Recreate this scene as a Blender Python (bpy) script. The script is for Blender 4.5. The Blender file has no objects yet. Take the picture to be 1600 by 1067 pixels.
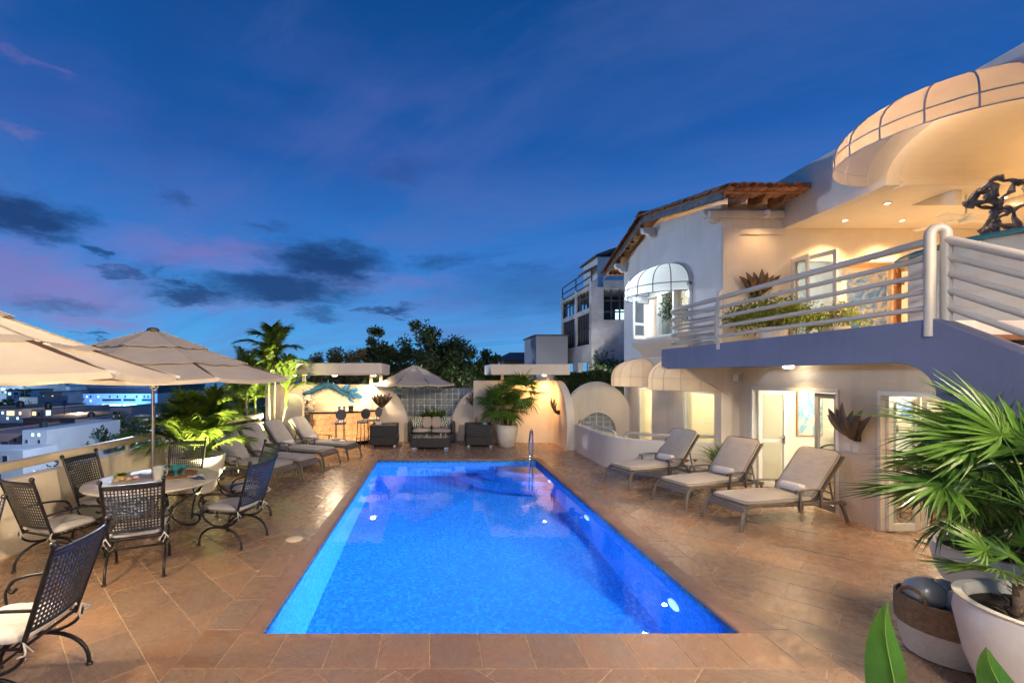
import bpy, math, random
from mathutils import Vector, Matrix, Euler
from math import sin, cos, pi, radians, sqrt, atan, atan2, hypot
random.seed(11)
S = bpy.context.scene
COL = S.collection
# ------------------------------------------------------------------ camera
cd = bpy.data.cameras.new('camera')
cam = bpy.data.objects.new('camera', cd); COL.objects.link(cam)
cam.location = (0, 0, 2.15); cam.rotation_euler = (radians(90), 0, 0)
cd.sensor_width = 36; cd.lens = 16.0; cd.shift_x = 0.075; cd.shift_y = 0.0328
cd.clip_start = 0.05; cd.clip_end = 20000
S.camera = cam
S.view_settings.view_transform = 'Standard'
S.view_settings.look = 'None'
S.view_settings.exposure = 0.10
S.view_settings.gamma = 1.0
S.view_settings.use_curve_mapping = False
S.render.engine = 'CYCLES'
S.cycles.use_denoising = True
S.cycles.max_bounces = 10
S.cycles.diffuse_bounces = 4
S.cycles.glossy_bounces = 4
S.cycles.transmission_bounces = 8
S.cycles.transparent_max_bounces = 16
S.cycles.sample_clamp_indirect = 6
S.cycles.caustics_reflective = False
S.cycles.caustics_refractive = False
# ------------------------------------------------------------------ dusk sky
W = bpy.data.worlds.new('World'); S.world = W; W.use_nodes = True
wn, wl = W.node_tree.nodes, W.node_tree.links
wn.clear()
def wnode(t, **k):
    n = wn.new(t)
    for a, b in k.items(): setattr(n, a, b)
    return n
def wmath(op, a, b=None, c=None, clamp=False):
    n = wn.new('ShaderNodeMath'); n.operation = op; n.use_clamp = clamp
    for i, x in enumerate((a, b, c)):
        if x is None: continue
        if isinstance(x, (int, float)): n.inputs[i].default_value = x
        else: wl.new(x, n.inputs[i])
    return n.outputs[0]
def wvec(op, a, b=None):
    n = wn.new('ShaderNodeVectorMath'); n.operation = op
    for i, x in enumerate((a, b)):
        if x is None: continue
        if isinstance(x, (tuple, list)): n.inputs[i].default_value = x
        else: wl.new(x, n.inputs[i])
    return n
def wmix(fac, a, b):
    n = wn.new('ShaderNodeMix'); n.data_type = 'RGBA'
    if isinstance(fac, (int, float)): n.inputs[0].default_value = fac
    else: wl.new(fac, n.inputs[0])
    for i, x in ((6, a), (7, b)):
        if isinstance(x, (tuple, list)): n.inputs[i].default_value = (*x, 1)
        else: wl.new(x, n.inputs[i])
    return n.outputs[2]
tc = wnode('ShaderNodeTexCoord')
sp = wnode('ShaderNodeSeparateXYZ'); wl.new(tc.outputs['Generated'], sp.inputs[0])
az = wmath('ARCTAN2', sp.outputs[0], sp.outputs[1])
el = wmath('ARCSINE', sp.outputs[2])
elc = wmath('DIVIDE', wmath('MAXIMUM', el, 0.0), pi / 2)
ramp = wnode('ShaderNodeValToRGB'); wl.new(elc, ramp.inputs[0])
cr = ramp.color_ramp
stops = [(0.0, (.11, .42, .78)), (.06, (.075, .33, .74)), (.14, (.040, .20, .60)), (.27, (.011, .098, .38)), (.45, (.0045, .060, .245)), (1.0, (.003, .042, .18))]
while len(cr.elements) < len(stops): cr.elements.new(.5)
for e, (p, c) in zip(cr.elements, stops): e.position = p; e.color = (*c, 1)
comb = wnode('ShaderNodeCombineXYZ'); wl.new(az, comb.inputs[0]); wl.new(el, comb.inputs[1])
nz = wnode('ShaderNodeTexNoise'); nz.inputs['Scale'].default_value = 1.0; nz.inputs['Detail'].default_value = 7; nz.inputs['Roughness'].default_value = .68
wl.new(wvec('MULTIPLY', comb.outputs[0], (9, 26, 0)).outputs[0], nz.inputs['Vector'])
dis = wvec('MULTIPLY', wvec('SUBTRACT', nz.outputs['Color'], (.5, .5, .5)).outputs[0], (.24, .10, 0)).outputs[0]
pd = wvec('ADD', comb.outputs[0], dis).outputs[0]
def direction(px, py): return atan((px - 680) / 711), atan((586 - py) / hypot(711, px - 680))
def blob(px, py, rx, ry, s, soft=.25):
    a, e = direction(px, py)
    q = hypot(711, px - 680); ra = rx / 711 * cos(a) ** 2; re = ry / q
    d = wvec('MULTIPLY', wvec('SUBTRACT', pd, (a, e, 0)).outputs[0], (1 / ra, 1 / re, 0))
    L = wvec('LENGTH', d.outputs[0]).outputs['Value']
    m = wnode('ShaderNodeMapRange'); m.interpolation_type = 'SMOOTHSTEP'
    wl.new(L, m.inputs[0]); m.inputs[1].default_value = 1.15; m.inputs[2].default_value = soft; m.inputs[3].default_value = 0; m.inputs[4].default_value = s
    return m.outputs[0]
def blobs(lst):
    t = None
    for b in lst:
        o = blob(*b); t = o if t is None else wmath('MAXIMUM', t, o)
    return t
base = ramp.outputs[0]
# high thin streaks over the whole sky, in no direction preferred
nz3 = wnode('ShaderNodeTexNoise'); nz3.inputs['Scale'].default_value = 1; nz3.inputs['Detail'].default_value = 8; nz3.inputs['Roughness'].default_value = .6; nz3.inputs['Distortion'].default_value = .6
pj = wmath('ADD', wmath('MAXIMUM', sp.outputs[2], 0.0), .16)
cj = wnode('ShaderNodeCombineXYZ'); wl.new(wmath('DIVIDE', sp.outputs[0], pj), cj.inputs[0]); wl.new(wmath('DIVIDE', sp.outputs[1], pj), cj.inputs[1])
rj = wnode('ShaderNodeVectorRotate'); rj.rotation_type = 'Z_AXIS'; rj.inputs['Angle'].default_value = .55; wl.new(cj.outputs[0], rj.inputs['Vector'])
wl.new(wvec('MULTIPLY', rj.outputs[0], (.42, 1.15, 0)).outputs[0], nz3.inputs['Vector'])
s1 = wnode('ShaderNodeMapRange'); wl.new(nz3.outputs['Fac'], s1.inputs[0]); s1.inputs[1].default_value = .48; s1.inputs[2].default_value = .74; s1.inputs[3].default_value = 0; s1.inputs[4].default_value = .62
s2 = wnode('ShaderNodeMapRange'); wl.new(nz3.outputs['Fac'], s2.inputs[0]); s2.inputs[1].default_value = .46; s2.inputs[2].default_value = .26; s2.inputs[3].default_value = 0; s2.inputs[4].default_value = .55
base = wmix(s1.outputs[0], base, (.115, .165, .45)); base = wmix(s2.outputs[0], base, (.010, .060, .24))
# broad thin veils, lavender and pink from the afterglow in the west (left)
veil = blobs([(560, 190, 330, 150, .34, 0), (300, 290, 260, 90, .34, 0), (980, 440, 330, 110, .40, 0), (90, 150, 260, 130, .28, 0), (1250, 230, 260, 110, .16, 0), (700, 500, 240, 60, .3, 0)])
nz2 = wnode('ShaderNodeTexNoise'); nz2.inputs['Scale'].default_value = 1; nz2.inputs['Detail'].default_value = 5; nz2.inputs['Roughness'].default_value = .55
wl.new(wvec('MULTIPLY', comb.outputs[0], (2.6, 8.5, 0)).outputs[0], nz2.inputs['Vector'])
nv = wnode('ShaderNodeMapRange'); wl.new(nz2.outputs['Fac'], nv.inputs[0]); nv.inputs[1].default_value = .33; nv.inputs[2].default_value = .68
base = wmix(wmath('MULTIPLY', veil, nv.outputs[0]), base, (.115, .135, .44))
pink = blobs([(100, 455, 240, 60, .9, 0), (30, 440, 180, 80, .75, 0), (310, 395, 190, 36, .65, 0), (350, 470, 160, 22, .5, 0), (120, 500, 150, 22, .8, 0), (560, 440, 190, 20, .4, 0), (25, 210, 60, 14, .35, 0), (70, 105, 70, 9, .25, 0)])
base = wmix(wmath('MULTIPLY', pink, wmath('MULTIPLY_ADD', nv.outputs[0], .65, .35)), base, (.27, .17, .42))
dark = blobs([(45, 340, 130, 42, .92), (515, 414, 112, 38, .92), (440, 452, 150, 30, .88), (300, 456, 75, 19, .82), (285, 312, 52, 20, .45, 0), (145, 393, 30, 12, .75), (250, 424, 20, 22, .45, 0), (195, 428, 48, 10, .6), (610, 482, 52, 9, .75), (500, 487, 48, 12, .55), (690, 412, 66, 15, .5, 0), (405, 352, 60, 13, .4, 0), (90, 478, 100, 18, .45, 0), (860, 452, 260, 52, .38, 0), (620, 262, 60, 22, .25, 0), (150, 525, 34, 6, .7), (810, 420, 110, 14, .35, 0)])
base = wmix(dark, base, (.012, .045, .155))
bg = wnode('ShaderNodeBackground'); wl.new(base, bg.inputs[0]); bg.inputs[1].default_value = 1.0
wo = wnode('ShaderNodeOutputWorld'); wl.new(bg.outputs[0], wo.inputs[0])
WARM = (1.0, .60, .27); WARMW = (1.0, .76, .48); COOL = (.80, .93, 1.0)
# ------------------------------------------------------------------ helpers
def srgb(r, g, b):
    f = lambda c: c / 12.92 if c <= .04045 else ((c + .055) / 1.055) ** 2.4
    return tuple(f(x / 255) for x in (r, g, b))
MATS = {}
def M(name, col, rough=.6, metal=0.0, var=.15, vs=3.0, bump=.12, bs=60.0, spec=.5, trans=0.0, coat=0.0, emit=None, es=0.0, island=0.0, stain=0.0):
    """Principled with noise-driven colour variation, roughness variation and fine bump; trans mixes in translucency."""
    m = bpy.data.materials.new(name); m.use_nodes = True
    n, l = m.node_tree.nodes, m.node_tree.links
    b = n['Principled BSDF']; out = n['Material Output']
    g = n.new('ShaderNodeTexCoord')
    nn = n.new('ShaderNodeTexNoise'); nn.inputs['Scale'].default_value = vs; nn.inputs['Detail'].default_value = 6; nn.inputs['Roughness'].default_value = .6
    l.new(g.outputs['Object'], nn.inputs['Vector'])
    mx = n.new('ShaderNodeMix'); mx.data_type = 'RGBA'
    mr = n.new('ShaderNodeMapRange'); l.new(nn.outputs['Fac'], mr.inputs[0]); mr.inputs[1].default_value = .3; mr.inputs[2].default_value = .7
    if island:
        ge = n.new('ShaderNodeNewGeometry'); oi = n.new('ShaderNodeObjectInfo')
        ad = n.new('ShaderNodeMath'); ad.operation = 'ADD'; l.new(ge.outputs['Random Per Island'], ad.inputs[0]); l.new(oi.outputs['Random'], ad.inputs[1])
        fr = n.new('ShaderNodeMath'); fr.operation = 'FRACT'; l.new(ad.outputs[0], fr.inputs[0])
        mm = n.new('ShaderNodeMath'); mm.operation = 'MULTIPLY'; l.new(fr.outputs[0], mm.inputs[0]); mm.inputs[1].default_value = island
        m2 = n.new('ShaderNodeMath'); m2.operation = 'MULTIPLY_ADD'; l.new(mr.outputs[0], m2.inputs[0]); m2.inputs[1].default_value = 1 - island; l.new(mm.outputs[0], m2.inputs[2])
        l.new(m2.outputs[0], mx.inputs[0])
    else:
        l.new(mr.outputs[0], mx.inputs[0])
    if stain:
        gp = n.new('ShaderNodeNewGeometry'); vm = n.new('ShaderNodeVectorMath'); vm.operation = 'MULTIPLY'; vm.inputs[1].default_value = (3.2, 3.2, .45); l.new(gp.outputs['Position'], vm.inputs[0])
        sn = n.new('ShaderNodeTexNoise'); sn.inputs['Scale'].default_value = 1; sn.inputs['Detail'].default_value = 8; sn.inputs['Roughness'].default_value = .68; l.new(vm.outputs[0], sn.inputs['Vector'])
        s_ = n.new('ShaderNodeMapRange'); l.new(sn.outputs['Fac'], s_.inputs[0]); s_.inputs[1].default_value = .52; s_.inputs[2].default_value = .78; s_.inputs[3].default_value = 0; s_.inputs[4].default_value = stain
        sm = n.new('ShaderNodeMix'); sm.data_type = 'RGBA'; l.new(s_.outputs[0], sm.inputs[0]); l.new(mx.outputs[2], sm.inputs[6]); sm.inputs[7].default_value = (*[c * f_ for c, f_ in zip(col, (.52, .48, .42))], 1)
        mo = sm.outputs[2]
    else: mo = mx.outputs[2]
    mx.inputs[6].default_value = (*[max(0, c * (1 - var)) for c in col], 1)
    mx.inputs[7].default_value = (*[min(1, c * (1 + var)) for c in col], 1)
    l.new(mo, b.inputs['Base Color'])
    b.inputs['Roughness'].default_value = rough; b.inputs['Metallic'].default_value = metal
    b.inputs['Specular IOR Level'].default_value = spec; b.inputs['Coat Weight'].default_value = coat
    if bump:
        bn = n.new('ShaderNodeTexNoise'); bn.inputs['Scale'].default_value = bs; bn.inputs['Detail'].default_value = 4
        l.new(g.outputs['Object'], bn.inputs['Vector'])
        bp = n.new('ShaderNodeBump'); bp.inputs['Strength'].default_value = bump; bp.inputs['Distance'].default_value = .02
        l.new(bn.outputs['Fac'], bp.inputs['Height']); l.new(bp.outputs[0], b.inputs['Normal'])
    if emit:
        b.inputs['Emission Color'].default_value = (*emit, 1); b.inputs['Emission Strength'].default_value = es
    if trans:
        t = n.new('ShaderNodeBsdfTranslucent'); l.new(mx.outputs[2], t.inputs[0])
        ms = n.new('ShaderNodeMixShader'); ms.inputs[0].default_value = trans
        l.new(b.outputs[0], ms.inputs[1]); l.new(t.outputs[0], ms.inputs[2]); l.new(ms.outputs[0], out.inputs[0])
    MATS[name] = m
    return m
def glass_mat(name, tint=(.93, .96, .97), refl=.9):
    m = bpy.data.materials.new(name); m.use_nodes = True
    n, l = m.node_tree.nodes, m.node_tree.links; n.clear()
    o = n.new('ShaderNodeOutputMaterial'); t = n.new('ShaderNodeBsdfTransparent'); t.inputs[0].default_value = (*tint, 1)
    g = n.new('ShaderNodeBsdfGlossy'); g.inputs['Roughness'].default_value = .02; g.inputs[0].default_value = (refl, refl, refl, 1)
    f = n.new('ShaderNodeLayerWeight'); f.inputs[0].default_value = .5
    p = n.new('ShaderNodeMath'); p.operation = 'POWER'; l.new(f.outputs['Facing'], p.inputs[0]); p.inputs[1].default_value = 5
    q = n.new('ShaderNodeMath'); q.operation = 'MULTIPLY_ADD'; l.new(p.outputs[0], q.inputs[0]); q.inputs[1].default_value = .9; q.inputs[2].default_value = .035
    x = n.new('ShaderNodeMixShader'); l.new(q.outputs[0], x.inputs[0]); l.new(t.outputs[0], x.inputs[1]); l.new(g.outputs[0], x.inputs[2]); l.new(x.outputs[0], o.inputs[0])
    MATS[name] = m; return m
class MB:
    def __init__(s): s.v = []; s.f = []
    def add(s, vs, fs, T=None):
        o = len(s.v)
        s.v += [tuple(T @ Vector(p)) for p in vs] if T is not None else [tuple(p) for p in vs]
        s.f += [tuple(i + o for i in f) for f in fs]
        return s
    def box(s, c, d, rz=0, T=None):
        x, y, z = d[0] / 2, d[1] / 2, d[2] / 2
        R = Matrix.Translation(c) @ Matrix.Rotation(rz, 4, 'Z')
        if T is not None: R = T @ R
        return s.add([(-x, -y, -z), (x, -y, -z), (x, y, -z), (-x, y, -z), (-x, -y, z), (x, -y, z), (x, y, z), (-x, y, z)],
                     [(3, 2, 1, 0), (4, 5, 6, 7), (0, 1, 5, 4), (1, 2, 6, 5), (2, 3, 7, 6), (3, 0, 4, 7)], R)
    def b2(s, x0, x1, y0, y1, z0, z1): return s.box(((x0 + x1) / 2, (y0 + y1) / 2, (z0 + z1) / 2), (x1 - x0, y1 - y0, z1 - z0))
    def bar(s, a, b, w, h, up=(0, 0, 1)):
        a, b = Vector(a), Vector(b); d = (b - a); L = d.length; d.normalize()
        u = Vector(up)
        if abs(d.dot(u)) > .98: u = Vector((0, 1, 0))
        sx = d.cross(u).normalized(); uz = sx.cross(d)
        T = Matrix((( *sx, 0), (*d, 0), (*uz, 0), (0, 0, 0, 1))).transposed(); T.translation = (a + b) / 2
        return s.box((0, 0, 0), (w, L, h), 0, T)
    def tube(s, pts, r, n=8, closed=False):
        P = [Vector(p) for p in pts]; k = len(P)
        rr = r if isinstance(r, (list, tuple)) else [r] * k
        o = len(s.v); prev = None
        for i in range(k):
            if closed: d = P[(i + 1) % k] - P[i - 1]
            else: d = P[min(i + 1, k - 1)] - P[max(i - 1, 0)]
            if d.length < 1e-9: d = Vector((0, 0, 1))
            d.normalize()
            if prev is None:
                u = Vector((0, 0, 1)) if abs(d.z) < .9 else Vector((1, 0, 0)); a = d.cross(u).normalized()
            else:
                a = prev - d * prev.dot(d)
                if a.length < 1e-6: a = d.cross(Vector((0, .3, 1)))
                a.normalize()
            prev = a; b = d.cross(a)
            for j in range(n):
                t = 2 * pi * j / n; s.v.append(tuple(P[i] + (a * cos(t) + b * sin(t)) * rr[i]))
        for i in range(k if closed else k - 1):
            for j in range(n):
                i2 = (i + 1) % k
                s.f.append((o + i * n + j, o + i * n + (j + 1) % n, o + i2 * n + (j + 1) % n, o + i2 * n + j))
        if not closed:
            s.f.append(tuple(o + j for j in range(n))[::-1]); s.f.append(tuple(o + (k - 1) * n + j for j in range(n)))
        return s
    def lathe(s, prof, n=24, c=(0, 0, 0), a0=0, a1=2 * pi):
        o = len(s.v); full = abs(a1 - a0 - 2 * pi) < 1e-6; m = n if full else n + 1
        for r, z in prof:
            for j in range(m):
                t = a0 + (a1 - a0) * j / n; s.v.append((c[0] + r * cos(t), c[1] + r * sin(t), c[2] + z))
        for i in range(len(prof) - 1):
            for j in range(n):
                j2 = (j + 1) % m
                s.f.append((o + i * m + j, o + i * m + j2, o + (i + 1) * m + j2, o + (i + 1) * m + j))
        return s
    def prism(s, poly, h0, h1, axis='z'):
        """closed polygon extruded along z, y (poly = x,z) or x (poly = y,z)"""
        k = len(poly); mk = {'z': lambda p, h: (p[0], p[1], h), 'y': lambda p, h: (p[0], h, p[1]), 'x': lambda p, h: (h, p[0], p[1])}[axis]
        o = len(s.v); s.v += [mk(p, h0) for p in poly] + [mk(p, h1) for p in poly]
        s.f.append(tuple(o + i for i in range(k))[::-1]); s.f.append(tuple(o + k + i for i in range(k)))
        for i in range(k): j = (i + 1) % k; s.f.append((o + i, o + j, o + k + j, o + k + i))
        return s
    def grid(s, fn, nu, nv):
        o = len(s.v)
        for i in range(nu + 1):
            for j in range(nv + 1): s.v.append(tuple(fn(i / nu, j / nv)))
        for i in range(nu):
            for j in range(nv):
                a = o + i * (nv + 1) + j; s.f.append((a, a + nv + 1, a + nv + 2, a + 1))
        return s
    def ball(s, c, r, n=12, sc=(1, 1, 1)):
        pr = [(r * sin(pi * i / n), -r * cos(pi * i / n)) for i in range(n + 1)]
        o = len(s.v); s.lathe([(max(a, 1e-4), b) for a, b in pr], n * 2)
        for i in range(o, len(s.v)):
            p = s.v[i]; s.v[i] = (c[0] + p[0] * sc[0], c[1] + p[1] * sc[1], c[2] + p[2] * sc[2])
        return s
    def pillow(s, c, d, e=4, n=14, rz=0, T=None, puff=1.0):
        """soft cushion: superellipsoid"""
        R = Matrix.Translation(c) @ Matrix.Rotation(rz, 4, 'Z')
        if T is not None: R = T @ R
        sg = lambda x, p: math.copysign(abs(x) ** p, x)
        o = len(s.v); m = n * 2
        vs = []
        for i in range(n + 1):
            a = -pi / 2 + pi * i / n
            for j in range(m):
                b = 2 * pi * j / m + pi / m
                vs.append((d[0] / 2 * sg(cos(a), .6) * sg(cos(b), 2 / e), d[1] / 2 * sg(cos(a), .6) * sg(sin(b), 2 / e), d[2] / 2 * sg(sin(a), .75)))
        fs = []
        for i in range(n):
            for j in range(m): fs.append((i * m + j, i * m + (j + 1) % m, (i + 1) * m + (j + 1) % m, (i + 1) * m + j))
        return s.add(vs, fs, R)
    def build(s, name, mat, parent=None, smooth=True, bevel=0, angle=38, seg=2):
        me = bpy.data.meshes.new(name); me.from_pydata(s.v, [], s.f); me.update()
        return put(name, me, mat, parent, smooth, bevel, angle, seg)
def put(name, me, mat, parent=None, smooth=True, bevel=0, angle=38, seg=2):
    if mat is not None and not len(me.materials): me.materials.append(MATS[mat] if isinstance(mat, str) else mat)
    if smooth:
        me.polygons.foreach_set('use_smooth', [True] * len(me.polygons)); me.set_sharp_from_angle(angle=radians(angle))
    o = bpy.data.objects.new(name, me); COL.objects.link(o)
    if parent is not None: o.parent = parent
    if bevel:
        b = o.modifiers.new('bevel', 'BEVEL'); b.width = bevel; b.segments = seg; b.limit_method = 'ANGLE'; b.angle_limit = radians(40); b.harden_normals = False
    return o
def tag(o, label=None, cat=None, group=None, kind=None):
    if label: o['label'] = label
    if cat: o['category'] = cat; o['kind'] = kind or 'thing'
    if group: o['group'] = group
    if kind: o['kind'] = kind
    return o
def thing(name, label, cat, loc=(0, 0, 0), rz=0, group=None):
    o = bpy.data.objects.new(name, None); COL.objects.link(o); o.location = loc; o.rotation_euler = (0, 0, rz); o.empty_display_size = .1
    return tag(o, label, cat, group)
KIDS = {}
def kids(o): return [c for c in bpy.data.objects if c.parent == o]
def dup(root, loc, rz=0, label=None, scale=None):
    def cp(o, par):
        c = o.copy(); COL.objects.link(c)
        if par is not None: c.parent = par
        for k in KT.get(o, ()): cp(k, c)
        return c
    if not KT or root not in KT:
        KT.clear()
        for o in bpy.data.objects:
            if o.parent: KT.setdefault(o.parent, []).append(o)
    r = cp(root, None); r.location = loc; r.rotation_euler = (0, 0, rz)
    if label: r['label'] = label
    if scale: r.scale = (scale,) * 3
    return r
KT = {}
def struct(o): o['kind'] = 'structure'; return o
def stuff(o): o['kind'] = 'stuff'; return o
LS = 3.0
def lamp(name, kind, loc, energy, col=WARM, rad=.05, aim=None, angle=90, blend=.6, parent=None):
    L = bpy.data.lights.new(name, kind); L.energy = energy * LS; L.color = col; L.shadow_soft_size = rad
    o = bpy.data.objects.new(name, L); COL.objects.link(o); o.location = loc
    if kind == 'SPOT':
        L.spot_size = radians(angle); L.spot_blend = blend
        d = Vector(aim) - Vector(loc); o.rotation_euler = d.to_track_quat('-Z', 'Y').to_euler()
    if parent: o.parent = parent
    return o
def P(px, py, Y): return ((px - 680) * Y / 711, Y, 2.15 - (py - 586) * Y / 711)
def arc(c, r, a0, a1, n, plane='xz', off=0):
    o = []
    for i in range(n + 1):
        t = a0 + (a1 - a0) * i / n; u, w = c[0] + r * cos(t), c[1] + r * sin(t)
        o.append((u, off, w) if plane == 'xz' else (off, u, w) if plane == 'yz' else (u, w, off))
    return o
def bez(p, n=10):
    """smooth Catmull-Rom curve through points"""
    P_ = [Vector(q) for q in p]; P_ = [P_[0] * 2 - P_[1]] + P_ + [P_[-1] * 2 - P_[-2]]; o = []
    for i in range(1, len(P_) - 2):
        a, b, c, d = P_[i - 1:i + 3]
        for k in range(n):
            t = k / n; o.append(.5 * (2 * b + (c - a) * t + (2 * a - 5 * b + 4 * c - d) * t * t + (3 * b - a - 3 * c + d) * t ** 3))
    o.append(P_[-2]); return o
# ------------------------------------------------------------------ materials
M('stucco', (.76, .68, .56), .85, var=.06, vs=1.2, bump=.32, bs=30, stain=.30)
M('stucco_white', (.77, .725, .665), .85, var=.06, vs=1.2, bump=.3, bs=30, stain=.28)
M('stucco_pale', (.72, .64, .54), .85, var=.07, vs=.9, bump=.3, bs=30, stain=.32)
M('ceiling_paint', (.80, .72, .60), .8, var=.03, bump=.05)
M('cream_paint', (.74, .62, .44), .5, var=.06, bump=.06, bs=20)
M('rail_paint', (.52, .48, .43), .38, var=.06, bump=.02)
M('white_paint', (.80, .79, .75), .4, var=.03, bump=.02)
M('grout', (.50, .37, .25), .85, var=.2, vs=6, bump=.25, bs=120)
M('iron', (.035, .035, .04), .38, .75, var=.3, vs=12, bump=.12, bs=90)
M('iron_lattice', (.07, .07, .075), .35, .8, var=.25, vs=12, bump=.08, bs=90)
M('bronze', (.13, .085, .055), .42, .8, var=.4, vs=9, bump=.2, bs=40)
M('chrome', (.75, .77, .8), .12, 1.0, var=.03, bump=0)
M('cushion_white', (.52, .51, .50), .9, var=.06, vs=5, bump=.35, bs=18)
M('cushion_taupe', (.43, .40, .365), .92, var=.09, vs=6, bump=.6, bs=11)
M('lounge_frame', (.17, .15, .135), .4, .5, var=.12, bump=.06)
M('sling', (.20, .175, .155), .8, var=.1, bump=.2, bs=120)
M('towel', (.78, .76, .74), .95, var=.06, vs=20, bump=.6, bs=160)
M('canvas', (.64, .58, .49), .92, var=.08, vs=2.5, bump=.55, bs=9, trans=.28)
M('pole_metal', (.23, .21, .21), .35, .8, var=.1, bump=.03)
M('rib_brown', (.11, .065, .045), .45, .2, var=.2, bump=.05)
M('awning', (.82, .84, .83), .75, var=.04, bump=.1, bs=30, trans=.62)
M('awning_cream', (.76, .64, .50), .75, var=.05, bump=.1, bs=30, trans=.6)
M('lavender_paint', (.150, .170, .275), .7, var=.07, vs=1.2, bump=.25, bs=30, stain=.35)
M('awning_pale_rib', (.55, .52, .54), .5, .2, var=.1, bump=.02)
M('awning_rib', (.10, .10, .11), .5, .4, var=.1, bump=.02)
M('wicker', (.045, .045, .052), .5, var=.35, vs=40, bump=.6, bs=140)
M('pot_white', (.64, .61, .57), .45, var=.09, vs=4, bump=.08, bs=20, coat=.2)
M('soil', (.035, .025, .018), .95, var=.4, vs=20, bump=.8, bs=60)
M('stone_top', (.50, .46, .40), .45, var=.22, vs=7, bump=.12, bs=40)
M('black_stone', (.02, .02, .022), .15, var=.3, vs=9, bump=0, coat=.4)
M('wood', (.22, .095, .04), .55, var=.35, vs=8, bump=.15, bs=30)
M('wood_light', (.42, .22, .09), .5, var=.25, vs=7, bump=.1, bs=30)
M('clay', (.36, .165, .085), .8, var=.5, vs=7, bump=.35, bs=35, island=.6)
M('leaf_areca', (.15, .22, .030), .45, var=.45, vs=3, bump=.05, trans=.45, island=.5)
M('leaf_fan', (.095, .200, .030), .38, var=.5, vs=3, bump=.04, trans=.34, island=.55, coat=.15)
M('leaf_dark', (.052, .085, .028), .5, var=.5, vs=.9, bump=0, trans=.3, island=.5)
M('leaf_mid', (.045, .085, .020), .5, var=.5, vs=.9, bump=0, trans=.3, island=.5)
M('leaf_olive', (.12, .115, .045), .55, var=.45, vs=.9, bump=0, trans=.3, island=.5)
M('leaf_broad', (.055, .155, .018), .3, var=.25, vs=6, bump=.06, bs=25, trans=.28, coat=.3)
M('leaf_rib', (.16, .26, .05), .4, var=.1, bump=0)
M('stem_green', (.13, .17, .04), .5, var=.3, vs=10, bump=.2, bs=40)
M('bark', (.12, .085, .06), .9, var=.45, vs=9, bump=.7, bs=35)
M('bark_pale', (.26, .22, .17), .85, var=.35, vs=12, bump=.6, bs=40)
M('teal_metal', (.025, .15, .36), .35, .45, var=.5, vs=10, bump=.25, bs=30)
M('teal_glass', (.06, .36, .42), .08, var=.2, bump=.05, trans=.4, coat=.6)
M('float_glass', (.50, .53, .52), .08, var=.2, bump=.03, trans=.15, coat=.8)
M('rope_brown', (.25, .16, .095), .95, var=.3, vs=30, bump=.5, bs=200)
M('rope_white', (.62, .58, .52), .95, var=.1, vs=30, bump=.5, bs=200)
M('coping', (.245, .145, .105), .5, var=.35, vs=6, bump=.2, bs=50, island=.5)
M('interior_wall', (.76, .68, .54), .8, var=.03, bump=.05)
M('interior_white', (.80, .78, .72), .8, var=.04, bump=.1)
M('city_white', (.60, .62, .64), .9, var=.15, vs=.4, bump=.1, bs=4)
M('city_grey', (.26, .27, .29), .9, var=.2, vs=.3, bump=.15, bs=3)
M('city_brown', (.15, .10, .085), .9, var=.3, vs=.5, bump=.3, bs=4)
M('city_pink', (.38, .24, .21), .9, var=.15, vs=.3, bump=.1, bs=4)
M('city_roof', (.10, .09, .09), .9, var=.3, vs=.5, bump=.2, bs=4)
M('city_dark', (.03, .035, .045), .4, var=.2, bump=0)
M('window_lit', (.5, .4, .25), .5, var=.3, vs=1.5, bump=0, emit=(1, .62, .28), es=2.2)
M('window_cool', (.5, .55, .6), .5, var=.3, vs=1.5, bump=0, emit=(.55, .85, 1), es=1.6)
M('ruin_wall', (.44, .43, .42), .95, var=.45, vs=.8, bump=.5, bs=9)
M('ruin_frame', (.05, .055, .06), .7, var=.4, vs=3, bump=.2)
M('earth', (.07, .065, .045), .95, var=.4, vs=.05, bump=.4, bs=.6)
M('lamp_disc', (.9, .85, .7), .4, var=0, bump=0, emit=(1, .86, .62), es=28)
M('pool_lens', (.9, .9, .9), .3, var=0, bump=0, emit=(.55, .80, 1), es=.9)
M('fabric_leaf', (.70, .68, .62), .9, var=.05, bump=.2)
M('fabric_beige', (.50, .43, .36), .9, var=.07, bump=.3, bs=140)
M('paint_blue', (.05, .25, .46), .5, var=.9, vs=3, bump=.1)
M('lime', (.40, .42, .03), .4, var=.25, bump=.05)
M('food', (.55, .36, .25), .7, var=.4, vs=30, bump=.4)
M('navy_cloth', (.03, .06, .16), .9, var=.2, bump=.3)
M('plastic_white', (.74, .73, .70), .4, var=.04, bump=.03)
M('orange_drink', (.75, .20, .04), .1, var=.2, bump=0, trans=.5)
M('driftwood', (.27, .225, .185), .55, .25, var=.6, vs=9, bump=.8, bs=22)
M('gold', (.75, .45, .08), .35, .7, var=.3, vs=20, bump=.4, bs=80)
M('grey_metal', (.20, .185, .17), .38, .75, var=.55, vs=9, bump=.5, bs=30)
M('door_grey', (.36, .345, .32), .5, var=.06, bump=.04)
M('mat_fibre', (.42, .36, .26), .95, var=.3, vs=40, bump=.8, bs=120)
glass_mat('pane_glass', (.78, .82, .82)); glass_mat('clear_glass', (.97, .98, .98), 1.0)
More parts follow.
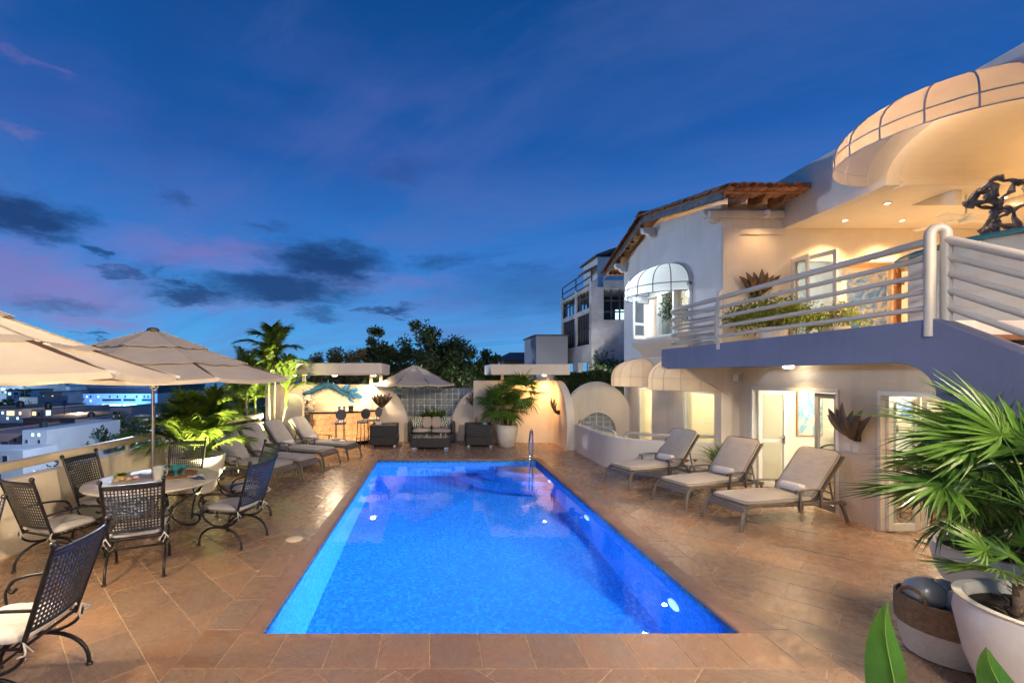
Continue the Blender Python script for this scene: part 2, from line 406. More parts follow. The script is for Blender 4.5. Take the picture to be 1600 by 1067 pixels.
def onyx():
    m = M('onyx', (.75, .45, .2), .4, var=.3, vs=6, bump=.1, emit=(1, .50, .17), es=1.0)
    n, l = m.node_tree.nodes, m.node_tree.links; b = n['Principled BSDF']
    t = n.new('ShaderNodeTexNoise'); t.inputs['Scale'].default_value = 5; t.inputs['Detail'].default_value = 6
    r = n.new('ShaderNodeMapRange'); r.inputs[1].default_value = .3; r.inputs[2].default_value = .75; r.inputs[3].default_value = .2; r.inputs[4].default_value = 1.5
    l.new(t.outputs['Fac'], r.inputs[0]); l.new(r.outputs[0], b.inputs['Emission Strength'])
onyx()
def tile_mat():
    """brown quarried stone: tone per slab, grey-brown clouds, pale veins and streaks, half-polished"""
    m = bpy.data.materials.new('deck_stone'); m.use_nodes = True; MATS['deck_stone'] = m
    n, l = m.node_tree.nodes, m.node_tree.links; b = n['Principled BSDF']
    ge = n.new('ShaderNodeNewGeometry'); oi = n.new('ShaderNodeObjectInfo')
    ad = n.new('ShaderNodeMath'); ad.operation = 'ADD'; l.new(ge.outputs['Random Per Island'], ad.inputs[0]); l.new(oi.outputs['Random'], ad.inputs[1])
    fr = n.new('ShaderNodeMath'); fr.operation = 'FRACT'; l.new(ad.outputs[0], fr.inputs[0])
    rp = n.new('ShaderNodeValToRGB'); l.new(fr.outputs[0], rp.inputs[0]); c = rp.color_ramp
    st = [(0, (.230, .128, .076)), (.2, (.31, .188, .116)), (.4, (.250, .162, .110)), (.6, (.335, .200, .120)), (.8, (.225, .160, .118)), (1, (.28, .160, .094))]
    while len(c.elements) < len(st): c.elements.new(.5)
    for e, (p, q) in zip(c.elements, st): e.position = p; e.color = (*q, 1)
    # texture space: world position turned by the slab's random number, so no pattern runs on across a joint
    ps = n.new('ShaderNodeVectorRotate'); ps.rotation_type = 'Z_AXIS'; l.new(ge.outputs['Position'], ps.inputs['Vector'])
    an = n.new('ShaderNodeMath'); an.operation = 'MULTIPLY'; l.new(fr.outputs[0], an.inputs[0]); an.inputs[1].default_value = 9.0; l.new(an.outputs[0], ps.inputs['Angle'])
    def noise(sc, stretch, det=6, dist=0.0):
        mp = n.new('ShaderNodeVectorMath'); mp.operation = 'MULTIPLY'; mp.inputs[1].default_value = stretch; l.new(ps.outputs[0], mp.inputs[0])
        t = n.new('ShaderNodeTexNoise'); t.inputs['Scale'].default_value = sc; t.inputs['Detail'].default_value = det; t.inputs['Roughness'].default_value = .65; t.inputs['Distortion'].default_value = dist
        l.new(mp.outputs[0], t.inputs['Vector']); return t.outputs['Fac']
    def rng(x, a, b_, c_=0, d=1):
        r = n.new('ShaderNodeMapRange'); l.new(x, r.inputs[0]); r.inputs[1].default_value = a; r.inputs[2].default_value = b_; r.inputs[3].default_value = c_; r.inputs[4].default_value = d; return r.outputs[0]
    def mix(f, a, col):
        x = n.new('ShaderNodeMix'); x.data_type = 'RGBA'; l.new(f, x.inputs[0]); l.new(a, x.inputs[6]); x.inputs[7].default_value = (*col, 1); return x.outputs[2]
    col = rp.outputs[0]
    col = mix(rng(noise(2.4, (1, 1, 1), 7), .44, .72, 0, .65), col, (.235, .185, .150))
    col = mix(rng(noise(5, (1, 5, 1), 8, 1.2), .58, .76, 0, .38), col, (.17, .085, .05))
    col = mix(rng(noise(3.2, (1, 7, 1), 9, 2.0), .60, .70, 0, .5), col, (.46, .31, .20))
    col = mix(rng(noise(38, (1, 1, 1), 3), .62, .74, 0, .35), col, (.11, .06, .04))
    l.new(col, b.inputs['Base Color'])
    l.new(rng(noise(6, (1, 2, 1), 5), .3, .7, .13, .42), b.inputs['Roughness'])
    bp = n.new('ShaderNodeBump'); bp.inputs['Strength'].default_value = .28; bp.inputs['Distance'].default_value = .01
    l.new(noise(9, (1, 3, 1), 8, 1.0), bp.inputs['Height']); l.new(bp.outputs[0], b.inputs['Normal'])
tile_mat()
def mosaic_mat():
    m = bpy.data.materials.new('pool_mosaic'); m.use_nodes = True; MATS['pool_mosaic'] = m
    n, l = m.node_tree.nodes, m.node_tree.links; b = n['Principled BSDF']
    g = n.new('ShaderNodeNewGeometry')
    # which two axes run in the wall: pick by normal
    sx = n.new('ShaderNodeSeparateXYZ'); l.new(g.outputs['Position'], sx.inputs[0])
    sn = n.new('ShaderNodeSeparateXYZ'); l.new(g.outputs['Normal'], sn.inputs[0])
    def mth(op, a, b_):
        x = n.new('ShaderNodeMath'); x.operation = op
        for i, q in enumerate((a, b_)):
            if isinstance(q, (int, float)): x.inputs[i].default_value = q
            else: l.new(q, x.inputs[i])
        return x.outputs[0]
    nx = mth('GREATER_THAN', mth('ABSOLUTE', sn.outputs[0], 0), .5); nzz = mth('GREATER_THAN', mth('ABSOLUTE', sn.outputs[2], 0), .5)
    u = mth('ADD', mth('MULTIPLY', sx.outputs[0], mth('SUBTRACT', 1, nx)), mth('MULTIPLY', sx.outputs[1], nx))
    v = mth('ADD', mth('MULTIPLY', sx.outputs[2], mth('SUBTRACT', 1, nzz)), mth('MULTIPLY', sx.outputs[1], nzz))
    T = 1 / .036
    cu, cv = mth('MULTIPLY', u, T), mth('MULTIPLY', v, T)
    cx = n.new('ShaderNodeCombineXYZ'); l.new(mth('FLOOR', cu, 0), cx.inputs[0]); l.new(mth('FLOOR', cv, 0), cx.inputs[1])
    wnz = n.new('ShaderNodeTexWhiteNoise'); wnz.noise_dimensions = '2D'; l.new(cx.outputs[0], wnz.inputs['Vector'])
    rp = n.new('ShaderNodeValToRGB'); l.new(wnz.outputs['Value'], rp.inputs[0]); c = rp.color_ramp
    st = [(0, (.005, .12, .55)), (.4, (.009, .19, .68)), (.75, (.018, .27, .78)), (1, (.050, .40, .90))]
    while len(c.elements) < len(st): c.elements.new(.5)
    for e, (p, q) in zip(c.elements, st): e.position = p; e.color = (*q, 1)
    fu, fv = mth('FRACT', cu, 0), mth('FRACT', cv, 0)
    edge = mth('MAXIMUM', mth('MULTIPLY', mth('ABSOLUTE', mth('SUBTRACT', fu, .5), 0), 2), mth('MULTIPLY', mth('ABSOLUTE', mth('SUBTRACT', fv, .5), 0), 2))
    gm = mth('GREATER_THAN', edge, .9)
    x = n.new('ShaderNodeMix'); x.data_type = 'RGBA'; l.new(gm, x.inputs[0]); l.new(rp.outputs[0], x.inputs[6]); x.inputs[7].default_value = (.03, .20, .60, 1)
    l.new(x.outputs[2], b.inputs['Base Color']); b.inputs['Roughness'].default_value = .6
mosaic_mat()
def water_mat(name, scale, strength, rough=0.0, tint=(.86, .96, 1)):
    m = bpy.data.materials.new(name); m.use_nodes = True; MATS[name] = m
    n, l = m.node_tree.nodes, m.node_tree.links; b = n['Principled BSDF']
    b.inputs['Base Color'].default_value = (*tint, 1); b.inputs['Transmission Weight'].default_value = 1; b.inputs['IOR'].default_value = 1.33; b.inputs['Roughness'].default_value = rough
    t = n.new('ShaderNodeTexNoise'); t.inputs['Scale'].default_value = scale; t.inputs['Detail'].default_value = 3
    g = n.new('ShaderNodeNewGeometry'); l.new(g.outputs['Position'], t.inputs['Vector'])
    bp = n.new('ShaderNodeBump'); bp.inputs['Strength'].default_value = strength; bp.inputs['Distance'].default_value = .02
    l.new(t.outputs['Fac'], bp.inputs['Height']); l.new(bp.outputs[0], b.inputs['Normal'])
water_mat('pool_water', 3.2, .10)
def sea_mat():
    m = M('sea', (.010, .028, .055), .22, var=.3, vs=.01, bump=.6, bs=.06)
sea_mat()
def glassblock_mat():
    m = M('glass_block', (.36, .44, .50), .12, var=.4, vs=9, bump=.35, bs=16, trans=.35, coat=.5, island=.5)
glassblock_mat()
# ================================================================== DECK AND POOL
PX0, PX1, PY0, PY1 = -1.47, 2.57, 3.80, 11.67         # inner edge of the coping
BX0, BX1, BY0, BY1 = -1.94, 3.00, 3.34, 12.06         # outer edge of the axis-aligned border
DX0, DX1, DY0, DY1 = -5.02, 6.15, .9, 15.9
deck = struct(MB().b2(DX0 - .6, PX0 - .005, DY0 - 1.6, DY1, -.25, -.004).b2(PX1 + .005, DX1 + .02, DY0 - 1.6, DY1, -.25, -.004)
              .b2(PX0 - .005, PX1 + .005, DY0 - 1.6, PY0 - .005, -.25, -.004).b2(PX0 - .005, PX1 + .005, PY1 + .005, DY1, -.25, -.004).build('pool_deck', 'grout', smooth=False))
def clip(poly, x0, x1, y0, y1):
    for ax, lim, sg in ((0, x0, 1), (0, x1, -1), (1, y0, 1), (1, y1, -1)):
        o = []
        for i in range(len(poly)):
            a, b = poly[i - 1], poly[i]; da, db = sg * (a[ax] - lim), sg * (b[ax] - lim)
            if (da >= 0) != (db >= 0):
                t = da / (da - db); o.append((a[0] + (b[0] - a[0]) * t, a[1] + (b[1] - a[1]) * t))
            if db >= 0: o.append(b)
        poly = o
        if not poly: return []
    return poly
def area(p): return abs(sum(p[i - 1][0] * p[i][1] - p[i][0] * p[i - 1][1] for i in range(len(p)))) / 2
def slab_geo(mb, poly, gap=.003, ch=.004, top=0.0, th=.012):
    """one stone: shrunk by the joint, chamfered top edge"""
    cx = sum(p[0] for p in poly) / len(poly); cy = sum(p[1] for p in poly) / len(poly)
    k = len(poly)
    def inset(d):
        o = []
        for i in range(k):
            p, q, r = Vector(poly[i - 1]), Vector(poly[i]), Vector(poly[(i + 1) % k])
            e1, e2 = (q - p), (r - q)
            if e1.length < 1e-5 or e2.length < 1e-5: o.append(tuple(q)); continue
            e1.normalize(); e2.normalize(); n1, n2 = Vector((-e1.y, e1.x)), Vector((-e2.y, e2.x))
            bs = n1 + n2
            if bs.length < 1e-4: o.append(tuple(q)); continue
            bs.normalize(); o.append(tuple(q + bs * min(d / max(bs.dot(n1), .3), .05)))
        return o
    if sum(poly[i - 1][0] * poly[i][1] - poly[i][0] * poly[i - 1][1] for i in range(k)) < 0: poly = poly[::-1]
    A, B = inset(gap), inset(gap + ch)
    o = len(mb.v)
    mb.v += [(x, y, top - th) for x, y in A] + [(x, y, top - .0025) for x, y in A] + [(x, y, top) for x, y in B]
    for i in range(k):
        j = (i + 1) % k
        mb.f += [(o + i, o + j, o + k + j, o + k + i), (o + k + i, o + k + j, o + 2 * k + j, o + 2 * k + i)]
    mb.f.append(tuple(o + 2 * k + i for i in range(k)))
def dedupe(p):
    o = []
    for q in p:
        if not o or hypot(q[0] - o[-1][0], q[1] - o[-1][1]) > 1e-4: o.append(q)
    if len(o) > 1 and hypot(o[0][0] - o[-1][0], o[0][1] - o[-1][1]) < 1e-4: o.pop()
    return o
TW, TL = .42, .63
regs = [(DX0, BX0, DY0, DY1), (BX1, DX1, DY0, DY1), (BX0, BX1, DY0, BY0), (BX0, BX1, BY1, DY1)]
tiles = []
rt_ = random.Random(2); ux, uy = cos(-pi / 4), sin(-pi / 4)
for i in range(-40, 60):
    v0 = .045 + i * TW; off = rt_.uniform(0, TL)          # running bond: every course starts somewhere else
    for j in range(-40, 40):
        u0 = off + j * TL
        c4 = [(u0, v0), (u0 + TL, v0), (u0 + TL, v0 + TW), (u0, v0 + TW)]
        c4 = [(u * ux - v * uy, u * uy + v * ux) for u, v in c4]
        cx = sum(p[0] for p in c4) / 4; cy = sum(p[1] for p in c4) / 4
        if not (DX0 - 1 < cx < DX1 + 1 and DY0 - 1 < cy < DY1 + 1): continue
        for r in regs:
            q = dedupe(clip(c4, *r))
            if len(q) > 2 and area(q) > .002: tiles.append(q)
def shows(q):
    cx = sum(p[0] for p in q) / len(q); cy = sum(p[1] for p in q) / len(q)
    px = 680 + 711 * cx / cy; py = 586 + 1529 / cy
    return area(q) / cy ** 3 if -30 < px < 1630 and py < 1110 else -1
tiles.sort(key=shows, reverse=True)
rng = random.Random(5)
for q in tiles[:298]:
    m = MB(); slab_geo(m, q, top=rng.uniform(-.0012, .0012)); m.build('tile', 'deck_stone', deck, smooth=False)
m = MB()
for q in tiles[298:]: slab_geo(m, q, top=rng.uniform(-.001, .001))
stuff(m.build('tile', 'deck_stone', deck, smooth=False))
CW = .15
def strip(x0, x1, y0, y1, n, along, name='border_tile', mat='deck_stone'):
    for k in range(n):
        a, b = k / n, (k + 1) / n
        q = (x0 + (x1 - x0) * a, x0 + (x1 - x0) * b, y0, y1) if along == 'x' else (x0, x1, y0 + (y1 - y0) * a, y0 + (y1 - y0) * b)
        mm = MB(); slab_geo(mm, [(q[0], q[2]), (q[1], q[2]), (q[1], q[3]), (q[0], q[3])], top=rng.uniform(-.001, .001)); mm.build(name, mat, deck, smooth=False)
strip(BX0, PX0 - CW, BY0, BY1, 17, 'y'); strip(PX1 + CW, BX1, BY0, BY1, 17, 'y')
strip(PX0 - CW, PX1 + CW, BY0, PY0, 11, 'x'); strip(PX0 - CW, PX1 + CW, PY1 + CW, BY1, 11, 'x')
# pool shell, waterline band, steps
pool = MB()
for a in ((PX0 - .2, PX0, PY0 - .2, PY1 + .2), (PX1, PX1 + .2, PY0 - .2, PY1 + .2), (PX0, PX1, PY0 - .2, PY0), (PX0, PX1, PY1, PY1 + .2)): pool.b2(*a, -1.5, -.26)
pool.b2(PX0 - .2, PX1 + .2, PY0 - .2, PY1 + .2, -1.7, -1.5)
basin = struct(pool.build('pool_basin', 'pool_mosaic', smooth=False))
lin = MB()
for a in ((PX0 - .004, PX0, PY0, PY1), (PX1, PX1 + .004, PY0, PY1), (PX0, PX1, PY0 - .004, PY0), (PX0, PX1, PY1, PY1 + .004)): lin.b2(*a, -.262, -.03)
lin.build('waterline_band', 'pool_mosaic', basin, smooth=False)
def nose(x, y0, y1, sgn, axis, n, fixed=None):
    """bull-nosed coping stones; the nose hangs over the water by 2 cm"""
    for k in range(n):
        a, b = y0 + (y1 - y0) * k / n + .002, y0 + (y1 - y0) * (k + 1) / n - .002
        pr = [(-CW, -.012), (-CW, .004), (-.012, .004), (.008, -.002), (.019, -.014), (.019, -.03), (.004, -.045), (-.002, -.045), (-.002, -.012)]
        if axis == 'y':
            pl = [(x + sgn * u, w) for u, w in pr]; mm = MB().prism(pl, a, b, 'y')
        else:
            pl = [(x + sgn * u, w) for u, w in pr]; mm = MB().prism(pl, a, b, 'x')
        mm.build('coping_stone', 'coping', basin, smooth=True, angle=60)
nose(PX0, PY0, PY1, 1, 'y', 22); nose(PX1, PY0, PY1, -1, 'y', 22); nose(PY1, PX0 - CW, PX1 + CW, -1, 'x', 14)
for k, (r, z) in enumerate(((2.0, -1.2), (1.5, -.88), (1.0, -.55))):
    pts = [(PX1 - .002, PY1 - .002)] + [(PX1 - .002 - r * cos(t * pi / 24), PY1 - .002 - r * .85 * sin(t * pi / 24)) for t in range(13)]
    MB().prism(pts, -1.499 + k * .001, z, 'z').build('pool_step', 'pool_mosaic', basin, smooth=False)
w = MB().grid(lambda u, v: (PX0 + .0005 + (PX1 - PX0 - .001) * u, PY0 + .0005 + (PY1 - PY0 - .001) * v, -.10), 8, 16)
struct(w.build('pool_water', 'pool_water'))
for y in (4.9, 7.7, 10.2):
    for x, sg in ((PX1, -1),):
        mb = MB(); mb.lathe([(.001, .0), (.06, .0), (.10, .012), (.105, .03)], 20)
        for i, p in enumerate(mb.v): mb.v[i] = (x + sg * (.03 - p[2]), y + p[0], -.62 + p[1])
        mb.build('pool_light', 'pool_lens', basin)
    lamp('pool_lamp', 'SPOT', (PX1 - .10, y, -.62), 370, (.44, .80, 1.0), .02, (PX0, y - .3, -1.15), 160, .9)
for x in (-.75, .55, 1.85):  # added unseen lights in the near wall, to brighten the pool floor
    mb = MB(); mb.lathe([(.001, .0), (.10, .0), (.125, .012), (.13, .03)], 20)
    for i, p in enumerate(mb.v): mb.v[i] = (x + p[0], PY0 + .03 - p[2] * 0 - .03 + p[2] * .5, -.62 + p[1])
    mb.build('pool_light', 'pool_lens', basin)
    lamp('pool_lamp', 'SPOT', (x, PY0 + .08, -.62), 120, (.44, .80, 1.0), .02, (x - .2, PY0 + 5, -1.2), 165, .9)
MB().lathe([(.001, .006), (.10, .006), (.108, .002), (.112, -.004)], 28).build('drain_cover', 'cream_paint')
dc = bpy.data.objects['drain_cover']; dc.location = (-1.845, 5.97, .003)
tag(dc, 'round cream drain cover set in the tiles between the dining table and the pool', 'drain cover')
hr = thing('pool_handrail', 'bent chrome handrail at the far right corner of the pool', 'handrail')
MB().tube(bez([(2.60, 12.15, .0), (2.60, 12.15, .45), (2.56, 12.05, .70), (2.46, 11.75, .68), (2.30, 11.15, .40), (2.27, 10.95, .10), (2.27, 10.95, -.95)], 6), .024, 10).build('rail', 'chrome', hr)
for q in ((2.60, 12.15),): MB().lathe([(.06, .0), (.06, .012), (.03, .02)], 16, (q[0], q[1], .004)).build('flange', 'chrome', hr)
# ================================================================== PARAPET (left) with rail
pw = thing('parapet_wall', 'long low cream parapet wall with a thick rail along its top on the left', 'wall')
def path_left(n=40):
    o = []
    for i in range(n + 1):
        y = -1.0 + 13.4 * i / n
        x = -5.08 if y < 8.6 else -5.08 + .42 * ((y - 8.6) / 3.8) ** 1.6
        o.append((x, y))
    return o
pl = path_left()
mb = MB()
mb.prism(pl + [(x - .2, y) for x, y in pl[::-1]], -.9, .885, 'z'); mb.build('wall', 'stucco', pw, bevel=.012)
rp = MB()
ring = [(-.055, -.055), (.055, -.055), (.068, 0), (.055, .055), (-.055, .055), (-.068, 0)]
def sweep(mb, path, prof, z):
    o = len(mb.v); k = len(prof)
    for x, y in path:
        for u, w_ in prof: mb.v.append((x - .1 + u, y, z + w_))
    for i in range(len(path) - 1):
        for j in range(k): j2 = (j + 1) % k; mb.f.append((o + i * k + j, o + i * k + j2, o + (i + 1) * k + j2, o + (i + 1) * k + j))
    mb.f.append(tuple(range(o, o + k))); mb.f.append(tuple(range(o + len(mb.v) - o - k, len(mb.v)))[::-1])
for a, b in ((0, 29), (31, 40)):
    r = MB(); sweep(r, pl[a:b + 1], ring, 1.045); r.build('rail', 'cream_paint', pw, bevel=.02, seg=3)
for i in (2, 6, 10, 14, 18, 22, 26, 29, 31, 35, 40):
    x, y = pl[i]; MB().b2(x - .125, x - .075, y - .05 - .02, y - .02, .88, .995).build('rail_bracket', 'cream_paint', pw)
# ================================================================== TERRAIN, SEA
def sst(a, b, x): t = min(1, max(0, (x - a) / (b - a))); return t * t * (3 - 2 * t)
def ground_z(x, y):
    low = -5.0 - .018 * max(0, y - 20) if y < 420 else -12.2 - .02 * (y - 420)
    low = max(low, -40)
    high = -.35 + .03 * max(0, y - 18)
    if y > 60: high += (low - high) * sst(60, 260, y)
    t = sst(-9, -3.5, x - .02 * max(0, y - 16))
    z = low + (high - low) * t
    if y < 16.3 and x > -6.5: z = min(z, -2.2)
    if y < 17.0 and x > -6.5 and y >= 16.3: z = min(z, -2.2 + (y - 16.3) * 4)
    return z - .6 * sst(0, 1, 1 - abs(x + 6.5)) * 0
xs = [-700, -400, -250, -150, -100, -70, -50, -35, -25, -18, -14, -11, -9.5, -8, -7, -6.4, -5.8, -5, -4, -3, -1, 2, 5, 8, 12, 18, 26, 40, 70, 120, 250, 500]
ys = [-60, -30, -10, 0, 5, 10, 14, 16.2, 16.35, 16.7, 17.0, 18, 20, 23, 27, 32, 40, 50, 65, 85, 110, 150, 200, 260, 330, 400, 480]
m = MB(); m.v = [(x, y, ground_z(x, y)) for x in xs for y in ys]
ny = len(ys); m.f = [(i * ny + j, (i + 1) * ny + j, (i + 1) * ny + j + 1, i * ny + j + 1) for i in range(len(xs) - 1) for j in range(ny - 1)]
struct(m.build('hillside_ground', 'earth'))
struct(MB().grid(lambda u, v: ((u - .5) * 16000, -400 + v * 14000, -12.0), 2, 2).build('sea', 'sea', smooth=False))
# ================================================================== BACK WALLS AND BAR PAVILION
BY = 15.0
bw = thing('bar_back_wall', 'cream rear wall behind the bar with short posts under the flat roof', 'wall')
MB().b2(-5.6, -1.55, BY, BY + .2, -.4, 1.84).build('wall', 'stucco', bw, bevel=.01)
for x in (-4.35, -2.12, -1.80, -4.95): MB().b2(x - .05, x + .05, BY + .04, BY + .15, 1.84, 2.17).build('post', 'stucco', bw)
br = thing('bar_pavilion', 'flat cream roof slab over the bar on the left', 'canopy')
MB().b2(-5.3, -1.56, 13.2, 15.6, 2.172, 2.50).build('slab', 'stucco', br, bevel=.02)
MB().b2(-5.25, -1.6, 13.25, 15.55, 2.15, 2.17).build('soffit', 'ceiling_paint', br)
MB().lathe([(.001, 0), (.06, 0), (.075, .012), (.075, .03)], 18, (-1.95, 14.35, 2.118)).build('lamp_lens', 'lamp_disc', br)
lamp('bar_lamp', 'SPOT', (-1.95, 14.35, 2.10), 60, WARMW, .05, (-1.75, 14.9, .6), 150, .8)
for x in (-4.3, -3.1):
    MB().lathe([(.001, 0), (.05, 0), (.06, .012), (.06, .03)], 18, (x, 14.0, 2.118)).build('lamp_lens', 'lamp_disc', br)
    lamp('bar_lamp', 'SPOT', (x, 14.0, 2.10), 30, WARM, .05, (x, 14.7, .8), 140, .8)
MB().lathe([(.001, 0), (.05, 0), (.06, .012), (.06, .03)], 18, (-2.95, 13.4, 2.118)).build('lamp_lens', 'lamp_disc', br)  # this lens and its lamp are added to brighten the left-hand loungers
lamp('bar_lamp', 'SPOT', (-2.95, 13.4, 2.10), 65, WARMW, .05, (-2.95, 10.4, .3), 130, .8)
al = thing('arched_side_wall', 'cream wall stub with a rounded top at the left end of the bar', 'wall')
mb = MB(); mb.prism([(-4.75, -.3), (-4.05, -.3), (-4.05, 1.15)] + [(-4.40 + .35 * cos(t * pi / 20), 1.15 + .42 * sin(t * pi / 20)) for t in range(1, 20)] + [(-4.75, 1.15)], 13.9, 14.1, 'y'); mb.build('wall', 'stucco', al, bevel=.012)
# quarter-round screens, glass blocks
def quarter(xc, sgn, wdt, h, y, label):
    q = thing('quarter_round_wall', label, 'wall', group='quarter-round screen walls')
    pts = [(xc, -.2), (xc + sgn * wdt, -.2), (xc + sgn * wdt, .35)] + [(xc + sgn * wdt * cos(t * pi / 2 / 16), .35 + (h - .35) * sin(t * pi / 2 / 16)) for t in range(1, 17)]
    MB().prism(pts, y, y + .16, 'y').build('wall', 'stucco', q, bevel=.014)
    rim = MB(); rr = [(xc + sgn * (wdt + .012) * cos(t * pi / 2 / 16), .35 + (h + .012 - .35) * sin(t * pi / 2 / 16)) for t in range(17)]
    rim.tube([(a, y + .08, b) for a, b in rr], .018, 6); rim.build('rim', 'stucco_white', q)
quarter(-2.02, 1, 1.14, 1.86, 14.72, 'cream quarter-round screen wall beside the bar, curving down to the right')
quarter(1.80, -1, 1.28, 1.78, 14.85, 'cream quarter-round screen wall behind the white palm pot, curving down to the left')
gb = thing('glass_block_wall', 'grey glass block screen above a plain base behind the wicker sofa', 'wall')
MB().b2(-1.72, 1.40, 15.62, 15.80, -.3, .735).build('base_wall', 'stucco_pale', gb)
MB().b2(-1.72, 1.40, 15.66, 15.76, .735, 1.70).build('mortar', 'stucco_white', gb, smooth=False)
proto = None
for i in range(16):
    for j in range(5):
        if proto is None:
            b_ = MB().box((0, 0, 0), (.176, .15, .176)); proto = b_.build('glass_block', 'glass_block', gb, bevel=.018, seg=2); o = proto
        else:
            o = proto.copy(); COL.objects.link(o); o.parent = gb
        o.location = (-1.63 + i * .194, 15.71, .835 + j * .194)
# right pavilion
rw = thing('shower_wall', 'orange-lit plain rear wall under the flat roof on the right', 'wall')
MB().b2(1.22, 3.78, 14.5, 14.7, -.3, 1.98).build('wall', 'stucco', rw, bevel=.01)
for x in (2.15, 2.75, 3.62): MB().b2(x - .04, x + .04, 14.54, 14.64, 1.98, 2.155).build('post', 'stucco', rw)
MB().b2(1.26, 1.34, 14.40, 14.49, 0, .82).build('timber_post', 'wood_light', rw, bevel=.006)
rr_ = thing('shower_pavilion', 'flat cream roof slab over the orange-lit wall on the right', 'canopy')
MB().b2(1.66, 4.02, 13.55, 15.3, 2.155, 2.475).build('slab', 'stucco', rr_, bevel=.02)
MB().lathe([(.001, 0), (.05, 0), (.06, .012), (.06, .034)], 18, (3.35, 13.95, 2.12)).build('lamp_lens', 'lamp_disc', rr_)
lamp('pavilion_lamp', 'SPOT', (3.35, 13.85, 2.10), 64, (1, .48, .17), .06, (2.9, 14.5, .7), 150, .8)
sw = thing('curved_return_wall', 'cream side wall whose top sweeps down to the low parapet on the right', 'wall')
pts = [(14.52, -.3), (13.0, -.3), (13.0, .74)] + [(14.52 - 1.52 * cos(t * pi / 2 / 14), .74 + 1.24 * sin(t * pi / 2 / 14)) for t in range(1, 15)]
MB().prism(pts, 3.76, 3.98, 'x').build('wall', 'stucco', sw, bevel=.014)
# low curved parapet round the sunken court
cp = thing('curved_parapet', 'low white curved parapet wall behind the right-hand loungers with pipe rails', 'wall')
cpath = bez([(3.98, 13.0, 0), (3.96, 12.2, 0), (3.95, 11.3, 0), (4.0, 10.5, 0), (4.25, 9.95, 0), (4.7, 9.62, 0), (5.3, 9.45, 0), (5.95, 9.40, 0)], 6)
cpath = [(p[0], p[1]) for p in cpath]
def offset_path(path, d):
    o = []
    for i in range(len(path)):
        a, b = Vector(path[max(0, i - 1)]), Vector(path[min(len(path) - 1, i + 1)]); t = (b - a).normalized(); o.append((path[i][0] - t.y * d, path[i][1] + t.x * d))
    return o
co = offset_path(cpath, .18)
MB().prism(cpath + co[::-1], -.4, .755, 'z').build('wall', 'stucco_white', cp, bevel=.015)
cm = offset_path(cpath, .09)
def pipe_rail(seg, name='pipe_rail'):
    a, b = seg[0], seg[-1]
    pts = [(a[0], a[1], .75), (a[0], a[1], .82)] + [(x, y, .87) for x, y in seg[1:-1]] + [(b[0], b[1], .82), (b[0], b[1], .75)]
    MB().tube(pts, .035, 10).build(name, 'rail_paint', cp)
pipe_rail(cm[1:20]); pipe_rail(cm[22:])
aw = thing('round_gable_wall', 'cream half-round wall with a small arched grid window beyond the low parapet', 'wall')
n = 28
outer = [(4.84 + 1.04 * cos(pi * t / n), .70 + 1.22 * sin(pi * t / n)) for t in range(n + 1)]
inner = [(4.84 + .56 * cos(pi * t / n), .45 + .58 * sin(pi * t / n)) for t in range(n + 1)]
mb = MB()
for t in range(n):
    mb.prism([inner[t], inner[t + 1], outer[t + 1], outer[t]][::-1], 13.55, 13.75, 'y')
mb.b2(3.98, 4.28, 13.55, 13.75, -1.4, .70); mb.b2(5.40, 5.78, 13.55, 13.75, -1.4, .70); mb.b2(4.28, 5.40, 13.55, 13.75, -1.4, .45)
mb.build('wall', 'stucco', aw, smooth=False)
MB().tube([(x, 13.65, z) for x, z in [(4.84 + 1.05 * cos(pi * t / n), .70 + 1.23 * sin(pi * t / n)) for t in range(n + 1)]], .03, 6).build('coping_rim', 'stucco_white', aw)
win = MB().prism([(x, z) for x, z in inner], 13.68, 13.70, 'y').build('window', 'glass_block', aw)
for k in range(5): 
    x = 4.84 - .40 + k * .2; h = .58 * sqrt(max(0, 1 - ((x - 4.84) / .56) ** 2)); MB().b2(x - .011, x + .011, 13.64, 13.679, .45, .45 + h).build('muntin', 'stucco_white', win)
for k in range(3):
    z = .60 + k * .15; hw = .56 * sqrt(1 - ((z - .45) / .58) ** 2); MB().b2(4.84 - hw, 4.84 + hw, 13.635, 13.675, z - .011, z + .011).build('muntin', 'stucco_white', win)
court = struct(MB().b2(3.99, 6.3, 9.45, 13.5, -1.45, -1.3).build('court_floor', 'grout'))
# ================================================================== BAR
bar = thing('bar_counter', 'curved bar with backlit onyx courses and a black stone top', 'bar counter')
bc, R0 = (-3.72, 15.35), 2.02
def barp(r, a): return (bc[0] + r * cos(a), bc[1] + r * .86 * sin(a))
A0, A1 = radians(-88), radians(-18)
def arcslab(mb, r0, r1, z0, z1, a0=A0, a1=A1, n=22):
    p = [barp(r1, a0 + (a1 - a0) * t / n) for t in range(n + 1)] + [barp(r0, a1 + (a0 - a1) * t / n) for t in range(n + 1)]
    return mb.prism(p, z0, z1, 'z')
rb = random.Random(3)
for k in range(5):
    z0 = .10 + k * .178
    nn = 9
    for q in range(nn):
        a0 = A0 + (A1 - A0) * (q + (.5 if k % 2 else 0) - .25 * (k % 2)) / nn; a1 = A0 + (A1 - A0) * (q + 1 + (.5 if k % 2 else 0) - .25 * (k % 2)) / nn
        a0, a1 = max(A0, a0), min(A1, a1 - .004)
        arcslab(MB(), R0 - .10, R0 + rb.uniform(-.012, .012), z0 + .016, z0 + .165, a0, a1, 4).build('onyx_block', 'onyx', bar, bevel=.006)
arcslab(MB(), R0 - .22, R0 - .102, .0, 1.0).build('core', 'stucco', bar)
arcslab(MB(), R0 - .08, R0 - .03, .0, .10).build('plinth', 'black_stone', bar)
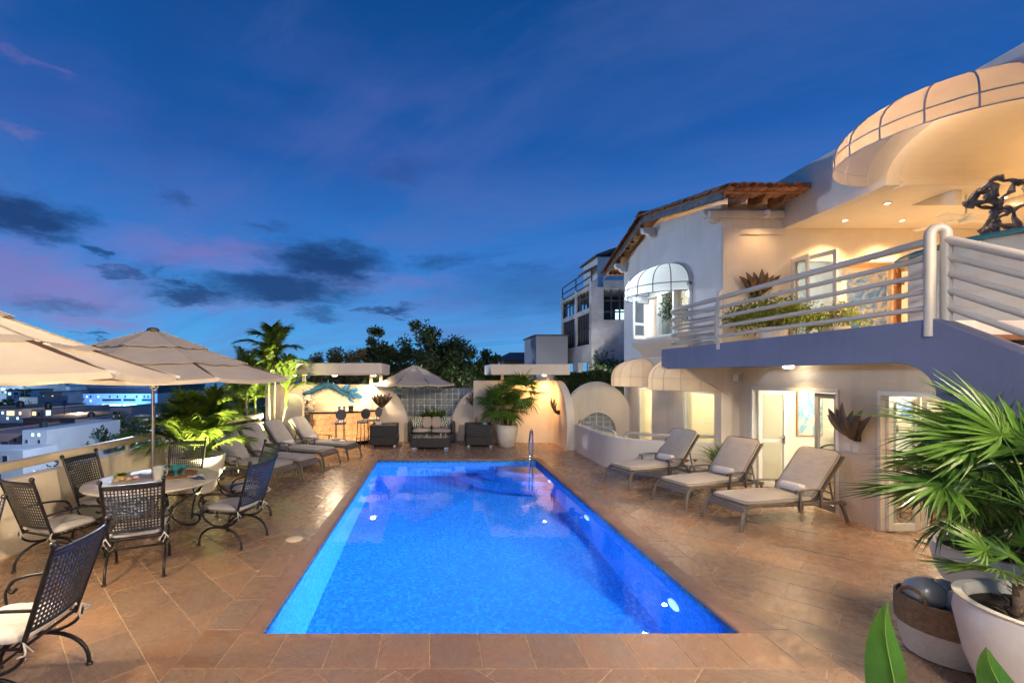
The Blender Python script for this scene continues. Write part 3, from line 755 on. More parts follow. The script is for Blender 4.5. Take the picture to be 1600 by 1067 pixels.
arcslab(MB(), R0 - .52, R0 + .14, 1.0, 1.05, A0 - .05, A1 + .03).build('countertop', 'black_stone', bar, bevel=.012)
MB().b2(-3.86, -3.70, 13.45, 13.72, 0, .998).build('end_panel', 'grey_metal', bar, bevel=.01)
MB().b2(-4.65, -3.72, 14.25, 14.85, .0, .95).build('back_cabinet', 'wood_light', bar, bevel=.01)
MB().b2(-4.70, -3.60, 14.20, 14.9, .951, .99).build('back_top', 'black_stone', bar, bevel=.008)
lamp('bar_glow_lamp', 'POINT', (-2.75, 14.4, .75), 16, WARM, .1)
# ================================================================== VILLA
villa = thing('villa', 'two-storey white villa with tiled gable roof, railed balcony and dome awnings on the right', 'villa')
GX, GY0, GY1 = 5.784, 9.2, 13.94           # gable plane and its ends
LX = 6.15                                  # lower wall with the doors
FX, CZ = 7.013, 5.113                      # upper fascia plane, terrace ceiling
SB, ST = 2.31, 2.70                        # balcony slab
def vp(mb, name, mat='stucco', bevel=.01, **k): return mb.build(name, mat, villa, bevel=bevel, **k)
# --- lower wall with two door openings
m = MB()
m.b2(LX, LX + .2, 8.86, 9.2, -.3, SB); m.b2(LX, LX + .2, 6.32, 6.93, -.3, SB); m.b2(LX, LX + .2, 1.0, 4.9, -.3, SB)
m.b2(LX, LX + .2, 6.93, 8.86, 1.93, SB); m.b2(LX, LX + .2, 4.9, 6.32, 1.93, SB)
vp(m, 'lower_wall', 'stucco_pale', 0)
# return wall and gable block (lower storey with two windows)
def wall_x(x0, x1, y0, y1, z0, z1, holes, mb):
    """wall in the y-z plane with rectangular holes (y0,y1,z0,z1)"""
    ys = sorted({y0, y1, *[h[0] for h in holes], *[h[1] for h in holes]})
    for a, b in zip(ys, ys[1:]):
        hz = sorted([(h[2], h[3]) for h in holes if h[0] <= a and h[1] >= b]); z = z0
        for p, q in hz:
            if p > z: mb.b2(x0, x1, a, b, z, p)
            z = q
        if z < z1: mb.b2(x0, x1, a, b, z, z1)
    return mb
W1, W2 = (12.15, 12.95, -.2, 1.80), (9.42, 10.62, .42, 1.80)
UW = (10.25, 12.45, 3.10, 4.25)
vp(wall_x(GX, GX + .2, GY0, GY1, -1.4, 2.6, [W1, W2], MB()), 'gable_wall_lower', 'stucco_pale', 0)
m = wall_x(GX, GX + .2, GY0, GY1, 2.6, 5.42, [UW], MB())
ry, rz = 12.0, 6.12
m.prism([(GY0, 5.42), (GY1, 5.42), (GY1, 5.60), (ry, rz), (GY0, 5.60)], GX, GX + .2, 'x')
vp(m, 'gable_wall', 'stucco_white', 0)
vp(MB().b2(GX + .2, LX + .2, GY0, GY0 + .18, -.3, SB), 'return_wall', 'stucco_pale', 0)
vp(MB().b2(GX + .2, 8.2, GY1 - .2, GY1, -1.4, 5.6), 'rear_wall', 'stucco_white', 0)
# --- upper terrace back wall with opening to the room
OPX0, OPX1, OPZ = 7.2, 10.0, 4.50
m = MB(); m.b2(GX + .2, OPX0, GY0, GY0 + .2, SB, 5.60); m.b2(OPX1, 13.2, GY0, GY0 + .2, SB, CZ + .4); m.b2(OPX0, OPX1, GY0, GY0 + .2, OPZ, CZ + .4)
vp(m, 'terrace_wall', 'stucco', 0)
m = MB(); m.b2(GX + .0, GX + .34, GY0 - .05, GY0 - .001, ST, 5.10); m.b2(GX + .34, FX + .02, GY0 - .05, GY0 - .001, 4.98, 5.10)
vp(m, 'wall_frame', 'stucco', .006)
vp(MB().b2(FX, 13.2, 13.0, 13.2, SB, CZ + .4).b2(13.0, 13.2, GY0, 13.0, SB, CZ + .4), 'upper_room_wall', 'interior_wall', 0)
vp(MB().b2(GX + .25, 13.2, GY0 + .21, 13.2, ST - .02, ST), 'upper_room_floor', 'interior_white', 0)
vp(MB().b2(OPX0 - .3, 13.2, GY0 + .21, 13.0, CZ - .1, CZ), 'upper_room_ceiling', 'wood_light', 0)
lamp('upper_room_lamp', 'POINT', (8.8, 11.0, 4.6), 190, WARMW, .2)
# opening frame (white, thin) and open french door leaf
m = MB(); m.b2(OPX0, OPX0 + .05, GY0 - .02, GY0 + .1, ST, OPZ); m.b2(OPX1 - .05, OPX1, GY0 - .02, GY0 + .1, ST, OPZ); m.b2(OPX0 + .05, OPX1 - .05, GY0 - .02, GY0 + .1, OPZ - .06, OPZ)
vp(m, 'terrace_door_frame', 'white_paint', .004)
def leaf(name, p0, p1, z0, z1, mat, mid=None, st=.075, handle=None, par=None, th=.04):
    """a glazed door leaf standing from p0 to p1 (plan points): stiles and rails, panes, handle"""
    a, b = Vector((*p0, 0)), Vector((*p1, 0)); d = (b - a); L = d.length; ang = atan2(d.y, d.x)
    T = Matrix.Translation((p0[0], p0[1], 0)) @ Matrix.Rotation(ang, 4, 'Z')
    m = MB(); H = z1 - z0
    m.box((st / 2, 0, z0 + H / 2), (st, th, H), 0, T); m.box((L - st / 2, 0, z0 + H / 2), (st, th, H), 0, T)
    m.box((L / 2, 0, z0 + .05), (L - 2 * st, th * .95, .10), 0, T); m.box((L / 2, 0, z1 - .04), (L - 2 * st, th * .95, .08), 0, T)
    if mid: m.box((L / 2, 0, z0 + mid), (L - 2 * st, th * .95, .07), 0, T)
    o = m.build(name, mat, par or villa, bevel=.004)
    for lo, hi in (((z0 + .1, z0 + mid - .035), (z0 + mid + .035, z1 - .08)) if mid else ((z0 + .1, z1 - .08),)):
        MB().box((L / 2, 0, (lo + hi) / 2), (L - 2 * st, .008, hi - lo), 0, T).build('pane', 'pane_glass', o, smooth=False)
    if handle is not None:
        h = MB(); h.box((handle, -.035, z0 + (mid or 1.0) + .03), (.03, .03, .16), 0, T); h.tube([T @ Vector((handle, -.03, z0 + (mid or 1) + .08)), T @ Vector((handle, -.08, z0 + (mid or 1) + .08)), T @ Vector((handle - .1, -.08, z0 + (mid or 1) + .08))], .011, 6)
        h.build('handle', 'grey_metal', o)
    return o
leaf('terrace_door', (OPX0 + .02, GY0 - .05), (OPX0 + .18, GY0 - .85), ST + .02, OPZ - .03, 'white_paint', None, .07)
leaf('terrace_door', (OPX0 - .02, GY0 - .06), (OPX0 - .06, GY0 - .5), ST + .02, OPZ - .03, 'white_paint', None, .06)
# --- balcony slab with lavender fascia, stair flight going down towards the pool end
def round_slab(x0, x1, y0, y1, r, n=8):
    p = [(x1, y0), (x1, y1)]
    p += [(x0 + r - r * sin(t * pi / 2 / n), y1 - r + r * cos(t * pi / 2 / n)) for t in range(n + 1)]
    p += [(x0, y0)]; return p
BE = 10.02
m = MB(); m.prism([(5.02, 4.56), (13.2, 4.56), (13.2, GY0 - .002), (GX - .002, GY0 - .002), (GX - .002, BE - .0), (5.02, BE)], SB, ST, 'z'); vp(m, 'balcony_slab', 'stucco_white', .006)
m = MB(); m.b2(4.99, 5.018, 4.56, BE + .02, SB - .03, ST + .012); vp(m, 'fascia', 'lavender_paint', .006)
# curved haunch where the stair starts
hp = [(5.02, 4.56), (5.9, 4.56)]
m = MB(); pts = [(4.95, SB - .03)] + [(4.95 - .42 * sin(t * pi / 2 / 8), SB - .03 - .34 * (1 - cos(t * pi / 2 / 8))) for t in range(1, 9)] + [(1.6, .62), (1.6, 1.11), (4.56, 2.715), (4.95, 2.715)]
m.prism(pts, 4.985, 5.16, 'x'); vp(m, 'stair_stringer', 'lavender_paint', .006)
m = MB(); m.prism([(4.555, SB), (1.6, .75), (1.6, .95), (4.555, ST - .16)], 5.162, 6.14, 'x'); vp(m, 'stair_soffit', 'stucco_white', 0)
for k in range(11):
    y = 4.55 - .265 * k; vp(MB().b2(5.165, 6.14, y - .30, y, 2.48 - k * .150, 2.53 - k * .150), 'stair_tread', 'wood', .006)
# railings (painted pipe)
rl = MB().build  # noqa
H0 = ST + .07
def rail_z(k): return H0 + .06 + k * .168
rail = MB().tube([(5.0, 4.60, ST - .16), (5.0, 4.60, ST + .5)] + [(5.055 - .055 * cos(t * pi / 10), 4.575 + .025 * cos(t * pi / 10), ST + .86 + .07 * sin(t * pi / 10)) for t in range(11)] + [(5.11, 4.55, ST + .5), (5.11, 4.55, ST - .02)], .046, 16).build('balcony_railing', 'rail_paint', villa, angle=50)
MB().tube([(5.0, 8.02, ST - .1), (5.0, 8.02, ST + .86), (5.01, 8.02, ST + .90), (5.05, 8.02, ST + .92)], .042, 12).build('post', 'rail_paint', rail)
MB().tube([(5.62, 9.12, ST - .02), (5.62, 9.12, ST + .86)], .03, 10).build('post', 'rail_paint', rail)
for k in range(5):
    r = .040 if k == 4 else .029
    e = 9.42
    pts = [(5.0, 4.62, rail_z(k)), (5.0, e, rail_z(k))] + [(5.31 - .31 * cos(t * pi / 12), e + .52 * sin(t * pi / 12), rail_z(k)) for t in range(1, 12)] + [(5.62, e, rail_z(k)), (5.62, 9.12, rail_z(k))]
    MB().tube(pts, r, 10).build('rail', 'rail_paint', rail, angle=60)
    MB().tube([(5.11, 4.54, rail_z(k)), (5.11, 1.4, rail_z(k) - .545 * 3.14)], r * 1.08, 12).build('stair_rail', 'rail_paint', rail, angle=60)
# the terrace edge beyond the stair: a second railing upstand and bar front seen through the rails
bw2 = thing('terrace_bar', 'curved cream terrace bar with a green glass edge seen through the stair rails', 'bar counter')
m = MB(); pb = [(7.28 + .95 * cos(radians(a)) * 1.0, 5.62 + 1.05 * sin(radians(a))) for a in range(90, 271, 10)]
m.prism(pb + [(9.2, 4.6), (9.2, 6.6)], ST, ST + 1.02, 'z').build('front', 'stucco', bw2)
pb2 = [(7.28 + 1.08 * cos(radians(a)), 5.62 + 1.2 * sin(radians(a))) for a in range(90, 271, 10)]
MB().prism(pb2 + [(9.3, 4.5), (9.3, 6.75)], ST + 1.021, ST + 1.05, 'z').build('glass_top', 'teal_glass', bw2)
MB().prism([(x * .98 + .17, y * .98 + .1) for x, y in pb2] + [(9.25, 4.6), (9.25, 6.7)], ST + 1.051, ST + 1.07, 'z').build('dark_top', 'grey_metal', bw2)
# --- bracket under the balcony, light fittings, speaker
m = MB().prism([(5.02, SB - .001), (LX, SB - .001), (LX, 1.67), (5.98, 1.70)], 9.18, 9.32, 'y'); vp(m, 'bracket', 'stucco_pale', 0)
# --- upper fascia, arch, vaulted ceiling
AC, AW, AZ, AH = 6.14, .94, 5.16, .56
n = 20
arcp = [(AC + AW * cos(pi * t / n), AZ + AH * sin(pi * t / n)) for t in range(n + 1)]
m = MB()
for t in range(n):
    (a, za), (b, zb) = arcp[t], arcp[t + 1]
    m.prism([(a, za), (a, 6.005), (b, 6.005), (b, zb)], FX, FX + .22, 'x')
m.b2(FX, FX + .22, AC + AW, GY0 + .6, CZ - .012, 6.005); m.b2(FX, FX + .22, 1.0, AC - AW, CZ - .012, 6.005)
vp(m, 'upper_fascia', 'stucco_white', 0, smooth=False)
vp(MB().b2(FX + .22, 13.2, AC + AW + .1, GY0, CZ, CZ + .1).b2(FX + .22, 13.2, 1.0, AC - AW - .1, CZ, CZ + .1), 'terrace_ceiling', 'ceiling_paint', 0)
m = MB()
for t in range(n):
    (a, za), (b, zb) = arcp[t], arcp[t + 1]
    oa = (AC + (AW + .1) * cos(pi * t / n), AZ + (AH + .1) * sin(pi * t / n)); ob = (AC + (AW + .1) * cos(pi * (t + 1) / n), AZ + (AH + .1) * sin(pi * (t + 1) / n))
    m.prism([arcp[t], arcp[t + 1], ob, oa], FX + .22, 13.2, 'x')
vp(m, 'vault', 'ceiling_paint', 0, angle=30)
m = MB(); m.b2(FX + .22, 13.2, AC + AW - .06, AC + AW + .12, CZ - .04, CZ + .05); m.b2(FX + .22, 13.2, AC - AW - .12, AC - AW + .06, CZ - .04, CZ + .05); vp(m, 'vault_cornice', 'ceiling_paint', .01)
for x in (8.35, 9.7, 11.05): vp(MB().prism([(7.25, CZ - .001), (7.95, CZ - .001), (7.25, CZ - .26)], x - .05, x + .05, 'x'), 'ceiling_beam', 'ceiling_paint', .005)
vp(MB().b2(13.2, 13.4, 1.0, GY0, SB, 6.0), 'terrace_end_wall', 'stucco', 0)
vp(MB().prism([(FX + .02, 6.0), (13.3, 6.0), (13.3, 6.12), (FX + .02, 6.12)], 1.0, GY0 + .6, 'y'), 'flat_roof', 'stucco_white', 0)
def downlight(x, y, z, e, sp=True, ang=120, col=WARM):
    d = MB().lathe([(.001, -.004), (.034, -.004)], 16, (x, y, z)).build('downlight', 'lamp_disc', villa)
    MB().lathe([(.0345, -.004), (.04, -.012), (.06, -.012), (.063, .003)], 16, (x, y, z)).build('trim_ring', 'white_paint', d)
    lamp('downlight_lamp', 'SPOT', (x, y, z - .03), e, col, .05, (x, y + .05, z - 2), ang, .9)
for x in (7.85, 8.95, 10.2): downlight(x, 8.72, CZ, 92)
downlight(7.8, 7.85, CZ, 95); downlight(9.5, 7.6, CZ, 80)
for x in (8.55, 10.6): downlight(x, AC, AZ + AH, 55)
downlight(8.2, 4.4, CZ, 80); downlight(7.7, 2.8, CZ, 80)
lamp('awning_lamp', 'POINT', (6.5, AC, 5.16), 13, (1, .66, .38), .10)
vl = lamp('vault_uplight', 'POINT', (9.6, AC, 4.72), 12, (1, .55, .18), .12)
# --- tiled roof over the gable block
RX0, RX1 = 5.46, 7.0
roof = MB()
EY0, EZ0, EY1, EZ1 = 8.62, 5.60, 14.7, 5.36
def rf(y):
    return EZ0 + (rz + .14 - EZ0) * (y - EY0) / (ry - EY0) if y <= ry else rz + .14 + (EZ1 - rz - .14) * (y - ry) / (EY1 - ry)
for a, b in ((EY0, ry), (ry, EY1)):
    roof.prism([(a, rf(a)), (b, rf(b)), (b, rf(b) + .05), (a, rf(a) + .05)], RX0, RX1 + (1.2 if a == ry else 0), 'x')
roof = roof.build('roof', 'wood_light', villa, bevel=0, smooth=False)
for a, b in ((EY0, ry), (ry, EY1)):
    MB().prism([(a, rf(a) - .12), (b, rf(b) - .12), (b, rf(b) + .02), (a, rf(a) + .02)], RX0 - .03, RX0 - .002, 'x').build('fascia_board', 'grey_metal', roof)
def half_tile():
    m = MB(); n = 6
    def g(u, v):
        t = pi * v; r = .072 + .022 * u
        return (r * cos(t), -.19 + .38 * u, r * .72 * sin(t))
    m.grid(g, 2, n)
    o = len(m.v)
    def g2(u, v):
        t = pi * v; r = .058 + .022 * u
        return (r * cos(t), -.19 + .38 * u, r * .72 * sin(t))
    m.grid(g2, 2, n)
    k = n + 1
    for base in (0, 2 * k):
        for j in range(n):
            a = base + j; b = o + base + j
            m.f.append((a, a + 1, b + 1, b) if base == 0 else (a, b, b + 1, a + 1))
    return m
tp = half_tile().build('clay_tile', 'clay', roof, angle=50)
rt = random.Random(8); first = True
def place_tile(x, y, z, pitch, flip, yaw=0):
    global first
    o = tp if first else tp.copy()
    if not first: COL.objects.link(o); o.parent = roof
    first = False
    o.rotation_euler = (pitch + rt.uniform(-.03, .03), pi if flip else 0, yaw + rt.uniform(-.05, .05)); o.location = (x, y, z)
for a, b, sg in ((EY0, ry, 0), (EY1, ry, pi)):
    L = hypot(b - a, rf(b) - rf(a)); nr = int(L / .34); pt = atan2(rf(b) - rf(a), abs(b - a))
    cols = 11
    for r in range(nr + 1):
        t = (r * .34 + .06) / L; y = a + (b - a) * t; z = rf(a) + (rf(b) - rf(a)) * t + .065
        for c in range(cols):
            x = RX0 + .03 + c * .15
            if c % 1 == 0 and (r < 1 or c < 3 or r % 2 == 0):
                # rotated so the wide end points down-slope
                yaw = 0 if sg else pi
                place_tile(x, y, z + .028, -pt if yaw else pt * -1 if sg else pt, False, yaw)
                if r == 0 or c == 0: place_tile(x + .075, y, z - .005, -pt if yaw else -pt, True, yaw)
for a, b, pt_ in ((EY0, ry, 1), (EY1, ry, -1)):
    L = hypot(b - a, rf(b) - rf(a)); k = 0
    while k * .30 < L:
        t = min(1, (k * .30 + .1) / L); y = a + (b - a) * t; pt = atan2(rf(b) - rf(a), abs(b - a))
        for dx, dz in ((-.045, .075), (.10, .088)):
            o = tp.copy(); COL.objects.link(o); o.parent = roof; o.location = (RX0 + dx, y, rf(y) + dz - .02); o.rotation_euler = (-pt + rt.uniform(-.04, .0) - .05, 0, (pi if pt_ > 0 else 0) + rt.uniform(-.06, .06)); o.scale = (1.12, 1, 1.25)
        k += 1
x = RX0 + .06
while x < RX1:
    o = tp.copy(); COL.objects.link(o); o.parent = roof; o.location = (x, EY0 - .03 + rt.uniform(-.02, .02), EZ0 + .06); o.rotation_euler = (-.16, 0, pi + rt.uniform(-.05, .05)); o.scale = (1.05, 1, 1.25); x += .165
k = 0
while k * .33 < RX1 - RX0:
    o = tp.copy(); COL.objects.link(o); o.parent = roof; o.rotation_euler = (0, 0, pi / 2 + rt.uniform(-.05, .05)); o.location = (RX0 + .1 + k * .33, ry, rz + .27); o.scale = (1.25, 1, 1.2); k += 1
for x in (5.95, 6.35, 6.75):
    MB().prism([(8.66, rf(8.66) - .004), (9.19, rf(9.19) - .004), (9.19, rf(9.19) - .19), (8.80, rf(8.8) - .15)], x - .045, x + .045, 'x').build('rafter', 'wood', roof, bevel=.004)
MB().b2(5.50, 7.0, 9.10, 9.199, 5.30, 5.44).build('wall_plate', 'stucco', roof, bevel=.01)
def corbel(y, z, w=.16):
    pts = [(GX, z - .16), (GX - .12, z - .16), (GX - .19, z - .11), (GX - .20, z - .06), (GX - .29, z - .05), (GX - .34, z + .0), (GX - .34, z + .09), (GX, z + .10)]
    MB().prism(pts, y - w / 2, y + w / 2, 'y').build('corbel', 'stucco_white', roof, bevel=.012, seg=3)
corbel(9.30, 5.42); corbel(12.0, 5.92); corbel(13.8, 5.42)
MB().lathe([(.001, 0), (.05, 0), (.055, .11), (.02, .14)], 14, (6.55, 8.98, 5.28)).build('eave_lamp', 'white_paint', roof)
lamp('eave_spot', 'SPOT', (6.5, 8.72, 5.2), 7, WARM, .04, (6.4, 9.2, 3.9), 130, .9)
# --- dome awnings: quarter-spheroid of fabric on a wall, valance, ribs
def awning(c, R, zh, dome, val, mat, nrib=6, ribmat='awning_rib', rw=.011, stretch=1.0):
    x0, y0 = c
    def sh(u, v):        # u round the half circle, v from hem to crown
        a = -pi / 2 + pi * u; e = v * pi / 2
        return (x0 - R * cos(a) * cos(e) * 1.0, y0 + R * stretch * sin(a) * cos(e), zh + val + dome * sin(e))
    m = MB(); m.grid(sh, 28, 8); m.grid(lambda u, v: (sh(u, 0)[0], sh(u, 0)[1], zh + val * v), 28, 1)
    o = m.build('awning', mat, villa, angle=70)
    for k in range(nrib + 1):
        u = k / nrib
        pts = [(sh(u, 0)[0], sh(u, 0)[1], zh)] + [sh(u, v / 8) for v in range(8)]
        MB().tube([(p[0] - .004, p[1], p[2] + .003) for p in pts], rw, 6).build('rib', ribmat, o, angle=60)
    for z in (zh + .003, zh + val): MB().tube([(sh(u / 28, 0)[0] - .004, sh(u / 28, 0)[1], z) for u in range(29)], rw, 6).build('hem_bar', ribmat, o, angle=60)
    return o
awning((FX - .003, AC), 1.24, 5.20, .60, .17, 'awning_cream', 9, 'awning_pale_rib', .0095)
awning((GX - .003, 11.33), .98, 4.08, .60, .20, 'awning', 8)
awning((GX - .003, 12.72), .80, 1.84, .52, .26, 'awning_cream', 8, 'rail_paint', .007)
awning((GX - .003, 10.15), .94, 1.82, .54, .26, 'awning_cream', 8, 'rail_paint', .007)
lamp('awning_lamp', 'POINT', (5.25, 11.4, 4.2), 11, COOL, .08)
lamp('awning_lamp', 'POINT', (5.45, 12.6, 1.95), 3.5, (1, .84, .62), .06)
lamp('awning_lamp', 'POINT', (5.3, 10.2, 1.95), 3.5, (1, .84, .62), .06)
# --- bay window upstairs
wf = MB(); fx0 = GX - .06
for y in (10.25, 10.95, 11.7, 12.42): wf.b2(fx0, GX + .12, y - .035 + (.035 if y == 10.25 else 0), y + .035 + (0 if y < 12 else -.005), 3.10, 4.25)
wf.b2(fx0 + .002, GX + .118, 10.25, 12.42, 3.10, 3.16); wf.b2(fx0 + .002, GX + .118, 10.25, 12.42, 4.19, 4.25)
wn_ = wf.build('window_frame', 'white_paint', villa, smooth=False)
leaf('window_casement', (GX - .07, 12.40), (GX - .50, 12.15), 3.12, 4.22, 'white_paint', .40, .06, par=villa)
MB().b2(GX - .51, GX - .06, 12.14, 12.15, 0, .01)
for a, b in ((10.285, 10.915), (10.985, 11.665)): MB().b2(GX + .03, GX + .036, a, b, 3.16, 4.19).build('pane', 'pane_glass', wn_, smooth=False)
m = MB().prism([(GX, 2.62), (GX - .08, 2.66), (GX - .16, 2.80), (GX - .34, 2.92), (GX - .40, 3.0), (GX - .40, 3.07), (GX, 3.07)], 10.1, 12.55, 'y'); vp(m, 'window_sill', 'stucco', .01)
# room behind the bay window
m = MB(); m.b2(8.4, 8.5, 9.41, 13.7, ST, 5.0); vp(m, 'bay_room_wall', 'interior_white', 0)
lamp('bay_room_lamp', 'POINT', (7.2, 11.3, 4.3), 45, (.92, .97, 1.0), .15)
# --- lower windows: frames, panes, lit room behind
for (y0, y1, z0, z1), nm in ((W1, 1), (W2, 2)):
    f = MB(); f.b2(GX + .02, GX + .10, y0, y0 + .05, z0, z1); f.b2(GX + .02, GX + .10, y1 - .05, y1, z0, z1); f.b2(GX + .02, GX + .10, y0 + .05, y1 - .05, z0, z0 + .05); f.b2(GX + .02, GX + .10, y0 + .05, y1 - .05, z1 - .05, z1)
    f = f.build('window_frame', 'white_paint', villa, smooth=False)
    MB().b2(GX + .05, GX + .056, y0 + .05, y1 - .05, z0 + .05, z1 - .05).build('pane', 'pane_glass', f, smooth=False)
vp(MB().b2(7.7, 7.8, 9.4, 13.7, -1.4, SB), 'court_room_wall', 'interior_wall', 0)
vp(MB().b2(GX + .2, 7.7, 11.6, 11.7, -1.4, SB), 'court_room_partition', 'interior_wall', 0)
vp(MB().b2(GX + .2, 7.7, 9.4, 13.7, SB + .01, SB + .05), 'court_room_ceiling', 'interior_white', 0)
vp(MB().b2(GX + .2, 7.7, 9.4, 13.7, -1.45, -.30), 'court_room_floor', 'interior_white', 0)
lamp('court_room_lamp', 'POINT', (6.9, 12.6, 1.7), 52, (1, .80, .45), .12)
lamp('court_room_lamp', 'POINT', (6.9, 10.4, 1.8), 44, (1, .84, .55), .12)
# --- lower room with bed, seen through the doors
vp(MB().b2(10.6, 10.7, 1.0, 9.2, 0, SB), 'bedroom_wall', 'interior_wall', 0)
vp(MB().b2(LX + .2, 10.6, 9.2, 9.38, 0, SB), 'bedroom_side_wall', 'interior_wall', 0)
vp(MB().b2(LX + .2, 10.6, 1.0, 1.1, 0, SB), 'bedroom_side_wall', 'interior_wall', 0)
vp(MB().b2(LX + .021, 10.6, 1.1, 9.2, -.1, -.003), 'bedroom_floor', 'deck_stone', 0)
vp(MB().b2(LX + .2, 10.6, 1.1, 9.2, SB - .06, SB - .002), 'bedroom_ceiling', 'interior_white', 0)
for x, y in ((7.3, 7.9), (9.2, 7.9), (7.4, 5.4), (9.2, 4.6)):
    MB().lathe([(.001, -.004), (.045, -.004), (.06, -.012), (.075, -.012), (.078, .003)], 18, (x, y, SB - .062)).build('downlight', 'lamp_disc', villa)
    lamp('bedroom_lamp', 'POINT', (x, y, SB - .24), 44, (1, .86, .64), .06)
m = MB(); m.b2(LX - .015, LX + .205, 8.81, 8.859, 0, 1.93); m.b2(LX - .015, LX + .205, 6.931, 6.98, 0, 1.93); m.b2(LX - .015, LX + .205, 6.98, 8.81, 1.87, 1.929)
vp(m, 'door_frame', 'white_paint', .004)
m = MB(); m.b2(LX - .015, LX + .205, 6.27, 6.319, 0, 1.93); m.b2(LX - .015, LX + .205, 4.9, 4.95, 0, 1.93); m.b2(LX - .015, LX + .205, 4.95, 6.27, 1.87, 1.929)
vp(m, 'door_frame', 'white_paint', .004)
leaf('glazed_door', (6.22, 8.77), (6.70, 8.66), .015, 1.86, 'white_paint', .88, .07, .42)
leaf('glazed_door', (6.20, 7.42), (6.20, 6.985), .015, 1.86, 'door_grey', .80, .07)
leaf('glazed_door', (6.20, 6.24), (6.66, 6.27), .015, 1.86, 'white_paint', .78, .07)
leaf('glazed_door', (6.68, 6.24), (6.80, 5.80), .015, 1.86, 'white_paint', .78, .06)
sp_ = thing('outdoor_speaker', 'small white speaker box mounted under the balcony beside the bracket', 'speaker', (6.03, 9.05, 2.10))
MB().box((0, 0, 0), (.15, .13, .15), .3).build('cabinet', 'plastic_white', sp_, bevel=.012)
MB().box((-.0, -.068, 0), (.12, .012, .12), .3).build('grille', 'door_grey', sp_, bevel=.004)
MB().bar((.02, .05, 0), (.12, .05, .02), .03, .03).build('mount', 'plastic_white', sp_)
lamp('porch_lamp', 'SPOT', (5.9, 7.6, 2.22), 24, WARM, .06, (5.2, 7.4, 0), 140, .9)
MB().lathe([(.001, 0), (.06, 0), (.075, .02), (.075, .045)], 18, (5.9, 7.6, 2.264)).build('porch_light', 'lamp_disc', villa)
lamp('porch_lamp', 'SPOT', (5.75, 5.2, 2.22), 40, WARM, .06, (5.2, 5.2, 0), 150, .9)
MB().lathe([(.001, 0), (.06, 0), (.075, .02), (.075, .045)], 18, (5.75, 5.2, 2.264)).build('porch_light', 'lamp_disc', villa)
sws = thing('light_switch', 'pair of white light switches on the pier between the two glazed doors', 'light switch', (LX - .006, 6.7, 1.08))
for y in (.07, -.05): MB().b2(-.006, .004, y - .045, y + .045, -.06, .06).build('switch_plate', 'plastic_white', sws, bevel=.004)
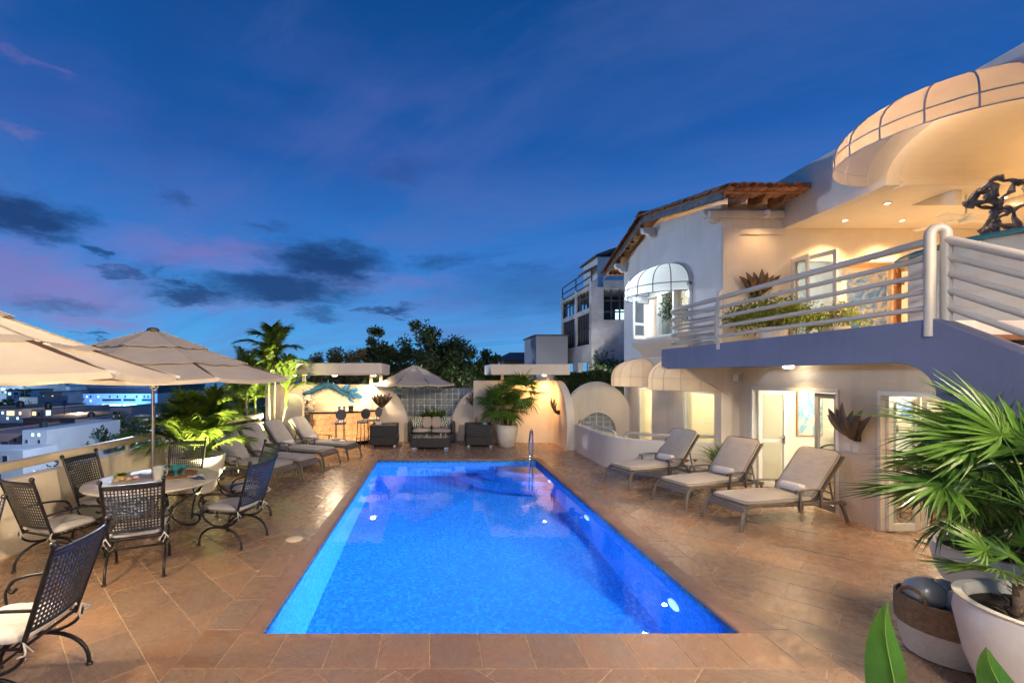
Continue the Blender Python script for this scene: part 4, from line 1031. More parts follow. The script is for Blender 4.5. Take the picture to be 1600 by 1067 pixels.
# ================================================================== WROUGHT-IRON DINING CHAIRS
def scroll(c, r0, turns, a0, sgn=1, n=18):
    """spiral in the y-z plane"""
    return [(c[0], c[1] + r0 * (1 - .75 * i / n) * cos(a0 + sgn * turns * 2 * pi * i / n), c[2] + r0 * (1 - .75 * i / n) * sin(a0 + sgn * turns * 2 * pi * i / n)) for i in range(n + 1)]
def chair_proto():
    t = thing('dining_chair', 'black wrought-iron dining chair with woven back', 'chair', (0, 0, 0), 0, 'wrought-iron dining chairs')
    def back(u, z):   # leaning, slightly hollow back: u -1..1 across
        k = (z - .44) / .62
        return (u * (.245 + .03 * k), -.235 - .20 * k - .035 * (1 - u * u) , z)
    m = MB()
    for s in (-1, 1):
        m.tube([back(s, .40), back(s, .55), back(s, .75), back(s, .95), back(s, 1.055)], .016, 8)
        p = back(s, 1.075); m.ball(p, .026, 8)
    m.tube([back(-1 + i * .2, 1.03) for i in range(11)], .013, 6); m.tube([back(-1 + i * .2, .52) for i in range(11)], .010, 6)
    m.build('back_frame', 'iron', t, angle=60)
    lat = MB(); nx, nz = 17, 15; z0, z1 = .53, .985
    for i in range(nx):
        u = -.93 + 1.86 * i / (nx - 1); w = .0065
        P_ = [back(u, z0 + (z1 - z0) * k / 4) for k in range(5)]
        for k in range(4): lat.bar(P_[k], P_[k + 1], w * 2, .006, up=(0, 1, 0))
    for j in range(nz):
        z = z0 + (z1 - z0) * j / (nz - 1)
        P_ = [back(-.95 + 1.9 * k / 6, z) for k in range(7)]
        for k in range(6): lat.bar(P_[k], P_[k + 1], .006, .0125, up=(0, 0, 1))
    stuff(lat.build('woven_back', 'iron_lattice', t, smooth=False))
    tb = MB().grid(lambda u, v: back(-.97 + 1.94 * u, .985 + .045 * v), 8, 1).build('top_band', 'iron_lattice', t)
    sd = tb.modifiers.new('thick', 'SOLIDIFY'); sd.thickness = .008
    m = MB(); m.tube([(-.25, -.23, .42), (.25, -.23, .42), (.26, .25, .42), (-.26, .25, .42)], .013, 8, True)
    for k in range(7): m.bar((-.24, -.17 + k * .062, .425), (.24, -.17 + k * .062, .425), .018, .005)
    m.build('seat_frame', 'iron', t, angle=60)
    c = MB().pillow((0, .01, .463), (.50, .49, .085), 6, 12).build('cushion', 'cushion_white', t, angle=80)
    for s in (-1, 1):
        b = MB()
        for q in range(3): b.tube(bez([(s * .235, -.225, .465), (s * (.26 + .02 * q), -.25 - .02 * q, .455 - .02 * q), (s * (.25 + .035 * (q - 1)), -.27 + .02 * q, .38 - .03 * (q % 2))], 4), .006, 5)
        b.ball((s * .24, -.235, .462), .014, 6)
        b.build('cushion_tie', 'cushion_white', c, angle=80)
    for s in (-1, 1):
        x = s * .262
        m = MB(); m.tube([(x, .31 * cos(pi * i / 14), .005 + .245 * sin(pi * i / 14) ** .8) for i in range(15)], .0145, 8)
        for y in (-.31, .31): m.lathe([(.001, 0), (.024, 0), (.024, .008), (.012, .018)], 10, (x, y, 0))
        m.build('leg', 'iron', t, angle=60)
        m = MB(); m.tube([(x, -.26 * cos(pi * i / 14), .42 - .165 * sin(pi * i / 14)) for i in range(15)], .0125, 8)
        m.tube(scroll((x, .255, .42 - .0), .045, 1.1, -pi / 2, 1), .009, 6)
        m.build('seat_curve', 'iron', t, angle=60)
        m = MB(); m.tube(bez([back(s, .66), (s * .285, -.12, .675), (s * .30, .08, .665), (s * .295, .225, .63), (s * .285, .265, .58), (s * .272, .235, .545), (s * .268, .20, .57)], 5) , .0115, 8)
        m.tube(bez([(s * .294, .235, .62), (s * .29, .29, .54), (s * .268, .262, .43)], 4), .010, 6)
        m.build('armrest', 'iron', t, angle=60)
    MB().tube([(-.262, 0, .25), (.262, 0, .25)], .011, 8).build('stretcher', 'iron', t)
    return t
C0 = chair_proto()
def face(p, q): return atan2(-(q[0] - p[0]), q[1] - p[1])
TC, TC2 = (-3.80, 6.15), (-3.95, 3.0)
first_chair = [True]
def chair(x, y, tgt, label, yaw=0):
    r = face((x, y), tgt) + yaw
    if first_chair[0]:
        first_chair[0] = False; C0.location = (x, y, 0.004); C0.rotation_euler = (0, 0, r); C0['label'] = label; return C0
    return dup(C0, (x, y, .004), r, label)
chair(-3.27, 5.03, TC, 'iron dining chair with its woven back to the viewer, in front of the stone table')
chair(-4.24, 5.16, TC, 'iron dining chair by the parapet whose white cushion faces right towards the stone table', .08)
chair(-4.44, 6.22, TC, 'iron dining chair backed against the parapet at the far left side of the stone table', .05)
chair(-4.05, 7.22, TC, 'iron dining chair behind the umbrella pole in front of the palm bowl')
chair(-2.92, 6.95, TC, 'iron dining chair at the far right of the stone table, half behind another chair')
chair(-2.62, 5.93, TC, 'iron dining chair on the pool side of the stone table, seen from its side', -.06)
chair(-2.86, 3.10, (-4.3, 3.0), 'large foreground iron dining chair cut off at the lower left corner', .02)
chair(-3.97, 3.52, TC2, 'iron dining chair of which only a strip of its back shows at the left edge', .18)
# ================================================================== STONE TABLE AND WHAT STANDS ON IT
tb = thing('dining_table', 'round stone-topped dining table on scrolled iron legs beside the parapet', 'table', (*TC, 0.004))
MB().lathe([(.001, .69), (.74, .69), (.785, .70), (.80, .715), (.795, .735), (.77, .742), (.001, .742)], 56).build('table_top', 'stone_top', tb, angle=50)
MB().tube([(.52 * cos(2 * pi * i / 32), .52 * sin(2 * pi * i / 32), .672) for i in range(32)], .014, 8, True).build('top_ring', 'iron', tb)
for k in range(4):
    a = pi / 4 + k * pi / 2; R = Matrix.Rotation(a, 4, 'Z')
    pts = bez([(.55, 0, .66), (.62, 0, .58), (.52, 0, .47), (.34, 0, .38), (.20, 0, .26), (.30, 0, .10), (.46, 0, .02), (.56, 0, .05), (.57, 0, .13), (.50, 0, .16), (.46, 0, .11)], 5)
    m = MB(); m.tube([R @ p for p in pts], .016, 8)
    m.tube([R @ Vector((.50 + .07 * (1 - .7 * i / 16) * cos(i * .45 + 2.2), 0, .585 + .07 * (1 - .7 * i / 16) * sin(i * .45 + 2.2))) for i in range(17)], .011, 6)
    m.build('leg', 'iron', tb, angle=60)
MB().tube([(.22 * cos(2 * pi * i / 24), .22 * sin(2 * pi * i / 24), .27) for i in range(24)], .011, 8, True).build('leg_ring', 'iron', tb)
TZ = .747
def on(x, y, z=0): return (TC[0] + x, TC[1] + y, TZ + z)
tr = thing('serving_tray', 'round dark wooden tray under the blue goblets on the stone table', 'tray', on(.20, .22))
MB().lathe([(.001, .0), (.22, .0), (.245, .03), (.25, .034), (.235, .034), (.215, .012), (.001, .012)], 32).build('tray_body', 'wood', tr)
def goblet(x, y, z, label):
    g = thing('goblet', label, 'goblet', on(x, y, z), group='blue glass goblets')
    MB().lathe([(.001, .0), (.04, .0), (.04, .006), (.012, .014), (.009, .05), (.014, .06), (.045, .075), (.062, .10), (.066, .118), (.060, .118), (.054, .10), (.038, .082), (.001, .07)], 20).build('cup', 'teal_glass', g)
goblet(.12, .30, .013, 'blue glass goblet on the tray, farthest back of the three beside the pole')
goblet(.25, .26, .013, 'blue glass goblet on the tray, right-hand one of the pair by the folded napkin')
goblet(.22, .13, .013, 'blue glass goblet on the tray, nearest to the glass pitcher')
goblet(-.06, .30, 0, 'blue glass goblet standing on the stone left of the umbrella pole')
pt = thing('pitcher', 'clear ribbed glass pitcher on the stone table beside the umbrella pole', 'pitcher', on(.07, -.02))
MB().lathe([(.001, 0), (.055, 0), (.06, .01), (.068, .08), (.075, .16), (.078, .17), (.070, .16), (.060, .06), (.001, .012)], 24).build('jug', 'float_glass', pt)
MB().tube(bez([(.07, 0, .145), (.115, 0, .135), (.12, 0, .08), (.064, 0, .04)], 5), .008, 6).build('handle', 'float_glass', pt)
pf = thing('appetizer_plate', 'white plate of flower-like snacks on the near left of the stone table', 'plate', on(-.28, -.16))
MB().lathe([(.001, .0), (.08, .0), (.17, .016), (.172, .02), (.08, .008), (.001, .008)], 32).build('plate', 'pot_white', pf)
rg = random.Random(4)
for k in range(9):
    a, r = k * 2.4, .03 + .011 * k
    MB().pillow((r * cos(a), r * sin(a), .03 + .012 * (k % 3)), (.07, .055, .035), 3, 6, a).build('snack', 'food', pf)
yb = thing('lime_bowl', 'small lime-green bowl with leaves on the stone table beside the snack plate', 'bowl', on(-.44, -.02))
MB().lathe([(.001, .0), (.035, .0), (.07, .03), (.078, .055), (.070, .055), (.05, .022), (.001, .015)], 24).build('bowl', 'lime', yb)
m = MB()
for k in range(14):
    a = rg.uniform(0, 6.28); R = Matrix.Rotation(a, 4, 'Z')
    m.add([(0, 0, .04), (.035, -.014, .075), (.075, 0, .085), (.035, .014, .075)], [(0, 1, 2, 3)], Matrix.Translation((rg.uniform(-.02, .06), rg.uniform(-.03, .03), 0)) @ R)
stuff(m.build('leaves', 'leaf_broad', yb))
def napkin(x, y, rz, mat, label, s=(.20, .15)):
    o = MB().grid(lambda u, v: ((u - .5) * s[0], (v - .5) * s[1], .008 + .012 * sin(u * 5) * sin(v * 4 + 1) + .006 * sin(u * 11 + v * 7)), 10, 8).build('napkin', mat)
    o.location = on(x, y, .012); o.rotation_euler = (0, 0, rz); sd = o.modifiers.new('thick', 'SOLIDIFY'); sd.thickness = .006
    tag(o, label, 'napkin')
napkin(.50, .12, .4, 'cushion_white', 'crumpled white napkin at the pool side of the stone table')
napkin(.16, -.38, -.3, 'navy_cloth', 'navy blue napkin lying at the near edge of the stone table', (.20, .08))
napkin(.60, .00, .9, 'navy_cloth', 'navy blue napkin under the white one at the right of the table', (.10, .2))
# ================================================================== UMBRELLAS
def umbrella(loc, r, edge, apex, phase, label, tilt=(0, 0), base=True, name='patio_umbrella'):
    t = thing(name, label, 'umbrella', loc, 0, 'three-tier patio umbrellas')
    rh = apex - edge; n = 8
    def prof(q): return edge + rh * max(0, 1 - q) ** 1.12        # q = fraction of radius
    tp_ = thing_T = Matrix.Translation((0, 0, edge)) @ Euler((tilt[0], tilt[1], 0)).to_matrix().to_4x4() @ Matrix.Translation((0, 0, -edge))
    def pt(a, q, dz=0, sag=.0):
        # straight hem between ribs: radius of an octagon, cloth sagging slightly between ribs
        loc_ = (a - phase) % (2 * pi / n) - pi / n; k = cos(pi / n) / cos(loc_)
        s = (1 - (k - cos(pi / n)) / (1 - cos(pi / n)))
        return tp_ @ Vector((r * q * k * cos(a), r * q * k * sin(a), prof(q) + dz - sag * s * q))
    for i, (q0, q1, dz) in enumerate(((.06, .40, .055), (.33, .70, .026), (.63, 1.0, .0))):
        m = MB(); N = n * 8
        m.grid(lambda u, v: pt(phase + 2 * pi * u, q0 + (q1 - q0) * v, dz + (.010 * sin(u * 2 * pi * n * 2.5) * (v ** 3) if i < 2 else 0), .035), N, 6)
        o = m.build('canopy_tier', 'canvas', t, angle=28)
        for k in range(n):
            a = phase + k * 2 * pi / n
            MB().tube([pt(a, q0 + (q1 - q0) * v / 4, dz + .004) for v in range(5)], .006, 5).build('seam', 'canvas', o)
        if i == 2:
            h = MB(); h.grid(lambda u, v: pt(phase + 2 * pi * u, 1.0 + .002, -.045 * v, .035), N, 1); h.build('hem', 'canvas', o, angle=28)
    for k in range(n):
        a = phase + k * 2 * pi / n
        rb = MB().bar(pt(a, .06, -.03), pt(a, .985, -.018), .022, .03).build('rib', 'rib_brown', t)
        MB().tube([pt(a, .95, -.02), pt(a, 1.02, -.014)], .016, 8).build('rib_tip', 'plastic_white', rb)
        MB().bar(pt(a, .52, -.03), tp_ @ Vector((0.03 * cos(a), .03 * sin(a), edge + .03)), .014, .018).build('strut', 'rib_brown', rb)
    MB().lathe([(.001, apex + .075), (.05, apex + .07), (.075, apex + .05), (.08, apex + .02), (.001, apex + .01)], 18).build('finial_cap', 'rib_brown', t)
    z0 = .03
    MB().tube([(0, 0, z0), (0, 0, apex + .02)], .021, 12).build('pole', 'pole_metal', t)
    MB().lathe([(.022, edge - .02), (.05, edge - .01), (.05, edge + .05), (.022, edge + .06)], 16).build('hub', 'pole_metal', t)
    c = MB().box((.035, -.03, edge - .10), (.06, .07, .09)).build('crank_box', 'plastic_white', t, bevel=.012)
    MB().tube(bez([(.05, -.06, edge - .08), (.11, -.10, edge - .06), (.14, -.11, edge - .12), (.08, -.10, edge - .17), (.0, -.07, edge - .12), (-.04, -.06, edge - .02)], 6), .006, 6).build('cord', 'plastic_white', c)
    if base: MB().lathe([(.001, .0), (.25, .0), (.25, .05), (.2, .075), (.03, .09), (.03, .3), (.001, .3)], 24).build('base', 'pole_metal', t)
    return t
umbrella((TC[0] - .05, TC[1] + .06, .004), 1.78, 2.115, 2.72, radians(-38), 'beige three-tier umbrella standing through the stone dining table')
umbrella((TC2[0] + .05, TC2[1] + .12, .004), 1.86, 2.165, 2.86, radians(-7), 'nearest beige umbrella, cut off by the left edge of the photo', (radians(-1.3), 0))
umbrella((-.68, 15.2, .004), 1.38, 1.86, 2.44, radians(22), 'small beige umbrella behind the wicker sofa')
# second table, mostly out of frame
t2 = thing('side_dining_table', 'second round stone table under the nearest umbrella', 'table', (*TC2, .004))
MB().lathe([(.001, .69), (.64, .69), (.69, .70), (.70, .715), (.69, .735), (.001, .742)], 48).build('table_top', 'stone_top', t2)
for k in range(4):
    R = Matrix.Rotation(pi / 4 + k * pi / 2, 4, 'Z'); MB().tube([R @ p for p in bez([(.5, 0, .69), (.5, 0, .5), (.2, 0, .28), (.42, 0, .03), (.48, 0, .012)], 6)], .016, 8).build('leg', 'iron', t2)
# ================================================================== SUN LOUNGERS
def lounger_proto():
    t = thing('sun_lounger', 'lounger', 'sun lounger', (0, 0, 0), 0, 'sun loungers along the pool')
    # local: foot end at y=-.95, head at y=+.95, width .64; back raised
    W2_ = .31; hy = .33; ba = radians(50); bl = .80
    m = MB()
    for s in (-1, 1):
        pts = bez([(s * W2_, -.93, .255), (s * W2_, -.80, .335), (s * W2_, -.45, .325), (s * W2_, 0, .31), (s * W2_, .45, .30), (s * W2_, .80, .29), (s * W2_, .88, .26)], 4)
        for a, b in zip(pts, pts[1:]): m.bar(a, b, .032, .05)
    m.bar((-W2_, -.90, .275), (W2_, -.90, .275), .03, .075); m.bar((-W2_, .86, .27), (W2_, .86, .27), .03, .04); m.bar((-W2_, .05, .30), (W2_, .05, .30), .03, .03)
    m.build('frame', 'lounge_frame', t, bevel=.005)
    for s in (-1, 1):
        m = MB(); p = bez([(s * W2_, -.80, .33), (s * W2_, -.90, .28), (s * (W2_ + .012), -.95, .14), (s * (W2_ + .022), -.985, .0)], 4)
        for a, b in zip(p, p[1:]): m.bar(a, b, .030, .042, up=(0, 1, 0))
        m.build('leg', 'lounge_frame', t, bevel=.004)
        m = MB(); p = bez([(s * W2_, .70, .295), (s * W2_, .80, .26), (s * (W2_ + .01), .86, .13), (s * (W2_ + .02), .90, .0)], 4)
        for a, b in zip(p, p[1:]): m.bar(a, b, .030, .042, up=(0, 1, 0))
        m.build('leg', 'lounge_frame', t, bevel=.004)
    m = MB().b2(-W2_ + .02, W2_ - .02, -.88, hy, .318, .332).build('sling', 'sling', t)
    def bk(x, d, h): return Vector((x, hy + d * cos(ba) - h * sin(ba), .335 + d * sin(ba) + h * cos(ba)))
    m = MB()
    for s in (-1, 1): m.bar(bk(s * .295, 0, -.02), bk(s * .295, bl + .02, -.02), .03, .035, up=(0, 1, 0))
    m.bar(bk(-.295, bl, -.02), bk(.295, bl, -.02), .035, .03, up=(0, 1, 0))
    m.build('backrest_frame', 'lounge_frame', t, bevel=.004)
    TB = Matrix.Translation((0, hy, .335)) @ Matrix.Rotation(ba, 4, 'X')
    MB().box((0, bl / 2, -.012), (.57, bl, .01), 0, TB).build('back_sling', 'sling', t)
    for s in (-1, 1): 
        pr = MB(); pr.bar(bk(s * .27, .42, -.03), (s * .27, .72, .28), .014, .022); pr.build('back_prop', 'lounge_frame', t)
    sc_ = MB().pillow((0, -.265, .372), (.61, 1.22, .105), 9, 14).build('seat_cushion', 'cushion_taupe', t, angle=80)
    def edge(hx, hy_, n=40):
        sg = lambda q, p: math.copysign(abs(q) ** p, q)
        return [(hx * sg(cos(2 * pi * i / n), 2 / 9), hy_ * sg(sin(2 * pi * i / n), 2 / 9)) for i in range(n)]
    for dz in (.020, -.022): MB().tube([(a, b - .265, .372 + dz) for a, b in edge(.304, .609)], .0052, 5, True).build('piping', 'sling', sc_)
    bc_ = MB().pillow((0, bl / 2 + .02, .048), (.60, bl + .06, .10), 9, 14, 0, TB).build('back_cushion', 'cushion_taupe', t, angle=80)
    for dz in (.020, -.020): MB().tube([TB @ Vector((a, b + bl / 2 + .02, .048 + dz)) for a, b in edge(.299, bl / 2 + .029)], .0052, 5, True).build('piping', 'sling', bc_)
    for s in (-1, 1):
        x = s * .335
        m = MB(); m.bar((x, .02, .20), (x, .02, .50), .026, .036, up=(0, 1, 0)); m.bar((x, .40, .24), (x, .40, .49), .026, .036, up=(0, 1, 0))
        p = bez([(x, -.06, .465), (x, -.03, .505), (x, .12, .515), (x, .34, .51), (x, .46, .485), (x, .55, .45)], 4)
        for a, b in zip(p, p[1:]): m.bar(a, b, .042, .018)
        m.bar((x, .02, .215), (s * .30, .02, .305), .02, .03); m.bar((x, .40, .25), (s * .30, .40, .295), .02, .03)
        m.build('armrest', 'lounge_frame', t, bevel=.004)
    return t
L0 = lounger_proto()
fl = [True]
def lounger(foot_mid, ang, label):
    """foot_mid: middle of the foot end; ang: heading from foot to head (degrees from +x)"""
    a = radians(ang); x, y = foot_mid[0] + .97 * cos(a), foot_mid[1] + .97 * sin(a); rz = a - pi / 2
    if fl[0]:
        fl[0] = False; L0.location = (x, y, .004); L0.rotation_euler = (0, 0, rz); L0['label'] = label; return L0
    return dup(L0, (x, y, .004), rz, label)
def towel(lg, y, x=0.0, label='', g='rolled towels on the loungers'):
    r = lg.rotation_euler.z; o = MB(); n = 46
    pts = []
    prof = [( (.012 + .052 * i / n) * cos(i * .45), (.012 + .052 * i / n) * sin(i * .45)) for i in range(n + 1)]
    o.lathe([(.001, -.17), (.045, -.17), (.064, -.155), (.067, -.1), (.066, .0), (.067, .1), (.064, .155), (.045, .17), (.001, .17)], 20)
    t = o.build('rolled_towel', 'towel', None, angle=60)
    sp_ = MB().tube([(a, b, .172) for a, b in prof[::1]], .004, 4).build('towel_edge', 'towel', t)
    sp2 = MB().tube([(a, b, -.172) for a, b in prof[::1]], .004, 4).build('towel_edge', 'towel', t)
    t.location = Matrix.Translation(lg.location) @ Matrix.Rotation(r, 4, 'Z') @ Vector((x, y, .425 + .062)); t.rotation_euler = Euler((0, pi / 2, r)); t.rotation_euler = (Matrix.Rotation(r, 4, 'Z') @ Matrix.Rotation(pi / 2, 4, 'Y')).to_euler()
    tag(t, label, 'towel', g)
r1 = lounger((4.13, 6.55), 13, 'grey-taupe sun lounger on the right, nearest the viewer in front of the pier')
r2 = lounger((3.87, 7.54), 21, 'middle sun lounger of the three on the right, in front of the open glazed door')
r3 = lounger((3.50, 8.79), 21, 'farthest of the three right-hand sun loungers, beside the drinks table')
towel(r1, .245, .05, 'white rolled towel on the nearest right-hand lounger')
towel(r2, .245, .05, 'white rolled towel on the middle right-hand lounger')
towel(r3, .245, .05, 'white rolled towel on the farthest right-hand lounger')
l1 = lounger((-2.90, 8.99), 157, 'left-hand sun lounger nearest the dining table, by the palm bowl')
l2 = lounger((-2.60, 9.68), 157, 'second left-hand sun lounger counted from the dining table')
l3 = lounger((-2.45, 10.81), 158, 'third left-hand sun lounger counted from the dining table, with a towel')
l4 = lounger((-2.08, 11.77), 160, 'farthest left-hand sun lounger, in front of the bar')
towel(l2, .25, -.1, 'white rolled towel on the second left-hand lounger')
towel(l3, .25, -.1, 'white rolled towel on the third left-hand lounger')
towel(l4, .25, -.12, 'white rolled towel on the lounger in front of the bar')
bx = thing('snack_box', 'small pale box lying on the cushion of the lounger in front of the bar', 'box', (-2.62, 12.02, .432))
MB().box((0, 0, .02), (.20, .14, .04), .4).build('box_body', 'cushion_taupe', bx, bevel=.006); MB().box((0, 0, .046), (.21, .15, .012), .4).build('lid', 'cream_paint', bx, bevel=.004)
# drinks table
dt = thing('drinks_table', 'small dark side table between the middle and far right loungers', 'side table', (4.72, 8.42, .004))
m = MB().box((0, 0, .42), (.46, .46, .02), .35).build('table_top', 'black_stone', dt, bevel=.006)
MB().box((0, 0, .405), (.49, .49, .03), .35).build('top_rim', 'lounge_frame', dt, bevel=.006)
for a in range(4):
    R = Matrix.Rotation(.35 + a * pi / 2, 4, 'Z'); MB().tube([R @ Vector(p) for p in ((.22, .22, .40), (.235, .235, .2), (.25, .25, 0))], .014, 8).build('leg', 'lounge_frame', dt)
def cocktail(x, y, label):
    g = thing('cocktail_glass', label, 'glass', (x, y, .438), group='pair of cocktail glasses')
    MB().lathe([(.001, 0), (.035, 0), (.035, .004), (.006, .01), (.0045, .085), (.006, .09), (.055, .155), (.053, .155), (.004, .096), (.001, .094)], 20).build('glass', 'clear_glass', g)
    MB().lathe([(.001, .098), (.004, .098), (.042, .145), (.001, .145)], 18).build('drink', 'orange_drink', g)
cocktail(4.63, 8.40, 'orange cocktail in a stemmed glass, left one of the pair on the drinks table')
cocktail(4.83, 8.46, 'orange cocktail in a stemmed glass, right one of the pair on the drinks table')
# ================================================================== WICKER SET
def wicker_body(mb, x0, x1, y0, y1, z0, z1):
    mb.b2(x0, x1, y0, y1, z0, z1)
def weave(parent, x0, x1, y, z0, z1, nrm=-1):
    """upright canes on a face, joined: too fine to pick apart"""
    m = MB(); n = int(abs(x1 - x0) / .028)
    for i in range(n):
        x = x0 + (x1 - x0) * (i + .5) / n; m.tube([(x, y, z0), (x, y, z1)], .0085, 5)
    stuff(m.build('canes', 'wicker', parent))
def armchair(x, y, rz, label):
    t = thing('wicker_armchair', label, 'armchair', (x, y, .004), rz, 'dark wicker armchairs')
    MB().b2(-.42, .42, -.40, .40, .05, .30).build('base', 'wicker', t, bevel=.03, seg=3)
    for s in (-1, 1):
        MB().b2(s * .42 - (.14 if s > 0 else 0), s * .42 + (.14 if s < 0 else 0), -.40, .40, .302, .66).build('arm', 'wicker', t, bevel=.03, seg=3)
    MB().b2(-.278, .278, .26, .40, .302, .66).build('back', 'wicker', t, bevel=.03, seg=3)
    MB().pillow((0, -.05, .37), (.54, .60, .14), 7, 10).build('seat_cushion', 'cushion_taupe', t, angle=80)
    MB().pillow((0, .19, .55), (.52, .16, .34), 6, 10).build('back_cushion', 'cushion_white', t, angle=80)
    weave(t, -.42, .42, -.404, .07, .285)
    m = MB(); n = 28
    for s in (-1, 1):
        for i in range(n): m.tube([(s * .424, -.38 + .76 * i / n, .07), (s * .424, -.38 + .76 * i / n, .64)], .0085, 5)
    stuff(m.build('canes', 'wicker', t))
    m2 = MB()
    for i in range(28): m2.tube([(-.40 + .8 * i / 27, .404, .07), (-.40 + .8 * i / 27, .404, .64)], .0085, 5)
    stuff(m2.build('canes', 'wicker', t))
    for sx in (-1, 1):
        for sy in (-1, 1): MB().box((sx * .34, sy * .33, .025), (.10, .07, .05)).build('foot', 'chrome', t)
    return t
armchair(-1.55, 14.0, radians(90), 'dark wicker armchair left of the coffee table, beside the bar')
armchair(1.33, 14.0, radians(-90), 'dark wicker armchair right of the coffee table, beside the white palm pot')
sf = thing('wicker_sofa', 'dark wicker two-seat sofa below the glass blocks', 'sofa', (-.12, 14.75, .004))
MB().b2(-.76, .76, -.38, .38, .05, .30).build('base', 'wicker', sf, bevel=.03, seg=3)
for s in (-1, 1): MB().b2(min(s * .76, s * .63), max(s * .76, s * .63), -.38, .38, .302, .66).build('arm', 'wicker', sf, bevel=.03, seg=3)
MB().b2(-.628, .628, .24, .38, .302, .68).build('back', 'wicker', sf, bevel=.03, seg=3)
for s in (-1, 1): MB().pillow((s * .312, -.06, .37), (.62, .60, .14), 8, 10).build('seat_cushion', 'cushion_taupe', sf, angle=80)
weave(sf, -.76, .76, -.384, .07, .285)
def leafprint(o):
    m = MATS['fabric_leaf']; n, l = m.node_tree.nodes, m.node_tree.links; b = n['Principled BSDF']
    g = n.new('ShaderNodeTexCoord'); v = n.new('ShaderNodeTexVoronoi'); v.feature = 'DISTANCE_TO_EDGE'; v.inputs['Scale'].default_value = 9
    w_ = n.new('ShaderNodeTexWave'); w_.inputs['Scale'].default_value = 5; w_.inputs['Distortion'].default_value = 9; w_.inputs['Detail'].default_value = 2; w_.inputs['Detail Scale'].default_value = 1.6
    l.new(g.outputs['Object'], w_.inputs['Vector'])
    gt = n.new('ShaderNodeMath'); gt.operation = 'GREATER_THAN'; gt.inputs[1].default_value = .52; l.new(w_.outputs['Fac'], gt.inputs[0])
    x = n.new('ShaderNodeMix'); x.data_type = 'RGBA'; l.new(gt.outputs[0], x.inputs[0]); x.inputs[6].default_value = (.70, .68, .60, 1); x.inputs[7].default_value = (.02, .12, .05, 1)
    l.new(x.outputs[2], b.inputs['Base Color'])
leafprint(None)
def cush(x, mat, label, tilt=.28, w=.40, rz=0.0, y=.10):
    o = MB().pillow((0, 0, 0), (w, .15, .38), 5, 12).build('throw_cushion', mat, None, angle=80); o.location = (-.12 + x, 14.75 + y, .615); o.rotation_euler = (-tilt, 0, rz); tag(o, label, 'cushion', 'throw cushions on the sofa')
cush(-.47, 'fabric_leaf', 'green leaf-print cushion at the left end of the wicker sofa', .3, .40, .12)
cush(.47, 'fabric_leaf', 'green leaf-print cushion at the right end of the wicker sofa', .3, .40, -.12)
cush(-.15, 'fabric_beige', 'plain beige sofa cushion next to the left leaf-print cushion', .26, .32, .03, .06)
cush(.16, 'fabric_beige', 'plain beige sofa cushion next to the right leaf-print cushion', .26, .32, -.03, .06)
ct = thing('coffee_table', 'low dark wicker coffee table with a glass top in front of the sofa', 'coffee table', (-.14, 13.45, .004))
MB().b2(-.57, .57, -.30, .30, .05, .31).build('body', 'wicker', ct, bevel=.02); weave(ct, -.57, .57, -.304, .07, .30)
MB().b2(-.585, .585, -.315, .315, .312, .324).build('glass_top', 'black_stone', ct, bevel=.003)
for sx in (-1, 1):
    for sy in (-1, 1): MB().box((sx * .46, sy * .24, .025), (.12, .07, .05)).build('foot', 'chrome', ct)
fv = thing('flower_vase', 'small glass vase with a green sprig on the coffee table', 'vase', (-.25, 13.42, .33))
MB().lathe([(.001, 0), (.03, 0), (.035, .03), (.02, .08), (.025, .10), (.02, .10), (.001, .02)], 14).build('vase_body', 'float_glass', fv)
m = MB(); rg = random.Random(9)
for k in range(22):
    a = rg.uniform(0, 6.28); R = Matrix.Translation((0, 0, .09)) @ Matrix.Rotation(a, 4, 'Z') @ Matrix.Rotation(-rg.uniform(.2, 1.2), 4, 'Y'); L = rg.uniform(.10, .2)
    m.add([(0, 0, 0), (L * .5, -.018, 0), (L, 0, -.01), (L * .5, .018, 0)], [(0, 1, 2, 3)], R)
stuff(m.build('sprig', 'leaf_broad', fv))
def hold(x, label):
    c = thing('candle_holder', label, 'candle holder', (x, 13.35, .33), group='candle holders on the coffee table')
    MB().lathe([(.001, 0), (.03, 0), (.01, .01), (.008, .06), (.03, .07), (.03, .11), (.026, .11), (.024, .075), (.001, .07)], 14).build('holder', 'float_glass', c)
hold(.16, 'clear glass candle holder on the coffee table, inner one'); hold(.30, 'clear glass candle holder on the coffee table, outer right one')
# ================================================================== BAR STOOLS AND BAR THINGS
def stool_proto():
    t = thing('bar_stool', 'stool', 'bar stool', (0, 0, 0), 0, 'iron bar stools')
    MB().lathe([(.001, .76), (.15, .76), (.175, .78), (.175, .80), (.15, .825), (.001, .83)], 22).build('seat', 'cushion_white', t)
    MB().tube([(.165 * cos(2 * pi * i / 20), .165 * sin(2 * pi * i / 20), .752) for i in range(20)], .011, 6, True).build('seat_ring', 'iron', t)
    for k in range(4):
        a = pi / 4 + k * pi / 2; MB().tube([(.15 * cos(a), .15 * sin(a), .75), (.17 * cos(a), .17 * sin(a), .4), (.21 * cos(a), .21 * sin(a), 0)], .011, 6).build('leg', 'iron', t)
    MB().tube([(.185 * cos(2 * pi * i / 20), .185 * sin(2 * pi * i / 20), .28) for i in range(20)], .008, 6, True).build('footring', 'iron', t)
    m = MB(); 
    m.lathe([(.001, -.006), (.15, -.006), (.155, 0), (.15, .006), (.001, .006)], 24)
    for i, p in enumerate(m.v): m.v[i] = (p[0], -.19 + p[2], 1.02 + p[1] * 1.0)
    b = m.build('backrest', 'iron_lattice', t)
    for s in (-1, 1): MB().tube([(s * .07, -.15, .76), (s * .08, -.185, .88), (s * .10, -.19, .95)], .009, 6).build('back_post', 'iron', b)
    return t
S0 = stool_proto()
